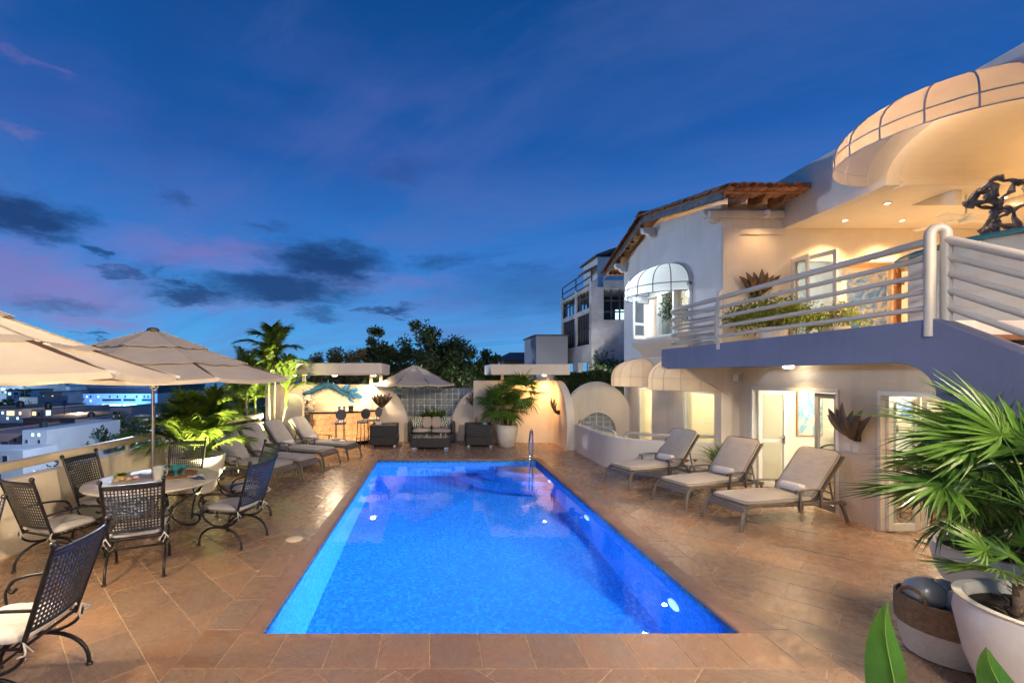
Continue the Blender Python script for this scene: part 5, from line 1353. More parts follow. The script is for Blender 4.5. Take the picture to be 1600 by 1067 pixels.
S0.location = (-2.74, 13.10, .004); S0.rotation_euler = (0, 0, face((-2.74, 13.1), (-3.3, 14.6))); S0['label'] = 'round-backed iron bar stool nearest the viewer, leftmost of the three at the bar'
dup(S0, (-2.14, 13.42, .004), face((-2.14, 13.42), (-3.1, 14.7)), 'round-backed iron bar stool in the middle of the three at the bar')
dup(S0, (-1.88, 14.0, .004), face((-1.88, 14.0), (-3.0, 14.8)), 'round-backed iron bar stool beside the quarter-round wall, rightmost at the bar')
vz = thing('patterned_vase', 'tall white ceramic jar with black pattern at the left end of the bar', 'vase', (-4.02, 14.55, .995))
MB().lathe([(.001, 0), (.11, 0), (.17, .06), (.19, .22), (.19, .38), (.155, .47), (.11, .49), (.12, .53), (.10, .53), (.001, .48)], 28).build('jar', 'jar_pattern' if 'jar_pattern' in MATS else 'pot_white', vz)
bt = thing('ice_bucket', 'small dark ice bucket standing on the bar top', 'bucket', (-2.60, 14.05, 1.052))
MB().lathe([(.001, 0), (.07, 0), (.085, .14), (.09, .15), (.08, .15), (.07, .02), (.001, .02)], 20).build('bucket', 'grey_metal', bt); MB().tube([(.085 * cos(pi * i / 12), 0, .14 + .05 * sin(pi * i / 12)) for i in range(13)], .006, 6).build('handle', 'chrome', bt)
for i, (x, y, lb) in enumerate(((-2.95, 14.0, 'clear glass tumbler on the bar, left one of the two'), (-2.82, 14.1, 'clear glass tumbler on the bar, next to the ice bucket'))):
    g = thing('tumbler', lb, 'glass', (x, y, 1.052), group='tumblers on the bar'); MB().lathe([(.001, 0), (.035, 0), (.045, .14), (.041, .14), (.032, .01), (.001, .01)], 16).build('glass', 'float_glass', g)
# ================================================================== PALMS AND PLANTS
rp_ = random.Random(21)
def strip_leaf(mb, p, d, L, w, side, droop, n=3, fold=0.0):
    """one blade: starts at p along d, drooping; side = width direction"""
    d = d.normalized(); side = side.normalized(); o = len(mb.v); up = d.cross(side)
    prof = [(.0, .45), (.3, 1.0), (.65, .8), (1.0, .04)] if n == 3 else [(0, .5), (.5, 1), (1, .04)]
    for t, k in prof:
        c = p + d * (L * t) + Vector((0, 0, -droop * L * t * t)); 
        if fold: mb.v += [tuple(c - side * w * k + up * fold * w * k), tuple(c), tuple(c + side * w * k + up * fold * w * k)]
        else: mb.v += [tuple(c - side * w * k), tuple(c + side * w * k)]
    q = 3 if fold else 2
    for i in range(len(prof) - 1):
        for j in range(q - 1):
            a = o + i * q + j; mb.f.append((a, a + 1, a + q + 1, a + q))
def areca_frond(L, rise, droop, n, ll, seed):
    """arching feather frond along +x"""
    r = random.Random(seed); m = MB()
    def sp(t): return Vector((L * (t * .82 * cos(rise) + .12 * t * t), 0, L * (t * sin(rise) - droop * t ** 2.3)))
    m.tube([sp(i / 10) for i in range(11)], [.013 * (1 - .85 * i / 10) + .002 for i in range(11)], 5)
    for i in range(n):
        t = .22 + .78 * i / (n - 1); p = sp(t); tg = (sp(min(1, t + .02)) - sp(t - .02)).normalized()
        k = sin(pi * min(1, (t - .12) / .95)) ** .6
        for s in (-1, 1):
            out = Vector((0, s, 0)); d = tg * (.75 + .35 * t) + out * (.95 - .35 * t) + Vector((0, 0, .28 + r.uniform(-.12, .12)))
            strip_leaf(m, p, d, ll * k * r.uniform(.9, 1.1), .0075 + .0045 * k, tg.cross(d).cross(d) if abs(tg.cross(d).length) > .01 else out, .38 + r.uniform(-.1, .15))
    me = bpy.data.meshes.new('frond'); me.from_pydata(m.v, [], m.f); me.update(); return me
ARECA = [areca_frond(1.0, radians(a), dr, 42, .42, k) for k, (a, dr) in enumerate(((85, .22), (76, .34), (66, .42), (54, .42), (80, .40), (42, .40)))]
def add_mesh(name, me, mat, parent, loc=(0, 0, 0), rot=(0, 0, 0), sc=1.0):
    if not len(me.materials): me.materials.append(MATS[mat])
    o = bpy.data.objects.new(name, me); COL.objects.link(o); o.parent = parent; o.location = loc; o.rotation_euler = rot; o.scale = (sc,) * 3 if not isinstance(sc, tuple) else sc; return o
def areca(name, label, loc, n, L, pot=None, spread=.12, mi=0, seed=1, stems=0, group=None):
    r = random.Random(seed); t = thing(name, label, 'palm', loc, 0, group)
    if pot: pot(t)
    z0 = .62 if pot else 0
    for k in range(n):
        a = k * 2.399 + r.uniform(-.3, .3); q = k / n
        me = ARECA[0 if q < .25 else 1 if q < .45 else r.choice((1, 4)) if q < .65 else 2 if q < .82 else r.choice((3, 5))]
        add_mesh('frond', me, 'leaf_areca', t, (spread * r.random() * cos(a), spread * r.random() * sin(a), z0 + r.uniform(-.05, .05)), (r.uniform(-.12, .12), 0, a), L * r.uniform(.8, 1.1))
    for k in range(stems):
        a = r.uniform(0, 6.28); MB().tube([(spread * .6 * cos(a), spread * .6 * sin(a), z0 - .1), (spread * 1.1 * cos(a), spread * 1.1 * sin(a), z0 + .5)], .018, 6).build('stem', 'stem_green', t)
    return t
def bowl_pot(t):
    p = MB().lathe([(.001, 0), (.26, 0), (.30, .02), (.42, .30), (.485, .60), (.495, .68), (.475, .69), (.45, .66), (.40, .56), (.001, .56)], 40).build('planter', 'pot_white', t)
    MB().lathe([(.001, .60), (.25, .605), (.43, .60)], 24).build('soil', 'soil', t)
areca('areca_palm', 'bushy areca palm in a wide pale bowl behind the stone dining table', (-4.38, 8.35, .004), 44, 1.45, bowl_pot, .20, seed=3, stems=9)
lamp('palm_uplight', 'SPOT', (-3.38, 7.52, .22), 520, (1, .90, .45), .04, (-4.3, 8.3, 1.85), 66, .7)
f = MB().lathe([(.001, 0), (.04, 0), (.045, .10), (.035, .10), (.03, .02)], 12, (-3.38, 7.52, .08)); f.tube([(-3.38, 7.52, .09), (-3.38, 7.52, .0)], .01, 6)
tag(f.build('garden_spotlight', 'grey_metal'), 'small dark spotlight on a stake in front of the bowl palm', 'spotlight')
lamp('palm_uplight', 'SPOT', (-3.75, 9.55, .22), 420, (1, .90, .42), .04, (-4.4, 8.4, 1.7), 120, .8)
f = MB().lathe([(.001, 0), (.04, 0), (.045, .10), (.035, .10), (.03, .02)], 12, (-3.75, 9.55, .08)); f.tube([(-3.75, 9.55, .09), (-3.75, 9.55, .0)], .01, 6)
tag(f.build('garden_spotlight', 'grey_metal'), 'small dark spotlight on a stake behind the bowl palm beside a lounger', 'spotlight')
lamp('palm_uplight', 'SPOT', (-3.95, 11.75, .16), 850, (1, .92, .42), .04, (-4.7, 12.9, 2.7), 75, .8)
f = MB().lathe([(.001, 0), (.04, 0), (.045, .10), (.035, .10), (.03, .02)], 12, (-3.95, 11.75, .03)); f.tube([(-3.95, 11.75, .04), (-3.95, 11.75, .0)], .01, 6)
tag(f.build('garden_spotlight', 'grey_metal'), 'small dark spotlight on the tiles aimed up at the palm crowns', 'spotlight')
def tall_palm(loc, h, n, L, seed, label, lean=0.0, canes=3):
    r = random.Random(seed); t = thing('tall_palm', label, 'palm', loc, 0, 'tall slim palms by the parapet')
    for c in range(canes):
        a = c * 2.1 + seed; bx_, by_ = .10 * cos(a), .10 * sin(a); hh = h * (1 - .22 * c); lx = lean + .10 * cos(a) * hh
        pts = [(bx_ + lx * (k / 6) ** 1.5, by_ + .08 * sin(a) * hh * k / 6, hh * k / 6) for k in range(7)]
        MB().tube(pts, [.042 - .018 * k / 6 for k in range(7)], 8).build('trunk', 'bark_pale', t)
        tx, ty, tz = pts[-1]
        MB().tube([(tx, ty, tz - .02), (tx, ty, tz + .45)], [.045, .022], 8).build('crownshaft', 'stem_green', t)
        for k in range(n):
            me = ARECA[r.choice((0, 1, 1, 2, 4, 5) if k > 1 else (0,))]; aa = k * 2.399 + r.uniform(-.3, .3)
            add_mesh('frond', me, 'leaf_areca', t, (tx, ty, tz + .35), (r.uniform(-.15, .15), 0, aa), L * r.uniform(.75, 1.1))
        MB().tube([(tx, ty, tz + .4), (tx + .02, ty, tz + 1.1)], [.018, .003], 6).build('spear_leaf', 'leaf_areca', t)
    return t
tall_palm((-4.62, 13.0, -.2), 2.55, 13, 1.3, 2, 'tallest slim palm beside the bar roof, lit yellow-green from below', .12, 3)
tall_palm((-4.95, 12.2, -.3), 1.75, 12, 1.2, 5, 'lower slim palm by the end of the parapet, left of the tallest one', -.10, 3)
lamp('palm_uplight', 'SPOT', (-4.3, 12.35, .28), 90, (1, .92, .38), .04, (-4.75, 12.8, 2.2), 110, .8)
f = MB().lathe([(.001, 0), (.05, 0), (.055, .12), (.045, .12), (.04, .02)], 12, (-4.3, 12.35, .12)); f.tube([(-4.3, 12.35, .13), (-4.3, 12.36, .0)], .012, 6)
tag(f.build('garden_spotlight', 'grey_metal'), 'small dark spotlight at the foot of the tall palms', 'spotlight')
for k, (x, y, s) in enumerate(((-5.45, 12.6, 1.75), (-5.65, 11.2, 1.55), (-6.9, 9.6, 1.4))):
    areca('garden_palm', ('leafy palm clump beyond the parapet behind the tall palms', 'low palm clump beyond the parapet right of the bowl palm', 'dim palm clump beyond the parapet left of the bowl palm')[k], (x, y, -.6 - .5 * (k == 2)), 24, s * 1.15, None, .25, seed=30 + k, stems=5, group='palm clumps beyond the parapet')
# broad-leaved plants beyond the parapet
def broad_leaf(L, w, curl):
    m = MB()
    def g(u, v):
        s = (v - .5) * 2; k = sin(pi * min(1, u * .97 + .03)) ** .75
        return Vector((L * u * (1 - .15 * curl * u), w * s * k, L * (.10 * u - curl * u * u) + .10 * w * abs(s) * k))
    m.grid(g, 10, 4); m.tube([(g(i / 8, .5) + Vector((0, 0, .004))) for i in range(9)], [.010 * (1 - .8 * i / 8) for i in range(9)], 5)
    me = bpy.data.meshes.new('leaf'); me.from_pydata(m.v, [], m.f); me.update(); me.polygons.foreach_set('use_smooth', [True] * len(me.polygons)); return me
BL = [broad_leaf(1, .17, .25), broad_leaf(1, .14, .55), broad_leaf(1, .2, .1)]
def banana(loc, n, L, seed, label, name='banana_plant', tilt=(35, 75)):
    r = random.Random(seed); t = thing(name, label, 'plant', loc, 0)
    for k in range(n):
        a = k * 2.399 + r.uniform(-.4, .4); ti = radians(r.uniform(*tilt))
        add_mesh('leaf', r.choice(BL), 'leaf_broad', t, (.05 * cos(a), .05 * sin(a), L * .55 * r.uniform(.6, 1)), (0, -ti, a), L * r.uniform(.8, 1.1))
    MB().tube([(0, 0, -.3), (0, 0, L * .6)], [.05, .03], 8).build('stem', 'stem_green', t); return t
banana((-5.6, 9.9, -.6), 10, 1.25, 4, 'broad-leaved plant beyond the parapet between the bowl palm and the tall palms')
banana((-6.1, 8.0, -.8), 9, 1.2, 14, 'broad-leaved plant beyond the parapet left of the bowl palm, under the umbrella edge')
# --- fan palms
def fan_leaf(R, n, spread, seed, droop=.25):
    """petiole along +x, fan of folded sword segments at its end"""
    r = random.Random(seed); m = MB(); Lp = R * .85
    pe = [Vector((Lp * t, 0, Lp * (.22 * t - .25 * t * t))) for t in (0, .25, .5, .75, 1)]
    m.tube(pe, [.011, .009, .008, .007, .006], 5)
    hub = pe[-1]; tg = (pe[-1] - pe[-2]).normalized()
    for i in range(n):
        q = -1 + 2 * i / (n - 1); a = q * spread + r.uniform(-.03, .03)
        lat = Vector((0, 1, 0)); d = tg * cos(a) + lat * sin(a) + Vector((0, 0, .10 * cos(a * .9) + r.uniform(-.05, .05)))
        L = R * (.62 + .38 * cos(a * .62)) * r.uniform(.92, 1.06)
        side = Vector((0, 0, 1)).cross(d).normalized()
        strip_leaf(m, hub, d, L, R * .032, side, droop * r.uniform(.5, 1.6), 3, .55)
    me = bpy.data.meshes.new('fan_leaf'); me.from_pydata(m.v, [], m.f); me.update(); return me
FAN = [fan_leaf(1, 34, 2.15, 1), fan_leaf(1, 32, 1.95, 2, .35), fan_leaf(1, 30, 1.75, 3, .15), fan_leaf(1, 36, 2.3, 5, .5)]
def fan_crown(t, c, n, R, seed, emin=-25, emax=80, amin=0, amax=6.283, name='fan_leaf'):
    r = random.Random(seed)
    for k in range(n):
        a = amin + (amax - amin) * ((k * .381966) % 1) + r.uniform(-.15, .15); e = radians(emax + (emin - emax) * (k + .5) / n + r.uniform(-8, 8))
        add_mesh(name, r.choice(FAN), 'leaf_fan', t, (c[0] + .03 * cos(a), c[1] + .03 * sin(a), c[2] - .06 * k / n), (r.uniform(-.35, .35), -e, a), R * r.uniform(.85, 1.12))
def fibre_trunk(t, pts, r0, r1):
    k = len(pts); MB().tube(pts, [r0 + (r1 - r0) * i / (k - 1) + .006 * (i % 2) for i in range(k)], 10).build('trunk', 'bark', t)
    m = MB(); r = random.Random(5)
    P_ = [Vector(p) for p in pts]
    for i in range(60):
        q = r.random() * (k - 1.01); j = int(q); c = P_[j].lerp(P_[j + 1], q - j); a = r.uniform(0, 6.28)
        strip_leaf(m, c + Vector((cos(a), sin(a), 0)) * r0 * .8, Vector((cos(a) * .5, sin(a) * .5, r.uniform(.3, 1))), r.uniform(.06, .14), .010, Vector((-sin(a), cos(a), 0)), .2)
    stuff(m.build('leaf_bases', 'bark', t))
def tall_pot(R, H, soil=True):
    def f(t):
        MB().lathe([(.001, 0), (R * .62, 0), (R * .68, .02), (R * .90, H * .45), (R, H * .82), (R * .97, H * .97), (R * 1.0, H), (R * .90, H), (R * .86, H * .86), (.001, H * .84)], 44).build('pot', 'pot_white', t)
        MB().lathe([(.001, H * .90), (R * .5, H * .905), (R * .875, H * .89)], 24).build('soil', 'soil', t)
    return f
t = thing('fan_palm', 'two-trunked fan palm in a tall white pot in front of the orange-lit wall', 'palm', (2.16, 13.75, .004)); tall_pot(.34, .66)(t)
fibre_trunk(t, [(-.10, 0, .6), (-.13, 0, .8), (-.18, 0, 1.0), (-.20, 0, 1.15)], .05, .04); fibre_trunk(t, [(.10, 0, .6), (.14, 0, .9), (.24, 0, 1.25), (.36, 0, 1.5)], .05, .045); fibre_trunk(t, [(-.02, .05, .6), (-.05, .05, .85), (-.08, .05, 1.05)], .045, .04)
fan_crown(t, (-.22, 0, 1.25), 20, .46, 3, -35, 85); fan_crown(t, (.40, -.05, 1.62), 20, .46, 7, -35, 85); fan_crown(t, (-.06, .05, 1.12), 12, .42, 9, -30, 70)
# foreground right: two planters of fan palm, basket of glass floats
ta = thing('potted_fan_palm', 'large fan palm in the white planter behind the woven basket', 'palm', (5.34, 4.30, .004)); tall_pot(.46, .50)(ta)
fibre_trunk(ta, [(-.05, 0, .42), (-.08, .0, .7), (-.12, 0, 1.0), (-.15, 0, 1.3)], .07, .06); fibre_trunk(ta, [(.12, -.05, .42), (.18, -.1, .8), (.2, -.12, 1.1)], .06, .05)
fan_crown(ta, (-.15, 0, 1.42), 32, .39, 11, -50, 85); fan_crown(ta, (.2, -.1, 1.2), 26, .40, 13, -45, 80); fan_crown(ta, (-.10, -.12, .92), 12, .42, 17, -25, 45)
tbp = thing('potted_fan_palm', 'fan palm in the foreground white bowl planter at the right edge', 'palm', (3.86, 2.78, .004)); tall_pot(.47, .70)(tbp)
fibre_trunk(tbp, [(-.10, .05, .60), (-.12, .06, .85), (-.10, .08, 1.1), (-.05, .1, 1.3)], .034, .030); fibre_trunk(tbp, [(.18, -.1, .62), (.22, -.12, .9), (.26, -.12, 1.1)], .05, .045)
fan_crown(tbp, (-.05, .12, 1.34), 22, .46, 19, -20, 80, radians(-60), radians(150)); fibre_trunk(tbp, [(-.30, -.02, .60), (-.31, -.02, .72), (-.30, .0, .86)], .030, .024)
fan_crown(tbp, (-.30, .0, .88), 7, .24, 29, 10, 85)
r = random.Random(12); m = MB()
for k in range(26):
    a = r.uniform(0, 6.28); rr = .36 * r.random() ** .5; strip_leaf(m, Vector((rr * cos(a), rr * sin(a), .645)), Vector((r.uniform(-1, 1), r.uniform(-1, 1), .25)), r.uniform(.08, .2), .012, Vector((.3, .7, 0)), .3)
stuff(m.build('dry_leaves', 'mat_fibre', tbp))
fan_crown(tbp, (.28, -.12, 1.15), 10, .5, 23, -20, 70, radians(-60), radians(60)); 
bk_ = thing('woven_basket', 'round woven basket, brown above and white below, holding glass floats', 'basket', (3.93, 3.50, .004))
def rope_ring(mb, R, z, r): mb.tube([(R * cos(2 * pi * i / 40), R * sin(2 * pi * i / 40), z) for i in range(40)], r, 6, True)
lo, hi = MB(), MB()
for k in range(22):
    z = .012 + k * .0195; R = .225 + .055 * sin(pi * min(1, k / 21) * .62) 
    rope_ring(lo if k < 11 else hi, R, z, .0118)
stuff(lo.build('white_weave', 'rope_white', bk_, angle=80)); stuff(hi.build('brown_weave', 'rope_brown', bk_, angle=80))
MB().lathe([(.001, .01), (.215, .01), (.26, .2), (.262, .42), (.25, .42), (.001, .03)], 32).build('lining', 'rope_brown', bk_)
for s in (-1, 1): MB().tube([(s * .26 + 0 * i, .10 * cos(pi * i / 10), .43 + .075 * sin(pi * i / 10)) for i in range(11)], .014, 8).build('handle', 'rope_brown', bk_)
for k, (x, y, z, r, lb) in enumerate(((-.10, .06, .45, .125, 'large smoky glass float at the top of the woven basket'), (.05, -.08, .42, .11, 'grey glass float in the basket, nearest to the viewer'), (.10, .10, .43, .10, 'grey glass float in the basket next to the white planter'))):
    b = MB().ball((0, 0, 0), r, 12, (1.1, 1, .95)); b.lathe([(.001, r * .93), (.022, r * .93), (.02, r * 1.03), (.001, r * 1.04)], 12)
    o = b.build('glass_float', 'float_glass', None, angle=80); o.location = (3.93 + x, 3.50 + y, z); o.rotation_euler = (.5 * k, .4, 0); tag(o, lb, 'glass float', 'glass floats in the basket')
# foreground broad leaves rising from a pot below the frame
cn = thing('canna_plant', 'broad green canna leaves rising at the bottom right corner', 'plant', (1.98, 1.80, .004)); tall_pot(.26, .5)(cn)
def erect_leaf(L, w, bend):
    m = MB()
    def g(u, v):
        s = (v - .5) * 2; k = (sin(pi * min(1, u * .93 + .07)) ** .6) * (1 - .25 * u)
        return Vector((bend * u * u * L + .05 * u + .02 * sin(u * 9 + s * k), w * s * k, L * u)) + Vector((.30 * w * abs(s) * k * (1 if bend <= 0 else -1), 0, 0))
    m.grid(g, 18, 8); return m
def put_leaf(L, w, bend, loc, rz, tilt):
    e = erect_leaf(L, w, bend); o = e.build('leaf', 'leaf_vein', cn, angle=80); o.location = loc; o.rotation_euler = (tilt, 0, rz)
    rb = MB()
    def c(u): return Vector((bend * u * u * L + .05 * u + .02 * sin(u * 9) - .003, 0, L * u))
    rb.tube([c(i / 12) for i in range(13)], [.006 * (1 - .85 * i / 12) for i in range(13)], 6); q = rb.build('midrib', 'leaf_rib', o)
    MB().tube([Vector(loc), (loc[0] * .4, loc[1] * .4, .45)], [.010, .014], 6).build('stalk', 'stem_green', cn)
def vein_mat():
    m = M('leaf_vein', (.050, .150, .018), .32, var=.4, vs=3, bump=0, trans=.25, coat=.3)
    n, l = m.node_tree.nodes, m.node_tree.links; b = n['Principled BSDF']
    g = n.new('ShaderNodeTexCoord'); sx = n.new('ShaderNodeSeparateXYZ'); l.new(g.outputs['Object'], sx.inputs[0])
    ab = n.new('ShaderNodeMath'); ab.operation = 'ABSOLUTE'; l.new(sx.outputs[1], ab.inputs[0])
    ml = n.new('ShaderNodeMath'); ml.operation = 'MULTIPLY_ADD'; l.new(ab.outputs[0], ml.inputs[0]); ml.inputs[1].default_value = -1.6; l.new(sx.outputs[2], ml.inputs[2])
    sn = n.new('ShaderNodeMath'); sn.operation = 'MULTIPLY'; l.new(ml.outputs[0], sn.inputs[0]); sn.inputs[1].default_value = 420
    s2 = n.new('ShaderNodeMath'); s2.operation = 'SINE'; l.new(sn.outputs[0], s2.inputs[0])
    bp = n.new('ShaderNodeBump'); bp.inputs['Strength'].default_value = .30; bp.inputs['Distance'].default_value = .003; l.new(s2.outputs[0], bp.inputs['Height']); l.new(bp.outputs[0], b.inputs['Normal'])
vein_mat()
put_leaf(.82, .10, -.06, (-.13, .02, .42), 1.62, -.04)
put_leaf(.62, .09, -.05, (.44, .0, .46), 1.5, -.32)
put_leaf(.36, .06, .30, (.05, -.12, .42), -1.2, .15)
# dracaena behind the middle lounger
dr = thing('dracaena_pot', 'spiky green dracaena in a pot by the curved parapet end', 'potted plant', (5.52, 8.86, .004))
MB().lathe([(.001, 0), (.15, 0), (.19, .28), (.2, .30), (.18, .30), (.16, .26), (.001, .26)], 24).build('pot', 'pot_white', dr)
r = random.Random(6)
SW = []
for k in range(3):
    m = MB(); strip_leaf(m, Vector((0, 0, 0)), Vector((1, 0, .5 + .5 * k)), 1.0, .035, Vector((0, 1, 0)), .25 + .1 * k, 3, .4); me = bpy.data.meshes.new('sword_leaf'); me.from_pydata(m.v, [], m.f); SW.append(me)
for k in range(46): add_mesh('sword_leaf', SW[k % 3], 'leaf_fan', dr, (0, 0, .28 + .25 * r.random()), (0, -r.uniform(-.2, .7), k * 2.399), r.uniform(.42, .68))
fn = thing('fern', 'bright green fern in a planter behind the wicker sofa', 'fern', (-.10, 15.32, .004))
MB().b2(-.5, .5, -.14, .14, 0, .62).build('planter_box', 'stucco', fn, bevel=.01)
for k in range(130): add_mesh('sword_leaf', SW[k % 3], 'leaf_areca', fn, (r.uniform(-.42, .42), r.uniform(-.1, .1), .62), (0, -r.uniform(-.1, 1.0), r.uniform(0, 6.28)), r.uniform(.35, .66))
# ferns on the balcony, plant in the bay window
def bushy(name, loc, nst, R, H, leafmat, seed, label, cat='plant', ls=.07, per=26, up=.3, pot=None):
    t = thing(name, label, cat, loc); r = random.Random(seed)
    if pot: MB().lathe([(.001, 0), (pot * .7, 0), (pot, .30), (pot, .34), (pot * .85, .34), (.001, .28)], 24).build('pot', 'pot_white', t)
    m = MB()
    for k in range(nst):
        a = r.uniform(0, 6.28); rr = R * r.random() ** .5; c = Vector((rr * cos(a), rr * sin(a) * .6, .3 + H * r.uniform(.25, 1) * (1 - .45 * (rr / R) ** 2)))
        for j in range(per):
            d = Vector((r.gauss(0, 1), r.gauss(0, 1), r.gauss(.1, 1))).normalized(); p = c + d * r.random() * ls * 2.6
            s = d.cross(Vector((r.gauss(0, 1), r.gauss(0, 1), r.gauss(0, 1)))).normalized(); L = ls * r.uniform(.7, 1.4)
            m.add([p, p + d * L * .5 - s * L * .2, p + d * L - Vector((0, 0, L * .25)), p + d * L * .5 + s * L * .2], [(0, 1, 2, 3)])
    stuff(m.build('foliage', leafmat, t))
    b = MB()
    for k in range(7): a = r.uniform(0, 6.28); b.tube([(0, 0, .25), (R * .3 * cos(a), R * .2 * sin(a), .3 + H * .4), (R * .6 * cos(a), R * .4 * sin(a), .3 + H * .75)], .012, 5)
    b.build('stems', 'bark', t); return t
bushy('balcony_fern', (6.35, 8.55, ST), 90, .75, .66, 'leaf_areca', 2, 'wide ferny shrub on the balcony below the wall sconce', 'shrub', .075, pot=.24)
bushy('balcony_fern', (7.45, 8.45, ST), 55, .45, .45, 'leaf_areca', 3, 'smaller bright green shrub on the balcony in front of the glass door', 'shrub', .065, pot=.2)
bushy('window_plant', (5.98, 11.35, 3.0), 34, .30, .85, 'leaf_mid', 4, 'leafy pot plant standing in the bright upstairs bay window', 'plant', .075, pot=.13)
# ================================================================== AGAVE WALL SCONCES
def agave(loc, rz, sc, label, n=7):
    t = thing('agave_sconce', label, 'wall sconce', loc, rz, 'metal agave wall sconces'); r = random.Random(int(loc[1] * 100))
    for k in range(n):
        q = -1 + 2 * k / (n - 1); a = q * .80; d0 = .05 + .05 * (1 - abs(q)) + .02 * (k % 2)
        m = MB()
        L = sc * (.62 - .06 * abs(q)) * r.uniform(.88, 1.08)
        def g(u, v, a=a, L=L):
            s = (v - .5) * 2; w = sc * .085 * (sin(pi * (.16 + .84 * u)) ** .8 + .0) if u < .99 else .0005
            c = Vector((sin(a) * L * u * (1 + .15 * u), -d0 - sc * .16 * sin(u * 1.9), cos(a * .8) * L * u))
            return c + Vector((cos(a), 0, -sin(a))) * (w * s) + Vector((0, -.35 * w * (1 - abs(s)), 0))
        m.grid(g, 8, 4); o = m.build('blade', 'bronze', t, angle=60); sd = o.modifiers.new('thick', 'SOLIDIFY'); sd.thickness = .006
    MB().lathe([(.001, -.02), (.05 * sc, .0), (.09 * sc, .12 * sc), (.07 * sc, .12 * sc), (.001, .04)], 14, (0, -.06, -.02)).build('cup', 'bronze', t)
    MB().b2(-.04 * sc, .04 * sc, -.06, -.001, -.04, .12 * sc).build('mount', 'bronze', t)
    return t
agave((LX - .002, 6.60, 1.23), radians(-90), .80, 'dark metal agave wall sconce on the pier between the two glazed doors')
agave((6.42, GY0 - .002, 3.72), 0, .85, 'dark metal agave wall sconce on the upstairs terrace wall')
agave((-1.72, 14.718, 1.14), 0, .80, 'dark metal agave wall sconce on the quarter-round wall beside the bar')
agave((1.33, 14.848, 1.12), 0, .80, 'dark metal agave wall sconce on the quarter-round wall beside the white palm pot')
agave((3.758, 13.75, 1.0), radians(-90), .80, 'dark metal agave wall sconce on the curved return wall by the low parapet')
for (x, y, z), e, aim in (((LX - .22, 6.6, 1.48), 0, (LX, 6.6, 2.3)), ((6.55, GY0 - .2, 3.75), 0, (6.55, GY0, 4.6))): pass
# ================================================================== BAR WALL ART (teal metal)
wa = thing('wall_art', 'teal metal sculpture with leaf-shaped pads on the wall above the bar', 'wall sculpture', (-3.35, 14.93, 1.52))
def artcurve(s): return Vector((-.80 + 1.5 * s, -.03, .02 + .26 * sin(pi * min(1, s * 1.75)) if s < .42 else .26 * cos((s - .42) * 2.2) - .16 * (s - .42)))
pts = [(-.98, .02), (-.78, .05), (-.55, .17), (-.33, .27), (-.12, .29), (.1, .20), (.33, .06), (.50, -.02), (.62, -.10)]
cv = bez([(a, -.035, b) for a, b in pts], 5)
m = MB(); o = 0
for i in range(len(cv)):
    k = i / (len(cv) - 1); w_ = .10 * (sin(pi * (.06 + .88 * k)) ** .5); tg = (cv[min(i + 1, len(cv) - 1)] - cv[max(0, i - 1)]).normalized(); nn_ = Vector((-tg.z, 0, tg.x))
    m.v += [tuple(cv[i] - nn_ * w_), tuple(cv[i] + Vector((0, -.045, 0))), tuple(cv[i] + nn_ * w_)]
    if i: a = 3 * i; m.f += [(a - 3, a - 2, a + 1, a), (a - 2, a - 1, a + 2, a + 1)]
q = m.build('spine', 'teal_metal', wa, angle=20); sd = q.modifiers.new('thick', 'SOLIDIFY'); sd.thickness = .01
for i in range(2, len(cv) - 2, 3):
    tg = (cv[i + 1] - cv[i - 1]).normalized(); nn_ = Vector((-tg.z, 0, tg.x))
    m = MB(); strip_leaf(m, cv[i] + nn_ * .06 + Vector((0, -.03, 0)), nn_ * .8 - tg * .7, .16, .018, tg, 0, 3, .3); m.build('spike', 'teal_metal', wa)
    if i % 2 == 0:
        m = MB(); strip_leaf(m, cv[i] - nn_ * .06 + Vector((0, -.03, 0)), -nn_ * .8 - tg * .7, .13, .018, tg, 0, 3, .3); m.build('spike', 'teal_metal', wa)
for x, z, a, L in ((.42, .22, .75, .17), (.66, .14, .15, .18), (.78, -.04, -.30, .20), (.60, -.20, -.55, .12), (.30, .10, .5, .10)):
    MB().ball((0, 0, 0), 1, 8, (L, .02, L * .46)).build('pad', 'teal_metal', wa); q = bpy.data.objects['pad'] if 'pad' in bpy.data.objects else None
    pad = [o_ for o_ in kids(wa) if o_.name.startswith('pad')][-1]; pad.location = (x, -.04, z); pad.rotation_euler = (0, -a, 0)
    MB().bar((x - .16 * cos(a), -.02, z - .16 * sin(a)), (x, -.02, z), .02, .02).build('stalk', 'teal_metal', wa)
# ================================================================== UPPER TERRACE: sculpture, fan, painting, carved frame
sc = thing('driftwood_sculpture', 'rugged dark bronze openwork sculpture on the terrace bar', 'sculpture', (6.98, 5.62, ST + 1.072))
MB().b2(-.26, .10, -.12, .12, 0, .05).build('gold_base', 'gold', sc, bevel=.01)
r = random.Random(17); m = MB()
nodes = [Vector((-.34 + .20 * i + r.uniform(-.07, .07), r.uniform(-.10, .10), .20 + .26 * j + r.uniform(-.09, .09))) for i in range(6) for j in range(3)]
nodes[0] = Vector((-.05, 0, .05))
for i, a in enumerate(nodes):
    for b in sorted(nodes, key=lambda q: (q - a).length)[1:4]:
        pts = [a.lerp(b, k / 6) + Vector((r.gauss(0, .014), r.gauss(0, .02), r.gauss(0, .014))) for k in range(7)]
        m.tube(pts, [.022 + r.uniform(-.011, .020) for _ in pts], 6)
body = m.build('openwork', 'driftwood', sc, angle=25)
cf = thing('ceiling_fan', 'white ceiling fan under the terrace ceiling', 'ceiling fan', (8.75, 7.5, CZ - .38))
MB().lathe([(.001, -.08), (.08, -.07), (.10, 0), (.07, .06), (.015, .08), (.015, .376), (.05, .378)], 18).build('motor', 'white_paint', cf)
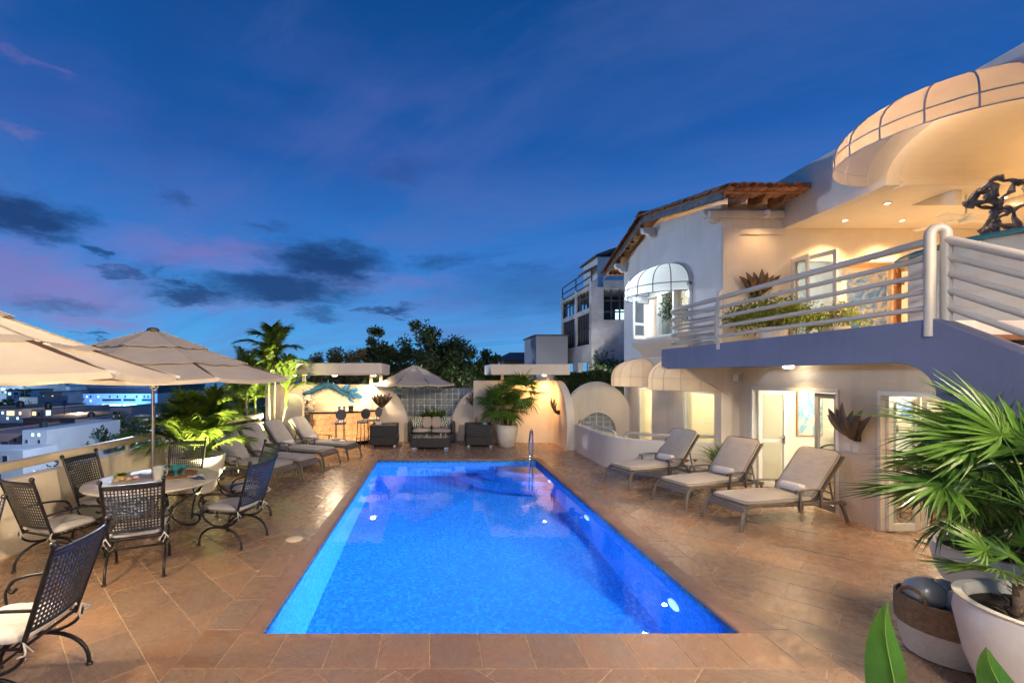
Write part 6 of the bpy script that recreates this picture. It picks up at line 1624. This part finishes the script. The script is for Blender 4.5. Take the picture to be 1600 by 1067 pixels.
for k in range(4): MB().box((.38, 0, -.01), (.56, .13, .012), 0, Matrix.Rotation(k * pi / 2 + .3, 4, 'Z') @ Matrix.Rotation(.18, 4, 'X')).build('blade', 'white_paint', cf, bevel=.004)
def abstract_mat(name, c1, c2, c3, sc=3):
    m = M(name, c1, .6, var=0, bump=.15); n, l = m.node_tree.nodes, m.node_tree.links; b = n['Principled BSDF']
    g = n.new('ShaderNodeTexCoord'); t = n.new('ShaderNodeTexNoise'); t.inputs['Scale'].default_value = sc; t.inputs['Detail'].default_value = 5; t.inputs['Distortion'].default_value = 1.4; l.new(g.outputs['Object'], t.inputs['Vector'])
    rp = n.new('ShaderNodeValToRGB'); l.new(t.outputs['Fac'], rp.inputs[0]); c = rp.color_ramp; c.elements.new(.5)
    for e, (p, q) in zip(c.elements, ((.38, c1), (.5, c2), (.62, c3))): e.position = p; e.color = (*q, 1)
    l.new(rp.outputs[0], b.inputs['Base Color'])
abstract_mat('painting_sea', (.06, .20, .60), (.28, .45, .78), (.74, .76, .82), 4); abstract_mat('painting_pale', (.55, .60, .60), (.12, .32, .45), (.66, .60, .42), 2.2)
abstract_mat('jar_pattern', (.02, .02, .02), (.65, .63, .58), (.70, .68, .62), 9)
_j = [o_ for o_ in bpy.data.objects if o_.name.startswith('jar')][0]; _j.data.materials.clear(); _j.data.materials.append(MATS['jar_pattern'])
ap = thing('framed_artwork', 'blue and white artwork in a carved brown frame inside the upstairs room', 'artwork', (9.95, 10.6, 3.72))
MB().b2(-.55, .55, -.02, .02, -.80, .80).build('canvas', 'painting_sea', ap); m = MB()
for s in (-1, 1): m.b2(s * .60 - .05, s * .60 + .05, -.035, .035, -.92, .92)
m.b2(-.55, .55, -.034, .034, .82, .92); m.b2(-.55, .55, -.034, .034, -.92, -.82); m.build('frame', 'white_paint', ap)
for s in (-1, 1):
    c = MB(); c.b2(s * .80 - .06, s * .80 + .06, -.05, .05, -.98, .95)
    for k in range(6): c.tube([(s * (.80 + .10 * cos(t * .6) * (1 - t / 14)), -.06, -.8 + k * .33 + .10 * sin(t * .6) * (1 - t / 14)) for t in range(11)], .022, 6)
    c.build('carved_post', 'wood', ap, angle=40)
MB().b2(-.98, .98, -.06, .3, -1.02, -.985).build('plinth', 'wood', ap)
# bedroom furniture seen through the lower doors
p2 = thing('seascape_painting', 'tall blue and pale painting on the bedroom wall behind the left glazed door', 'painting', (7.55, 9.19, 1.36)); MB().b2(-.24, .24, -.03, -.001, -.42, .46).build('canvas', 'painting_pale', p2); MB().b2(-.26, .26, -.02, -.0005, -.44, .48).build('frame', 'wood_light', p2)
p3 = thing('blue_painting', 'deep blue painting on the bedroom wall behind the right glazed leaf', 'painting', (9.35, 9.19, 1.62)); MB().b2(-.35, .35, -.03, -.001, -.32, .40).build('canvas', 'painting_sea', p3); MB().b2(-.37, .37, -.02, -.0005, -.34, .42).build('frame', 'grey_metal', p3)
bd = thing('bed', 'bed with white linen against the bedroom wall', 'bed', (9.0, 8.1, 0)); MB().b2(-1.0, 1.0, -.9, .9, .0, .30).build('base', 'wood', bd, bevel=.02); MB().pillow((0, 0, .44), (2.02, 1.84, .32), 10, 12).build('mattress', 'towel', bd, angle=80)
MB().b2(-1.0, 1.0, .92, 1.0, 0, 1.0).build('headboard', 'interior_white', bd, bevel=.02)
for x in (-.5, .5): MB().pillow((x, .62, .66), (.75, .40, .2), 5, 10).build('pillow', 'towel', bd, angle=80)
dk = thing('desk', 'slim wooden desk with curved legs inside the bedroom door', 'desk', (7.55, 7.15, 0)); MB().b2(-.55, .55, -.3, .3, .70, .735).build('desk_top', 'wood', dk, bevel=.008)
for sx in (-1, 1):
    for sy in (-1, 1): MB().tube(bez([(sx * .5, sy * .26, .70), (sx * .46, sy * .24, .4), (sx * .52, sy * .27, 0)], 5), .018, 8).build('leg', 'grey_metal', dk)
cs = thing('chess_set', 'chess board with carved pieces on the bedroom desk', 'chess set', (7.6, 7.1, .737)); MB().b2(-.24, .24, -.2, .2, 0, .02).build('board', 'wood_light', cs)
for k in range(16):
    a = MB().lathe([(.001, 0), (.016, 0), (.008, .02), (.008, .05), (.014, .06), (.001, .075 + .02 * (k % 3))], 10).build('chess_piece', 'wood' if k < 8 else 'pot_white', cs); a.location = (-.2 + .057 * (k % 8), -.15 if k < 8 else .15, .0205)
dch = thing('desk_chair', 'curved dark-legged chair with a pale seat at the bedroom desk', 'chair', (7.0, 7.75, 0)); MB().pillow((0, 0, .47), (.5, .5, .1), 5, 10).build('seat', 'cushion_white', dch, angle=80)
for sx in (-1, 1):
    for sy in (-1, 1): MB().tube([(sx * .2, sy * .2, .45), (sx * .23, sy * .23, 0)], .016, 8).build('leg', 'iron', dch)
MB().tube(bez([(-.22, .22, .46), (-.25, .28, .8), (0, .3, .92), (.25, .28, .8), (.22, .22, .46)], 6), .018, 8).build('backrest', 'iron', dch)
st_ = thing('figurine', 'small dark green figurine on a shelf in the bedroom', 'figurine', (9.05, 9.02, 1.0)); MB().b2(-.07, .07, -.07, .07, 0, .16).build('base', 'grey_metal', st_, bevel=.01); MB().tube(bez([(0, 0, .16), (.03, 0, .28), (-.03, 0, .38), (0, 0, .46)], 6), [.05] * 6 + [.035] * 6 + [.045] * 6 + [.03], 10).build('body', 'leaf_dark', st_)
dm = MB().b2(6.25, 7.2, 5.15, 5.95, .001, .018).build('door_mat', 'mat_fibre', bevel=.004); tag(dm, 'pale fibre doormat inside the nearer glazed door', 'doormat')
# ================================================================== TREES BEYOND
def tree(name, label, base, h, rx, rz_, mat, n, seed, ls=.16, clumps=26, trunk=.12, group='trees beyond the back wall', flat=.8, cat='tree'):
    r = random.Random(seed); t = thing(name, label, cat, base, 0, group)
    cz = h - rz_
    cl = []
    for k in range(clumps):
        d = Vector((r.gauss(0, 1), r.gauss(0, 1), r.gauss(0, 1))).normalized() * (r.random() ** .38)
        cl.append((Vector((d.x * rx, d.y * rx * flat, cz + d.z * rz_)), rx * r.uniform(.16, .36)))
    m = MB()
    for c, cr_ in cl:
        for j in range(n // clumps):
            d = Vector((r.gauss(0, 1), r.gauss(0, 1), r.gauss(0, .75))); d = d.normalized() * cr_ * (r.random() ** .45); p = c + d
            u = Vector((r.gauss(0, 1), r.gauss(0, 1), r.gauss(.2, .8))).normalized(); s = u.cross(Vector((r.gauss(0, 1), r.gauss(0, 1), r.gauss(0, 1)))).normalized(); L = ls * r.uniform(.6, 1.4)
            m.v += [tuple(p), tuple(p + u * L * .5 - s * L * .24), tuple(p + u * L), tuple(p + u * L * .5 + s * L * .24)]; k = len(m.v); m.f.append((k - 4, k - 3, k - 2, k - 1))
    stuff(m.build('crown', mat, t, smooth=False))
    b = MB(); b.tube([(0, 0, -.6), (.03 * h, 0, h * .3), (0, .02, cz)], [trunk, trunk * .8, trunk * .5], 8)
    for c, cr_ in cl[::2]: b.tube([(0, 0, cz - rz_ * .6), tuple(c * .5 + Vector((0, 0, cz * .42))), tuple(c)], [trunk * .45, trunk * .25, trunk * .08], 5)
    b.build('trunk', 'bark', t, angle=60); return t
tree('dark_tree', 'slim dark evergreen tree rising left of the umbrella behind the bar roof', (-2.75, 21, -.2), 4.4, .75, 1.3, 'leaf_dark', 5000, 1, .15, 26)
tree('dark_tree', 'tallest dark evergreen tree behind the sofa umbrella', (-.45, 22, -.2), 5.0, 1.5, 2.0, 'leaf_dark', 13000, 2, .16, 60)
tree('dark_tree', 'broad dark tree between the tallest tree and the grey block', (1.35, 23, -.2), 4.55, 1.55, 1.9, 'leaf_dark', 13000, 3, .16, 60)
tree('dark_tree', 'mid-height dark tree left of the sofa umbrella tip', (-2.0, 21.8, -.2), 3.9, 1.2, 1.5, 'leaf_dark', 8000, 6, .15, 36)
tree('dark_tree', 'rounded dark tree at the right of the tree row, next to the far roof', (2.9, 22.5, -.2), 3.5, 1.2, 1.5, 'leaf_dark', 8000, 7, .15, 36)
tree('dark_tree', 'low dark tree filling the gap behind the glass blocks', (.9, 18.6, -.3), 2.9, 1.5, 1.3, 'leaf_mid', 4500, 4, .13, 26)
tree('dark_tree', 'low dark tree behind the sofa umbrella pole', (-1.6, 18.9, -.3), 2.85, 1.5, 1.25, 'leaf_mid', 4500, 5, .13, 26)
for k, (x, y, h, lb) in enumerate(((-5.6, 20, 3.6, 'olive brown shrub tree behind the tall palms and bar roof'), (-4.1, 20.5, 3.8, 'olive brown shrub tree behind the middle of the bar roof'), (-3.3, 19.5, 3.5, 'olive brown shrub tree behind the right part of the bar roof'), (-8.6, 21.5, 3.2, 'green shrub tree at the far left behind the umbrella top'))):
    tree('shrub_tree', lb, (x, y, -.3), h, 1.3, 1.3, 'leaf_olive' if k < 3 else 'leaf_mid', 6000, 40 + k, .13, 20, .07)
for k, (x, y, z, h, lb) in enumerate(((-14.5, 23, -5.2, 3.8, 'dark green tree below the parapet left of the bowl palm'), (-12.2, 19, -4.9, 3.9, 'dark green tree below the parapet behind the bowl palm'), (-10.5, 15, -4.8, 4.3, 'dark green tree low behind the parapet and umbrella pole'))):
    tree('hillside_tree', lb, (x, y, z), h, 2.3, 1.7, 'leaf_mid', 4500, 60 + k, .18, 26, .12, 'trees on the slope below the parapet')
def hedge(name, label, x0, x1, y0, y1, z0, z1, mat, n, seed, kindlbl='hedge', ls=.09):
    r = random.Random(seed); m = MB()
    for k in range(n):
        f = r.random(); x, y, z = r.uniform(x0, x1), r.uniform(y0, y1), r.uniform(z0, z1)
        if f < .5: y = y0 + abs(r.gauss(0, .06))
        elif f < .8: z = z1 - abs(r.gauss(0, .05)) + .08 * sin(x * 5) * .6
        p = Vector((x, y, z)); u = Vector((r.gauss(0, 1), r.gauss(0, 1), r.gauss(.2, 1))).normalized(); s = u.cross(Vector((r.gauss(0, 1), r.gauss(0, 1), r.gauss(0, 1)))).normalized(); L = ls * r.uniform(.6, 1.4)
        m.v += [tuple(p), tuple(p + u * L * .5 - s * L * .26), tuple(p + u * L), tuple(p + u * L * .5 + s * L * .26)]; q = len(m.v); m.f.append((q - 4, q - 3, q - 2, q - 1))
    h = thing(name, label, kindlbl); stuff(m.build('foliage', mat, h, smooth=False))
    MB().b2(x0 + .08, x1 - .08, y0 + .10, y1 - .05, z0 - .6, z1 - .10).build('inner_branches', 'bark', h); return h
hedge('clipped_hedge', 'clipped green hedge above the round gable wall', 3.95, 6.1, 14.9, 15.5, 1.35, 2.22, 'leaf_mid', 5200, 4)
# ================================================================== RUINED BUILDING, GREY BLOCK, FAR ROOF
ru = thing('abandoned_building', 'derelict grey building with gridded window frames behind the villa', 'building', (0, 0, 0))
RX, RY0, RY1 = 7.0, 20.4, 25.3
def rvx(z0, z1, y0, y1, mat='ruin_wall', nm='wall'): return MB().b2(RX, RX + .25, y0, y1, z0, z1).build(nm, mat, ru)
rvx(-1, .9, RY0, RY1); rvx(.9, 2.75, RY0, RY0 + .5); rvx(.9, 2.75, 22.3, 23.1); rvx(.9, 2.75, RY1 - .5, RY1); rvx(2.75, 3.55, RY0, RY1)
for y in (RY0, 22.55, RY1 - .3): rvx(3.55, 6.35, y, y + .3, nm='column')
rvx(5.0, 5.22, RY0 + .3, 22.55, nm='lintel'); rvx(5.0, 5.22, 22.85, RY1 - .3, nm='lintel')
for a, b in ((RY0 + .3, 22.55), (22.85, RY1 - .3)):
    for z0, z1, nv in ((3.55, 5.0, 5), (5.22, 6.3, 4)):
        w = MB(); k = 0
        for i in range(nv + 1): y = a + (b - a) * i / nv; w.b2(RX + .06, RX + .11, y - .03, y + .03, z0, z1)
        for i in range(3): z = z0 + (z1 - z0) * i / 2; w.b2(RX + .055, RX + .105, a, b, z - .03, z + .03)
        w.build('window_grid', 'ruin_frame', ru, smooth=False)
        if z0 < 5: MB().b2(RX + .12, RX + .13, a, b, z0, z1).build('pane', 'city_dark', ru)
MB().b2(RX - .05, 13, RY0 + .3, RY1, 6.05, 6.2).build('roof', 'ruin_wall', ru)
f = MB(); f.b2(RX + .25, 13, RY0, RY0 + .25, 3.55, 4.62); f.b2(RX + .25, RX + .55, RY0, RY0 + .25, 4.62, 6.1); f.b2(RX + .55, 13, RY0, RY0 + .25, 6.0, 6.4); f.build('front_wall', 'ruin_wall', ru)
f = MB(); N = 10
for i in range(N):
    t0, t1 = pi * i / N, pi * (i + 1) / N; xa, xb = 9.3 - 1.25 * cos(t0), 9.3 - 1.25 * cos(t1); f.prism([(xa, 2.0 + 1.2 * sin(t0)), (xb, 2.0 + 1.2 * sin(t1)), (xb, 3.55), (xa, 3.55)], RY0, RY0 + .25, 'y')
f.b2(RX + .25, 8.05, RY0, RY0 + .25, -1, 3.55); f.b2(10.55, 13, RY0, RY0 + .25, -1, 3.55); f.build('arch_wall', 'ruin_wall', ru, smooth=False)
MB().b2(RX + .6, 12.8, RY0 + 2.2, RY0 + 2.4, -1, 6).build('dark_rear', 'ruin_frame', ru)
w = MB()
for i in range(6): w.b2(7.55 + i * .38 - .03, 7.55 + i * .38 + .03, RY0 + .08, RY0 + .14, 4.62, 6.0)
for z in (5.0, 5.5): w.b2(7.55, 9.5, RY0 + .085, RY0 + .135, z - .03, z + .03)
w.build('window_grid', 'ruin_frame', ru, smooth=False)
MB().b2(8.15, 8.55, RY0 + .16, RY0 + .2, 4.66, 5.1).build('lit_pane', 'window_cool', ru)
for z in (6.6, 6.95): MB().tube([(RX + .05, RY0 + .1, z), (RX + .05, RY1 - .1, z)], .03, 6).build('handrail', 'ruin_frame', ru)
for y in (RY0 + .1, 22.8, RY1 - .1): MB().tube([(RX + .05, y, 6.2), (RX + .05, y, 6.95)], .03, 6).build('handrail_post', 'ruin_frame', ru)
ph = MB(); ph.b2(7.7, 11, RY0 + 1.2, RY0 + 3.2, 6.21, 7.75); ph.build('penthouse', 'city_white', ru)
MB().prism([(7.55, 7.72), (8.3, 7.95), (9.2, 8.25), (11, 8.3), (11, 8.38), (9.2, 8.36), (8.2, 8.06), (7.55, 7.82)], RY0 + 1.0, RY0 + 3.4, 'y').build('penthouse_roof', 'city_roof', ru)
MB().prism([(7.1, 7.0), (7.7, 7.3), (7.7, 7.38), (7.1, 7.1)], RY0 + 1.2, RY0 + 2.2, 'y').build('lean_to_roof', 'wood', ru)
hedge('ivy_mound', 'dark ivy mound climbing the arches of the derelict building', 7.0, 12, 18.6, 20.1, -.4, 2.55, 'leaf_mid', 6500, 9, 'ivy', .15)
bushy('ivy_column', (7.65, 20.15, .2), 60, .7, 3.0, 'leaf_dark', 19, 'narrow column of ivy climbing the corner of the derelict building', 'ivy', .14, 26)
gbk = thing('grey_block', 'plain blue-grey block standing left of the derelict building', 'building'); MB().b2(5.1, 6.7, 23, 26, -1, 4.12).build('wall', 'city_grey', gbk); MB().b2(5.02, 6.78, 22.95, 26.05, 4.121, 4.2).build('roof', 'city_roof', gbk)
fr_ = thing('far_house', 'small distant house with a dark hipped roof beside the grey block', 'house'); MB().b2(5.0, 7.6, 33, 35.5, -1, 3.2).build('wall', 'city_brown', fr_)
MB().add([(4.3, 32.4, 3.201), (8.4, 32.4, 3.201), (8.4, 36, 3.201), (4.3, 36, 3.201), (5.6, 34.2, 3.85), (7.2, 34.2, 3.85)], [(0, 1, 5, 4), (1, 2, 5), (2, 3, 4, 5), (3, 0, 4), (3, 2, 1, 0)]).build('roof', 'city_roof', fr_, smooth=False)
# ================================================================== TOWN BELOW
def block(name, label, px0, px1, py0, py1, Y, dep, mat, wins=(), roof=None, below=3.0, cat='building', parapet=.0, rot=0.0):
    a, b = P(px0, py0, Y), P(px1, py1, Y); t = thing(name, label, cat, (0, 0, 0), 0, 'buildings of the town below')
    MB().b2(a[0], b[0], Y, Y + dep, b[2] - below, a[2]).build('wall', mat, t, smooth=False)
    s = Y / 711
    if roof: MB().b2(a[0] - .4 * s * 2, b[0] + .4 * s * 2, Y - .8 * s * 2, Y + dep + .3, a[2] + .001, a[2] + roof * s).build('roof', 'city_roof', t, smooth=False)
    if parapet:
        q = MB(); w = 2.0 * s
        q.b2(a[0], b[0], Y - .003, Y + w, a[2] + .001, a[2] + parapet * s); q.b2(a[0], a[0] + w, Y + w, Y + dep, a[2] + .001, a[2] + parapet * s); q.b2(b[0] - w, b[0], Y + w, Y + dep, a[2] + .001, a[2] + parapet * s); q.build('roof_parapet', mat, t, smooth=False)
    rw_ = random.Random(int(px0 * 7 + py0)); wins = list(wins)
    if px1 - px0 > 14 and name not in ('long_warehouse', 'low_house', 'seafront_gallery'):
        u = max(0.1, 1 - (Y - 30) / 130); wx, wy = 2.2 + 2.4 * u, 2.6 + 2.6 * u; x = px0 + wx
        while x < px1 - wx * 1.5:
            for y in (py0 + wy * .9, py0 + wy * 2.9):
                if y + wy < py1 and rw_.random() < .62 and all(x > b_[2] + 1 or x + wx < b_[0] - 1 or y > b_[3] + 1 or y + wy < b_[1] - 1 for b_ in wins): wins.append((x, y, x + wx, y + wy, rw_.choice((D_, D_, D_, L_, K_))))
            x += wx * 2.1
    for (x0, y0, x1, y1, wm) in wins:
        p, q = P(x0, y0, Y), P(x1, y1, Y); d = .35 * s * 2
        f = MB(); f.b2(p[0] - d, q[0] + d, Y - d, Y - .002, q[2] - d, q[2]); f.b2(p[0] - d, q[0] + d, Y - d, Y - .002, p[2], p[2] + d); f.b2(p[0] - d, p[0], Y - d, Y - .002, q[2], p[2]); f.b2(q[0], q[0] + d, Y - d, Y - .002, q[2], p[2])
        fo = f.build('window', mat, t, smooth=False)
        MB().b2(p[0], q[0], Y - .3 * d, Y - .001, q[2], p[2]).build('pane', wm, fo, smooth=False)
    return t
D_, L_, K_ = 'city_dark', 'window_lit', 'window_cool'
block('town_house', 'tall plain lavender-white house front nearest below the parapet rail', 35, 73, 672, 760, 30, 7, 'city_white', [(60, 715, 68, 724, D_)], None, 3)
block('town_house', 'stepped pink and white house at the left edge below the rail', -60, 34.5, 680, 760, 31, 8, 'city_pink', [(2, 690, 13, 699, D_), (17, 699, 31, 712, D_)], None, 3, parapet=3)
block('low_house', 'low white wall with a dark doorway below the stepped pink house', -60, 36, 704, 760, 27.5, 2.5, 'city_white', [(4, 712, 12, 730, D_)], None, 3)
block('long_warehouse', 'long brown brick warehouse in the middle of the town', 36, 117, 655, 690, 62, 22, 'city_brown', [(44, 664, 52, 668, D_), (60, 664, 70, 668, D_), (84, 664, 95, 668, D_)], 2, 6)
block('stucco_house', 'grey house with a rounded niche right of the brown warehouse', 117, 157, 657, 690, 58, 12, 'city_grey', [(120, 664, 134, 677, D_), (142, 668, 149, 676, D_)], None, 6, parapet=2)
block('lit_house', 'white house with two orange lit windows at the left edge', -40, 34, 639, 672, 78, 14, 'city_white', [(11, 642, 23, 649, L_), (30, 643, 34, 648, L_), (-12, 642, -2, 649, L_)], 1.5, 6)
block('lit_house', 'grey terrace house with an orange and a cool white lit window', 34.5, 82, 641, 668, 80, 14, 'city_grey', [(43, 646, 50, 654, D_), (51, 643, 57, 649, L_), (72, 641, 80, 650, K_), (60, 644, 63, 654, D_)], None, 6, parapet=1.5)
block('water_tower_block', 'pale square tank block standing above the lit windows', 30, 59, 622, 652, 98, 8, 'city_grey', [(46, 628, 48, 634, D_)], None, 8, parapet=1.5)
block('roofed_house', 'house with dark wide eaves right of the pale tank block', 64, 97, 615, 634, 118, 14, 'city_brown', [(80, 618, 84, 622, L_), (90, 618, 95, 625, D_)], 3, 8)
block('white_hotel', 'big white hotel block with a raised tower near the sea', 48, 109, 604, 634, 190, 25, 'city_white', [(66, 607, 69, 611, D_), (90, 609, 92, 612, D_), (98, 614, 101, 617, D_)], None, 12)
block('white_hotel_tower', 'raised square white tower on the big white hotel', 48.5, 72, 597, 604.1, 191, 12, 'city_white', [(66, 599, 68, 602, D_), (52, 599, 54, 602, D_)], 1, 0)
block('seaside_block', 'low white seaside building at the left edge of the town', -30, 35, 603, 630, 170, 20, 'city_white', [(2, 600 + 6, 9, 610, K_), (14, 607, 20, 610, D_), (24, 607, 30, 610, D_)], None, 10, parapet=1.5)
bl_ = block('blue_lit_building', 'long building washed in blue light with two rows of windows', 108, 246, 615, 650, 125, 30, 'city_white', [(112, 622, 132, 625.5, D_), (160, 623, 190, 626.5, D_), (193, 623, 212, 626.5, D_), (160, 631, 190, 635.5, K_), (192, 631, 214, 635.5, K_), (116, 631, 131, 635, K_), (222, 623, 240, 626.5, D_)], None, 10)
block('seafront_gallery', 'dark upper storey with a wide roof on the blue-lit building', 136, 246, 606, 614.9, 127, 26, 'city_dark', [], 3, 0)
block('terraced_house', 'stepped white roof terraces in front of the blue-lit building', 82, 124, 643, 664, 88, 14, 'city_white', [(92, 644, 106, 649, D_), (110, 642.5, 122, 649, D_)], 1, 6)
block('arcade_house', 'grey house with twin arched windows at the right of the town', 172, 205, 638, 680, 68, 12, 'city_grey', [(177, 643, 184, 651, D_), (185, 643, 192, 651, D_)], None, 6, parapet=1.5)
block('brick_annex', 'small pink brick annex under the twin arched windows', 172, 193, 652, 680, 66, 2, 'city_pink', [], None, 6)
block('white_shed', 'small bright white shed among the dark roofs', 81, 95, 684, 715, 45, 4, 'city_white', [(84, 690, 88, 697, D_)], None, 4)
block('low_shed', 'low grey shed right of the bright white shed', 96, 118, 684, 715, 46, 6, 'city_grey', [(106, 686, 116, 690, K_)], 1, 4)
block('flat_roof_house', 'wide low house with a pale grey flat roof behind the rail', 84, 162, 697, 735, 40, 9, 'city_grey', [(100, 702, 112, 710, D_), (130, 702, 142, 710, D_)], 1.2, 4)
block('dark_roof_house', 'dark low house between the warehouse and the flat-roofed house', 117, 156, 680, 705, 50, 6, 'city_dark', [(124, 686, 132, 690, L_)], 1.2, 4)
block('sea_tower', 'white narrow apartment tower behind the umbrella pole near the sea', 235, 268, 592, 640, 150, 12, 'city_white', [(238, 596, 243, 602, D_), (247, 596, 252, 602, D_), (238, 606, 243, 612, K_), (247, 606, 252, 612, D_)], None, 10)
block('corner_shop', 'small cream house with one orange doorway below the lit houses', -10, 30, 668, 690, 58, 7, 'city_pink', [(4, 673, 9, 682, L_), (16, 672, 24, 678, D_)], 1, 4)
block('terrace_house', 'narrow pale house between the plain white front and the warehouse', 74, 84, 690, 715, 42, 5, 'city_white', [(77, 694, 81, 700, D_)], 1, 4)
block('brick_store', 'low brick store with a cool white lamp under the niche house', 118, 170, 671, 690, 55, 3, 'city_brown', [(160, 675, 167, 680, K_), (122, 675, 130, 681, D_)], 1, 4)
block('shore_house', 'pale two-storey shore house left of the blue-lit building', 109, 136, 617, 640, 150, 12, 'city_white', [(113, 620, 118, 624, K_), (124, 620, 129, 624, D_), (113, 629, 118, 633, D_)], 1.2, 8)
block('shore_villa', 'white shore villa with a flat roof between the hotel and the left edge', 10, 34, 610, 626, 145, 12, 'city_white', [(13, 613, 18, 617, K_), (22, 613, 29, 617, D_)], 1.2, 8)
block('grey_terrace', 'grey terrace row with three small lit windows behind the brown warehouse', 84, 150, 650, 664, 95, 12, 'city_grey', [(90, 653, 94, 657, L_), (108, 653, 112, 657, L_), (134, 653, 139, 657, K_), (120, 653, 125, 657, D_)], 1.2, 6)
block('blue_annex', 'low blue-washed annex in front of the long blue-lit building', 205, 250, 636, 660, 105, 12, 'city_white', [(210, 640, 222, 644, K_), (228, 640, 240, 644, D_)], 1.2, 8)
for k, (px, py, Y, lb) in enumerate(((44, 671, 30.5, 'dark roof water tank on the plain white house front'), (132, 656, 60, 'dark roof water tank on the niche house'), (66, 640, 82, 'dark roof water tank on the terrace house with lit windows'), (22, 638, 80, 'dark roof water tank on the white house with orange windows'), (150, 696, 41, 'dark roof water tank on the wide flat-roofed house'))):
    x, y, z = P(px, py, Y); s_ = Y / 60; q = thing('roof_tank', lb, 'water tank', (x, y + 1.2, z), 0, 'water tanks on the town roofs')
    MB().lathe([(.001, .0), (.42 * s_, .0), (.45 * s_, .2 * s_), (.45 * s_, .75 * s_), (.2 * s_, .95 * s_), (.001, .98 * s_)], 14).build('tank', 'city_dark', q)
for k, (px, py, Y, h, lb) in enumerate(((56, 671, 32, 1.3, 'thin roof aerial on the plain white house front'), (96, 654, 66, 2.6, 'thin roof aerial on the brown warehouse'), (36, 622, 100, 3.2, 'thin roof aerial on the pale tank block'))):
    x, y, z = P(px, py, Y); q = thing('roof_aerial', lb, 'aerial', (x, y + .5, z), 0, 'aerials on the town roofs'); w_ = .012 * Y / 20
    MB().tube([(0, 0, 0), (0, 0, h)], w_, 5).build('mast', 'iron', q); m = MB()
    for i in range(4): m.tube([(-.3 * h * .4, 0, h * (.7 + .09 * i)), (.3 * h * .4, 0, h * (.7 + .09 * i))], w_ * .7, 4)
    m.build('elements', 'iron', q)
lamp('added_fill_lamp', 'POINT', (P(96, 680, 44)[0], 43, -2.6), 260, (.7, .85, 1), .2)  # point lamps here and below are added to lift the dark town
lamp('added_fill_lamp', 'POINT', (P(60, 630, 108)[0], 92, -2.0), 1500, (.6, .8, 1), .3)
lamp('unseen_town_flood', 'SPOT', (P(175, 660, 113)[0], 113, -4.6), 8000, (.12, .36, 1.0), .4, (P(180, 630, 125)[0], 126, -4), 130, .9)
lamp('unseen_town_flood', 'SPOT', (P(20, 640, 150)[0], 150, -4.5), 12000, (.5, .75, 1.0), .4, (P(30, 615, 190)[0], 190, -3), 120, .9)  # added unseen spot, put in to lift the white hotel
lamp('added_fill_lamp', 'POINT', (P(30, 668, 60)[0], 70, -3.6), 1500, (1, .72, .45), .2)
lamp('added_fill_lamp', 'POINT', (P(150, 672, 53)[0], 53, -3.2), 350, (1, .72, .45), .2)
for k, (px, py, Y, h) in enumerate(((122, 655, 75, 1.6), (100, 640, 105, 2.6), (40, 612, 112, 2.4), (165, 668, 60, 2.4), (185, 672, 50, 2.6), (205, 665, 52, 3.0), (12, 628, 110, 2.2), (175, 690, 34, 2.2))):
    x, y, z = P(px, py, Y)
    tree('town_tree', ('bushy tree beside the stepped white roof terraces', 'dark tree in front of the blue-lit building', 'dark tree in front of the white hotel', 'dark tree right of the niche house', 'green tree below the arcade house', 'green tree at the right edge of the town view', 'dark tree behind the lit houses at the left', 'green tree just beyond the rail near the umbrella pole')[k], (x, y, z - h * .6 - .3), h * 1.2, h * .8, h * .55, 'leaf_mid', 1100, 80 + k, .26, 14, .1, 'trees in the town')
# ================================================================== ADDED FILL LAMPS, UNSEEN
# added for even fill: lantern under the nearest umbrella, floodlight posts behind the viewer
hl = thing('added_lantern', 'small added lantern hanging unseen under the nearest umbrella', 'lantern', (-3.9, 3.12, 1.80))
MB().lathe([(.03, .0), (.06, .01), (.06, .14), (.03, .15)], 14).build('glass', 'lamp_disc', hl); MB().tube([(0, 0, .15), (0, 0, .36)], .006, 6).build('hook', 'iron', hl)
lamp('added_lantern_lamp', 'POINT', (-3.75, 3.25, 1.55), 62, WARMW, .12)  # added lamp, warms the near chairs and parapet

def added_flood(loc, aim, e, label, col=(1, .87, .70), ang=120):
    t = thing('added_flood_post', label, 'floodlight', (loc[0], loc[1], .004), 0, 'added floodlights on the terrace behind the viewer')
    MB().tube([(0, 0, 0), (0, 0, loc[2] - .12)], .03, 10).build('post', 'pole_metal', t)
    MB().lathe([(.001, .0), (.10, .0), (.12, .03), (.09, .12), (.03, .14)], 18, (0, 0, loc[2] - .12)).build('head', 'pole_metal', t)
    lamp('added_flood_lamp', 'SPOT', (loc[0], loc[1] + .16, loc[2]), e, col, .45, aim, ang, .9)  # added lamp, stands in for soft overall fill
added_flood((5.7, -1.2, 5.4), (-2.6, 7.0, .2), 1250, 'tall slim post with an added warm floodlight by the house corner behind the viewer', (1, .76, .50), 105)
added_flood((1.4, -2.2, 4.8), (4.2, 4.8, .6), 540, 'slim post with an added paler floodlight in the middle of the terrace behind the viewer', (1, .90, .74), 62)
added_flood((-2.0, -2.4, 5.6), (-2.4, 4.6, .0), 380, 'slim post with an added warm floodlight on the left of the terrace behind the viewer', (1, .74, .46), 88)
lamp('added_fill_lamp', 'POINT', (-1.2, 17.0, 1.1), 120, (1, .86, .62), .2)  # added lamp hidden behind the back wall, lifts the dark trees
lamp('added_fill_lamp', 'POINT', (6.0, 18.0, 1.0), 170, (.95, .9, .85), .2)  # added hidden lamp, lifts the derelict building
lamp('added_fill_lamp', 'POINT', (-16, 24, 3.5), 2200, (.62, .76, 1.0), .3)  # added unseen lamp over the slope on the left
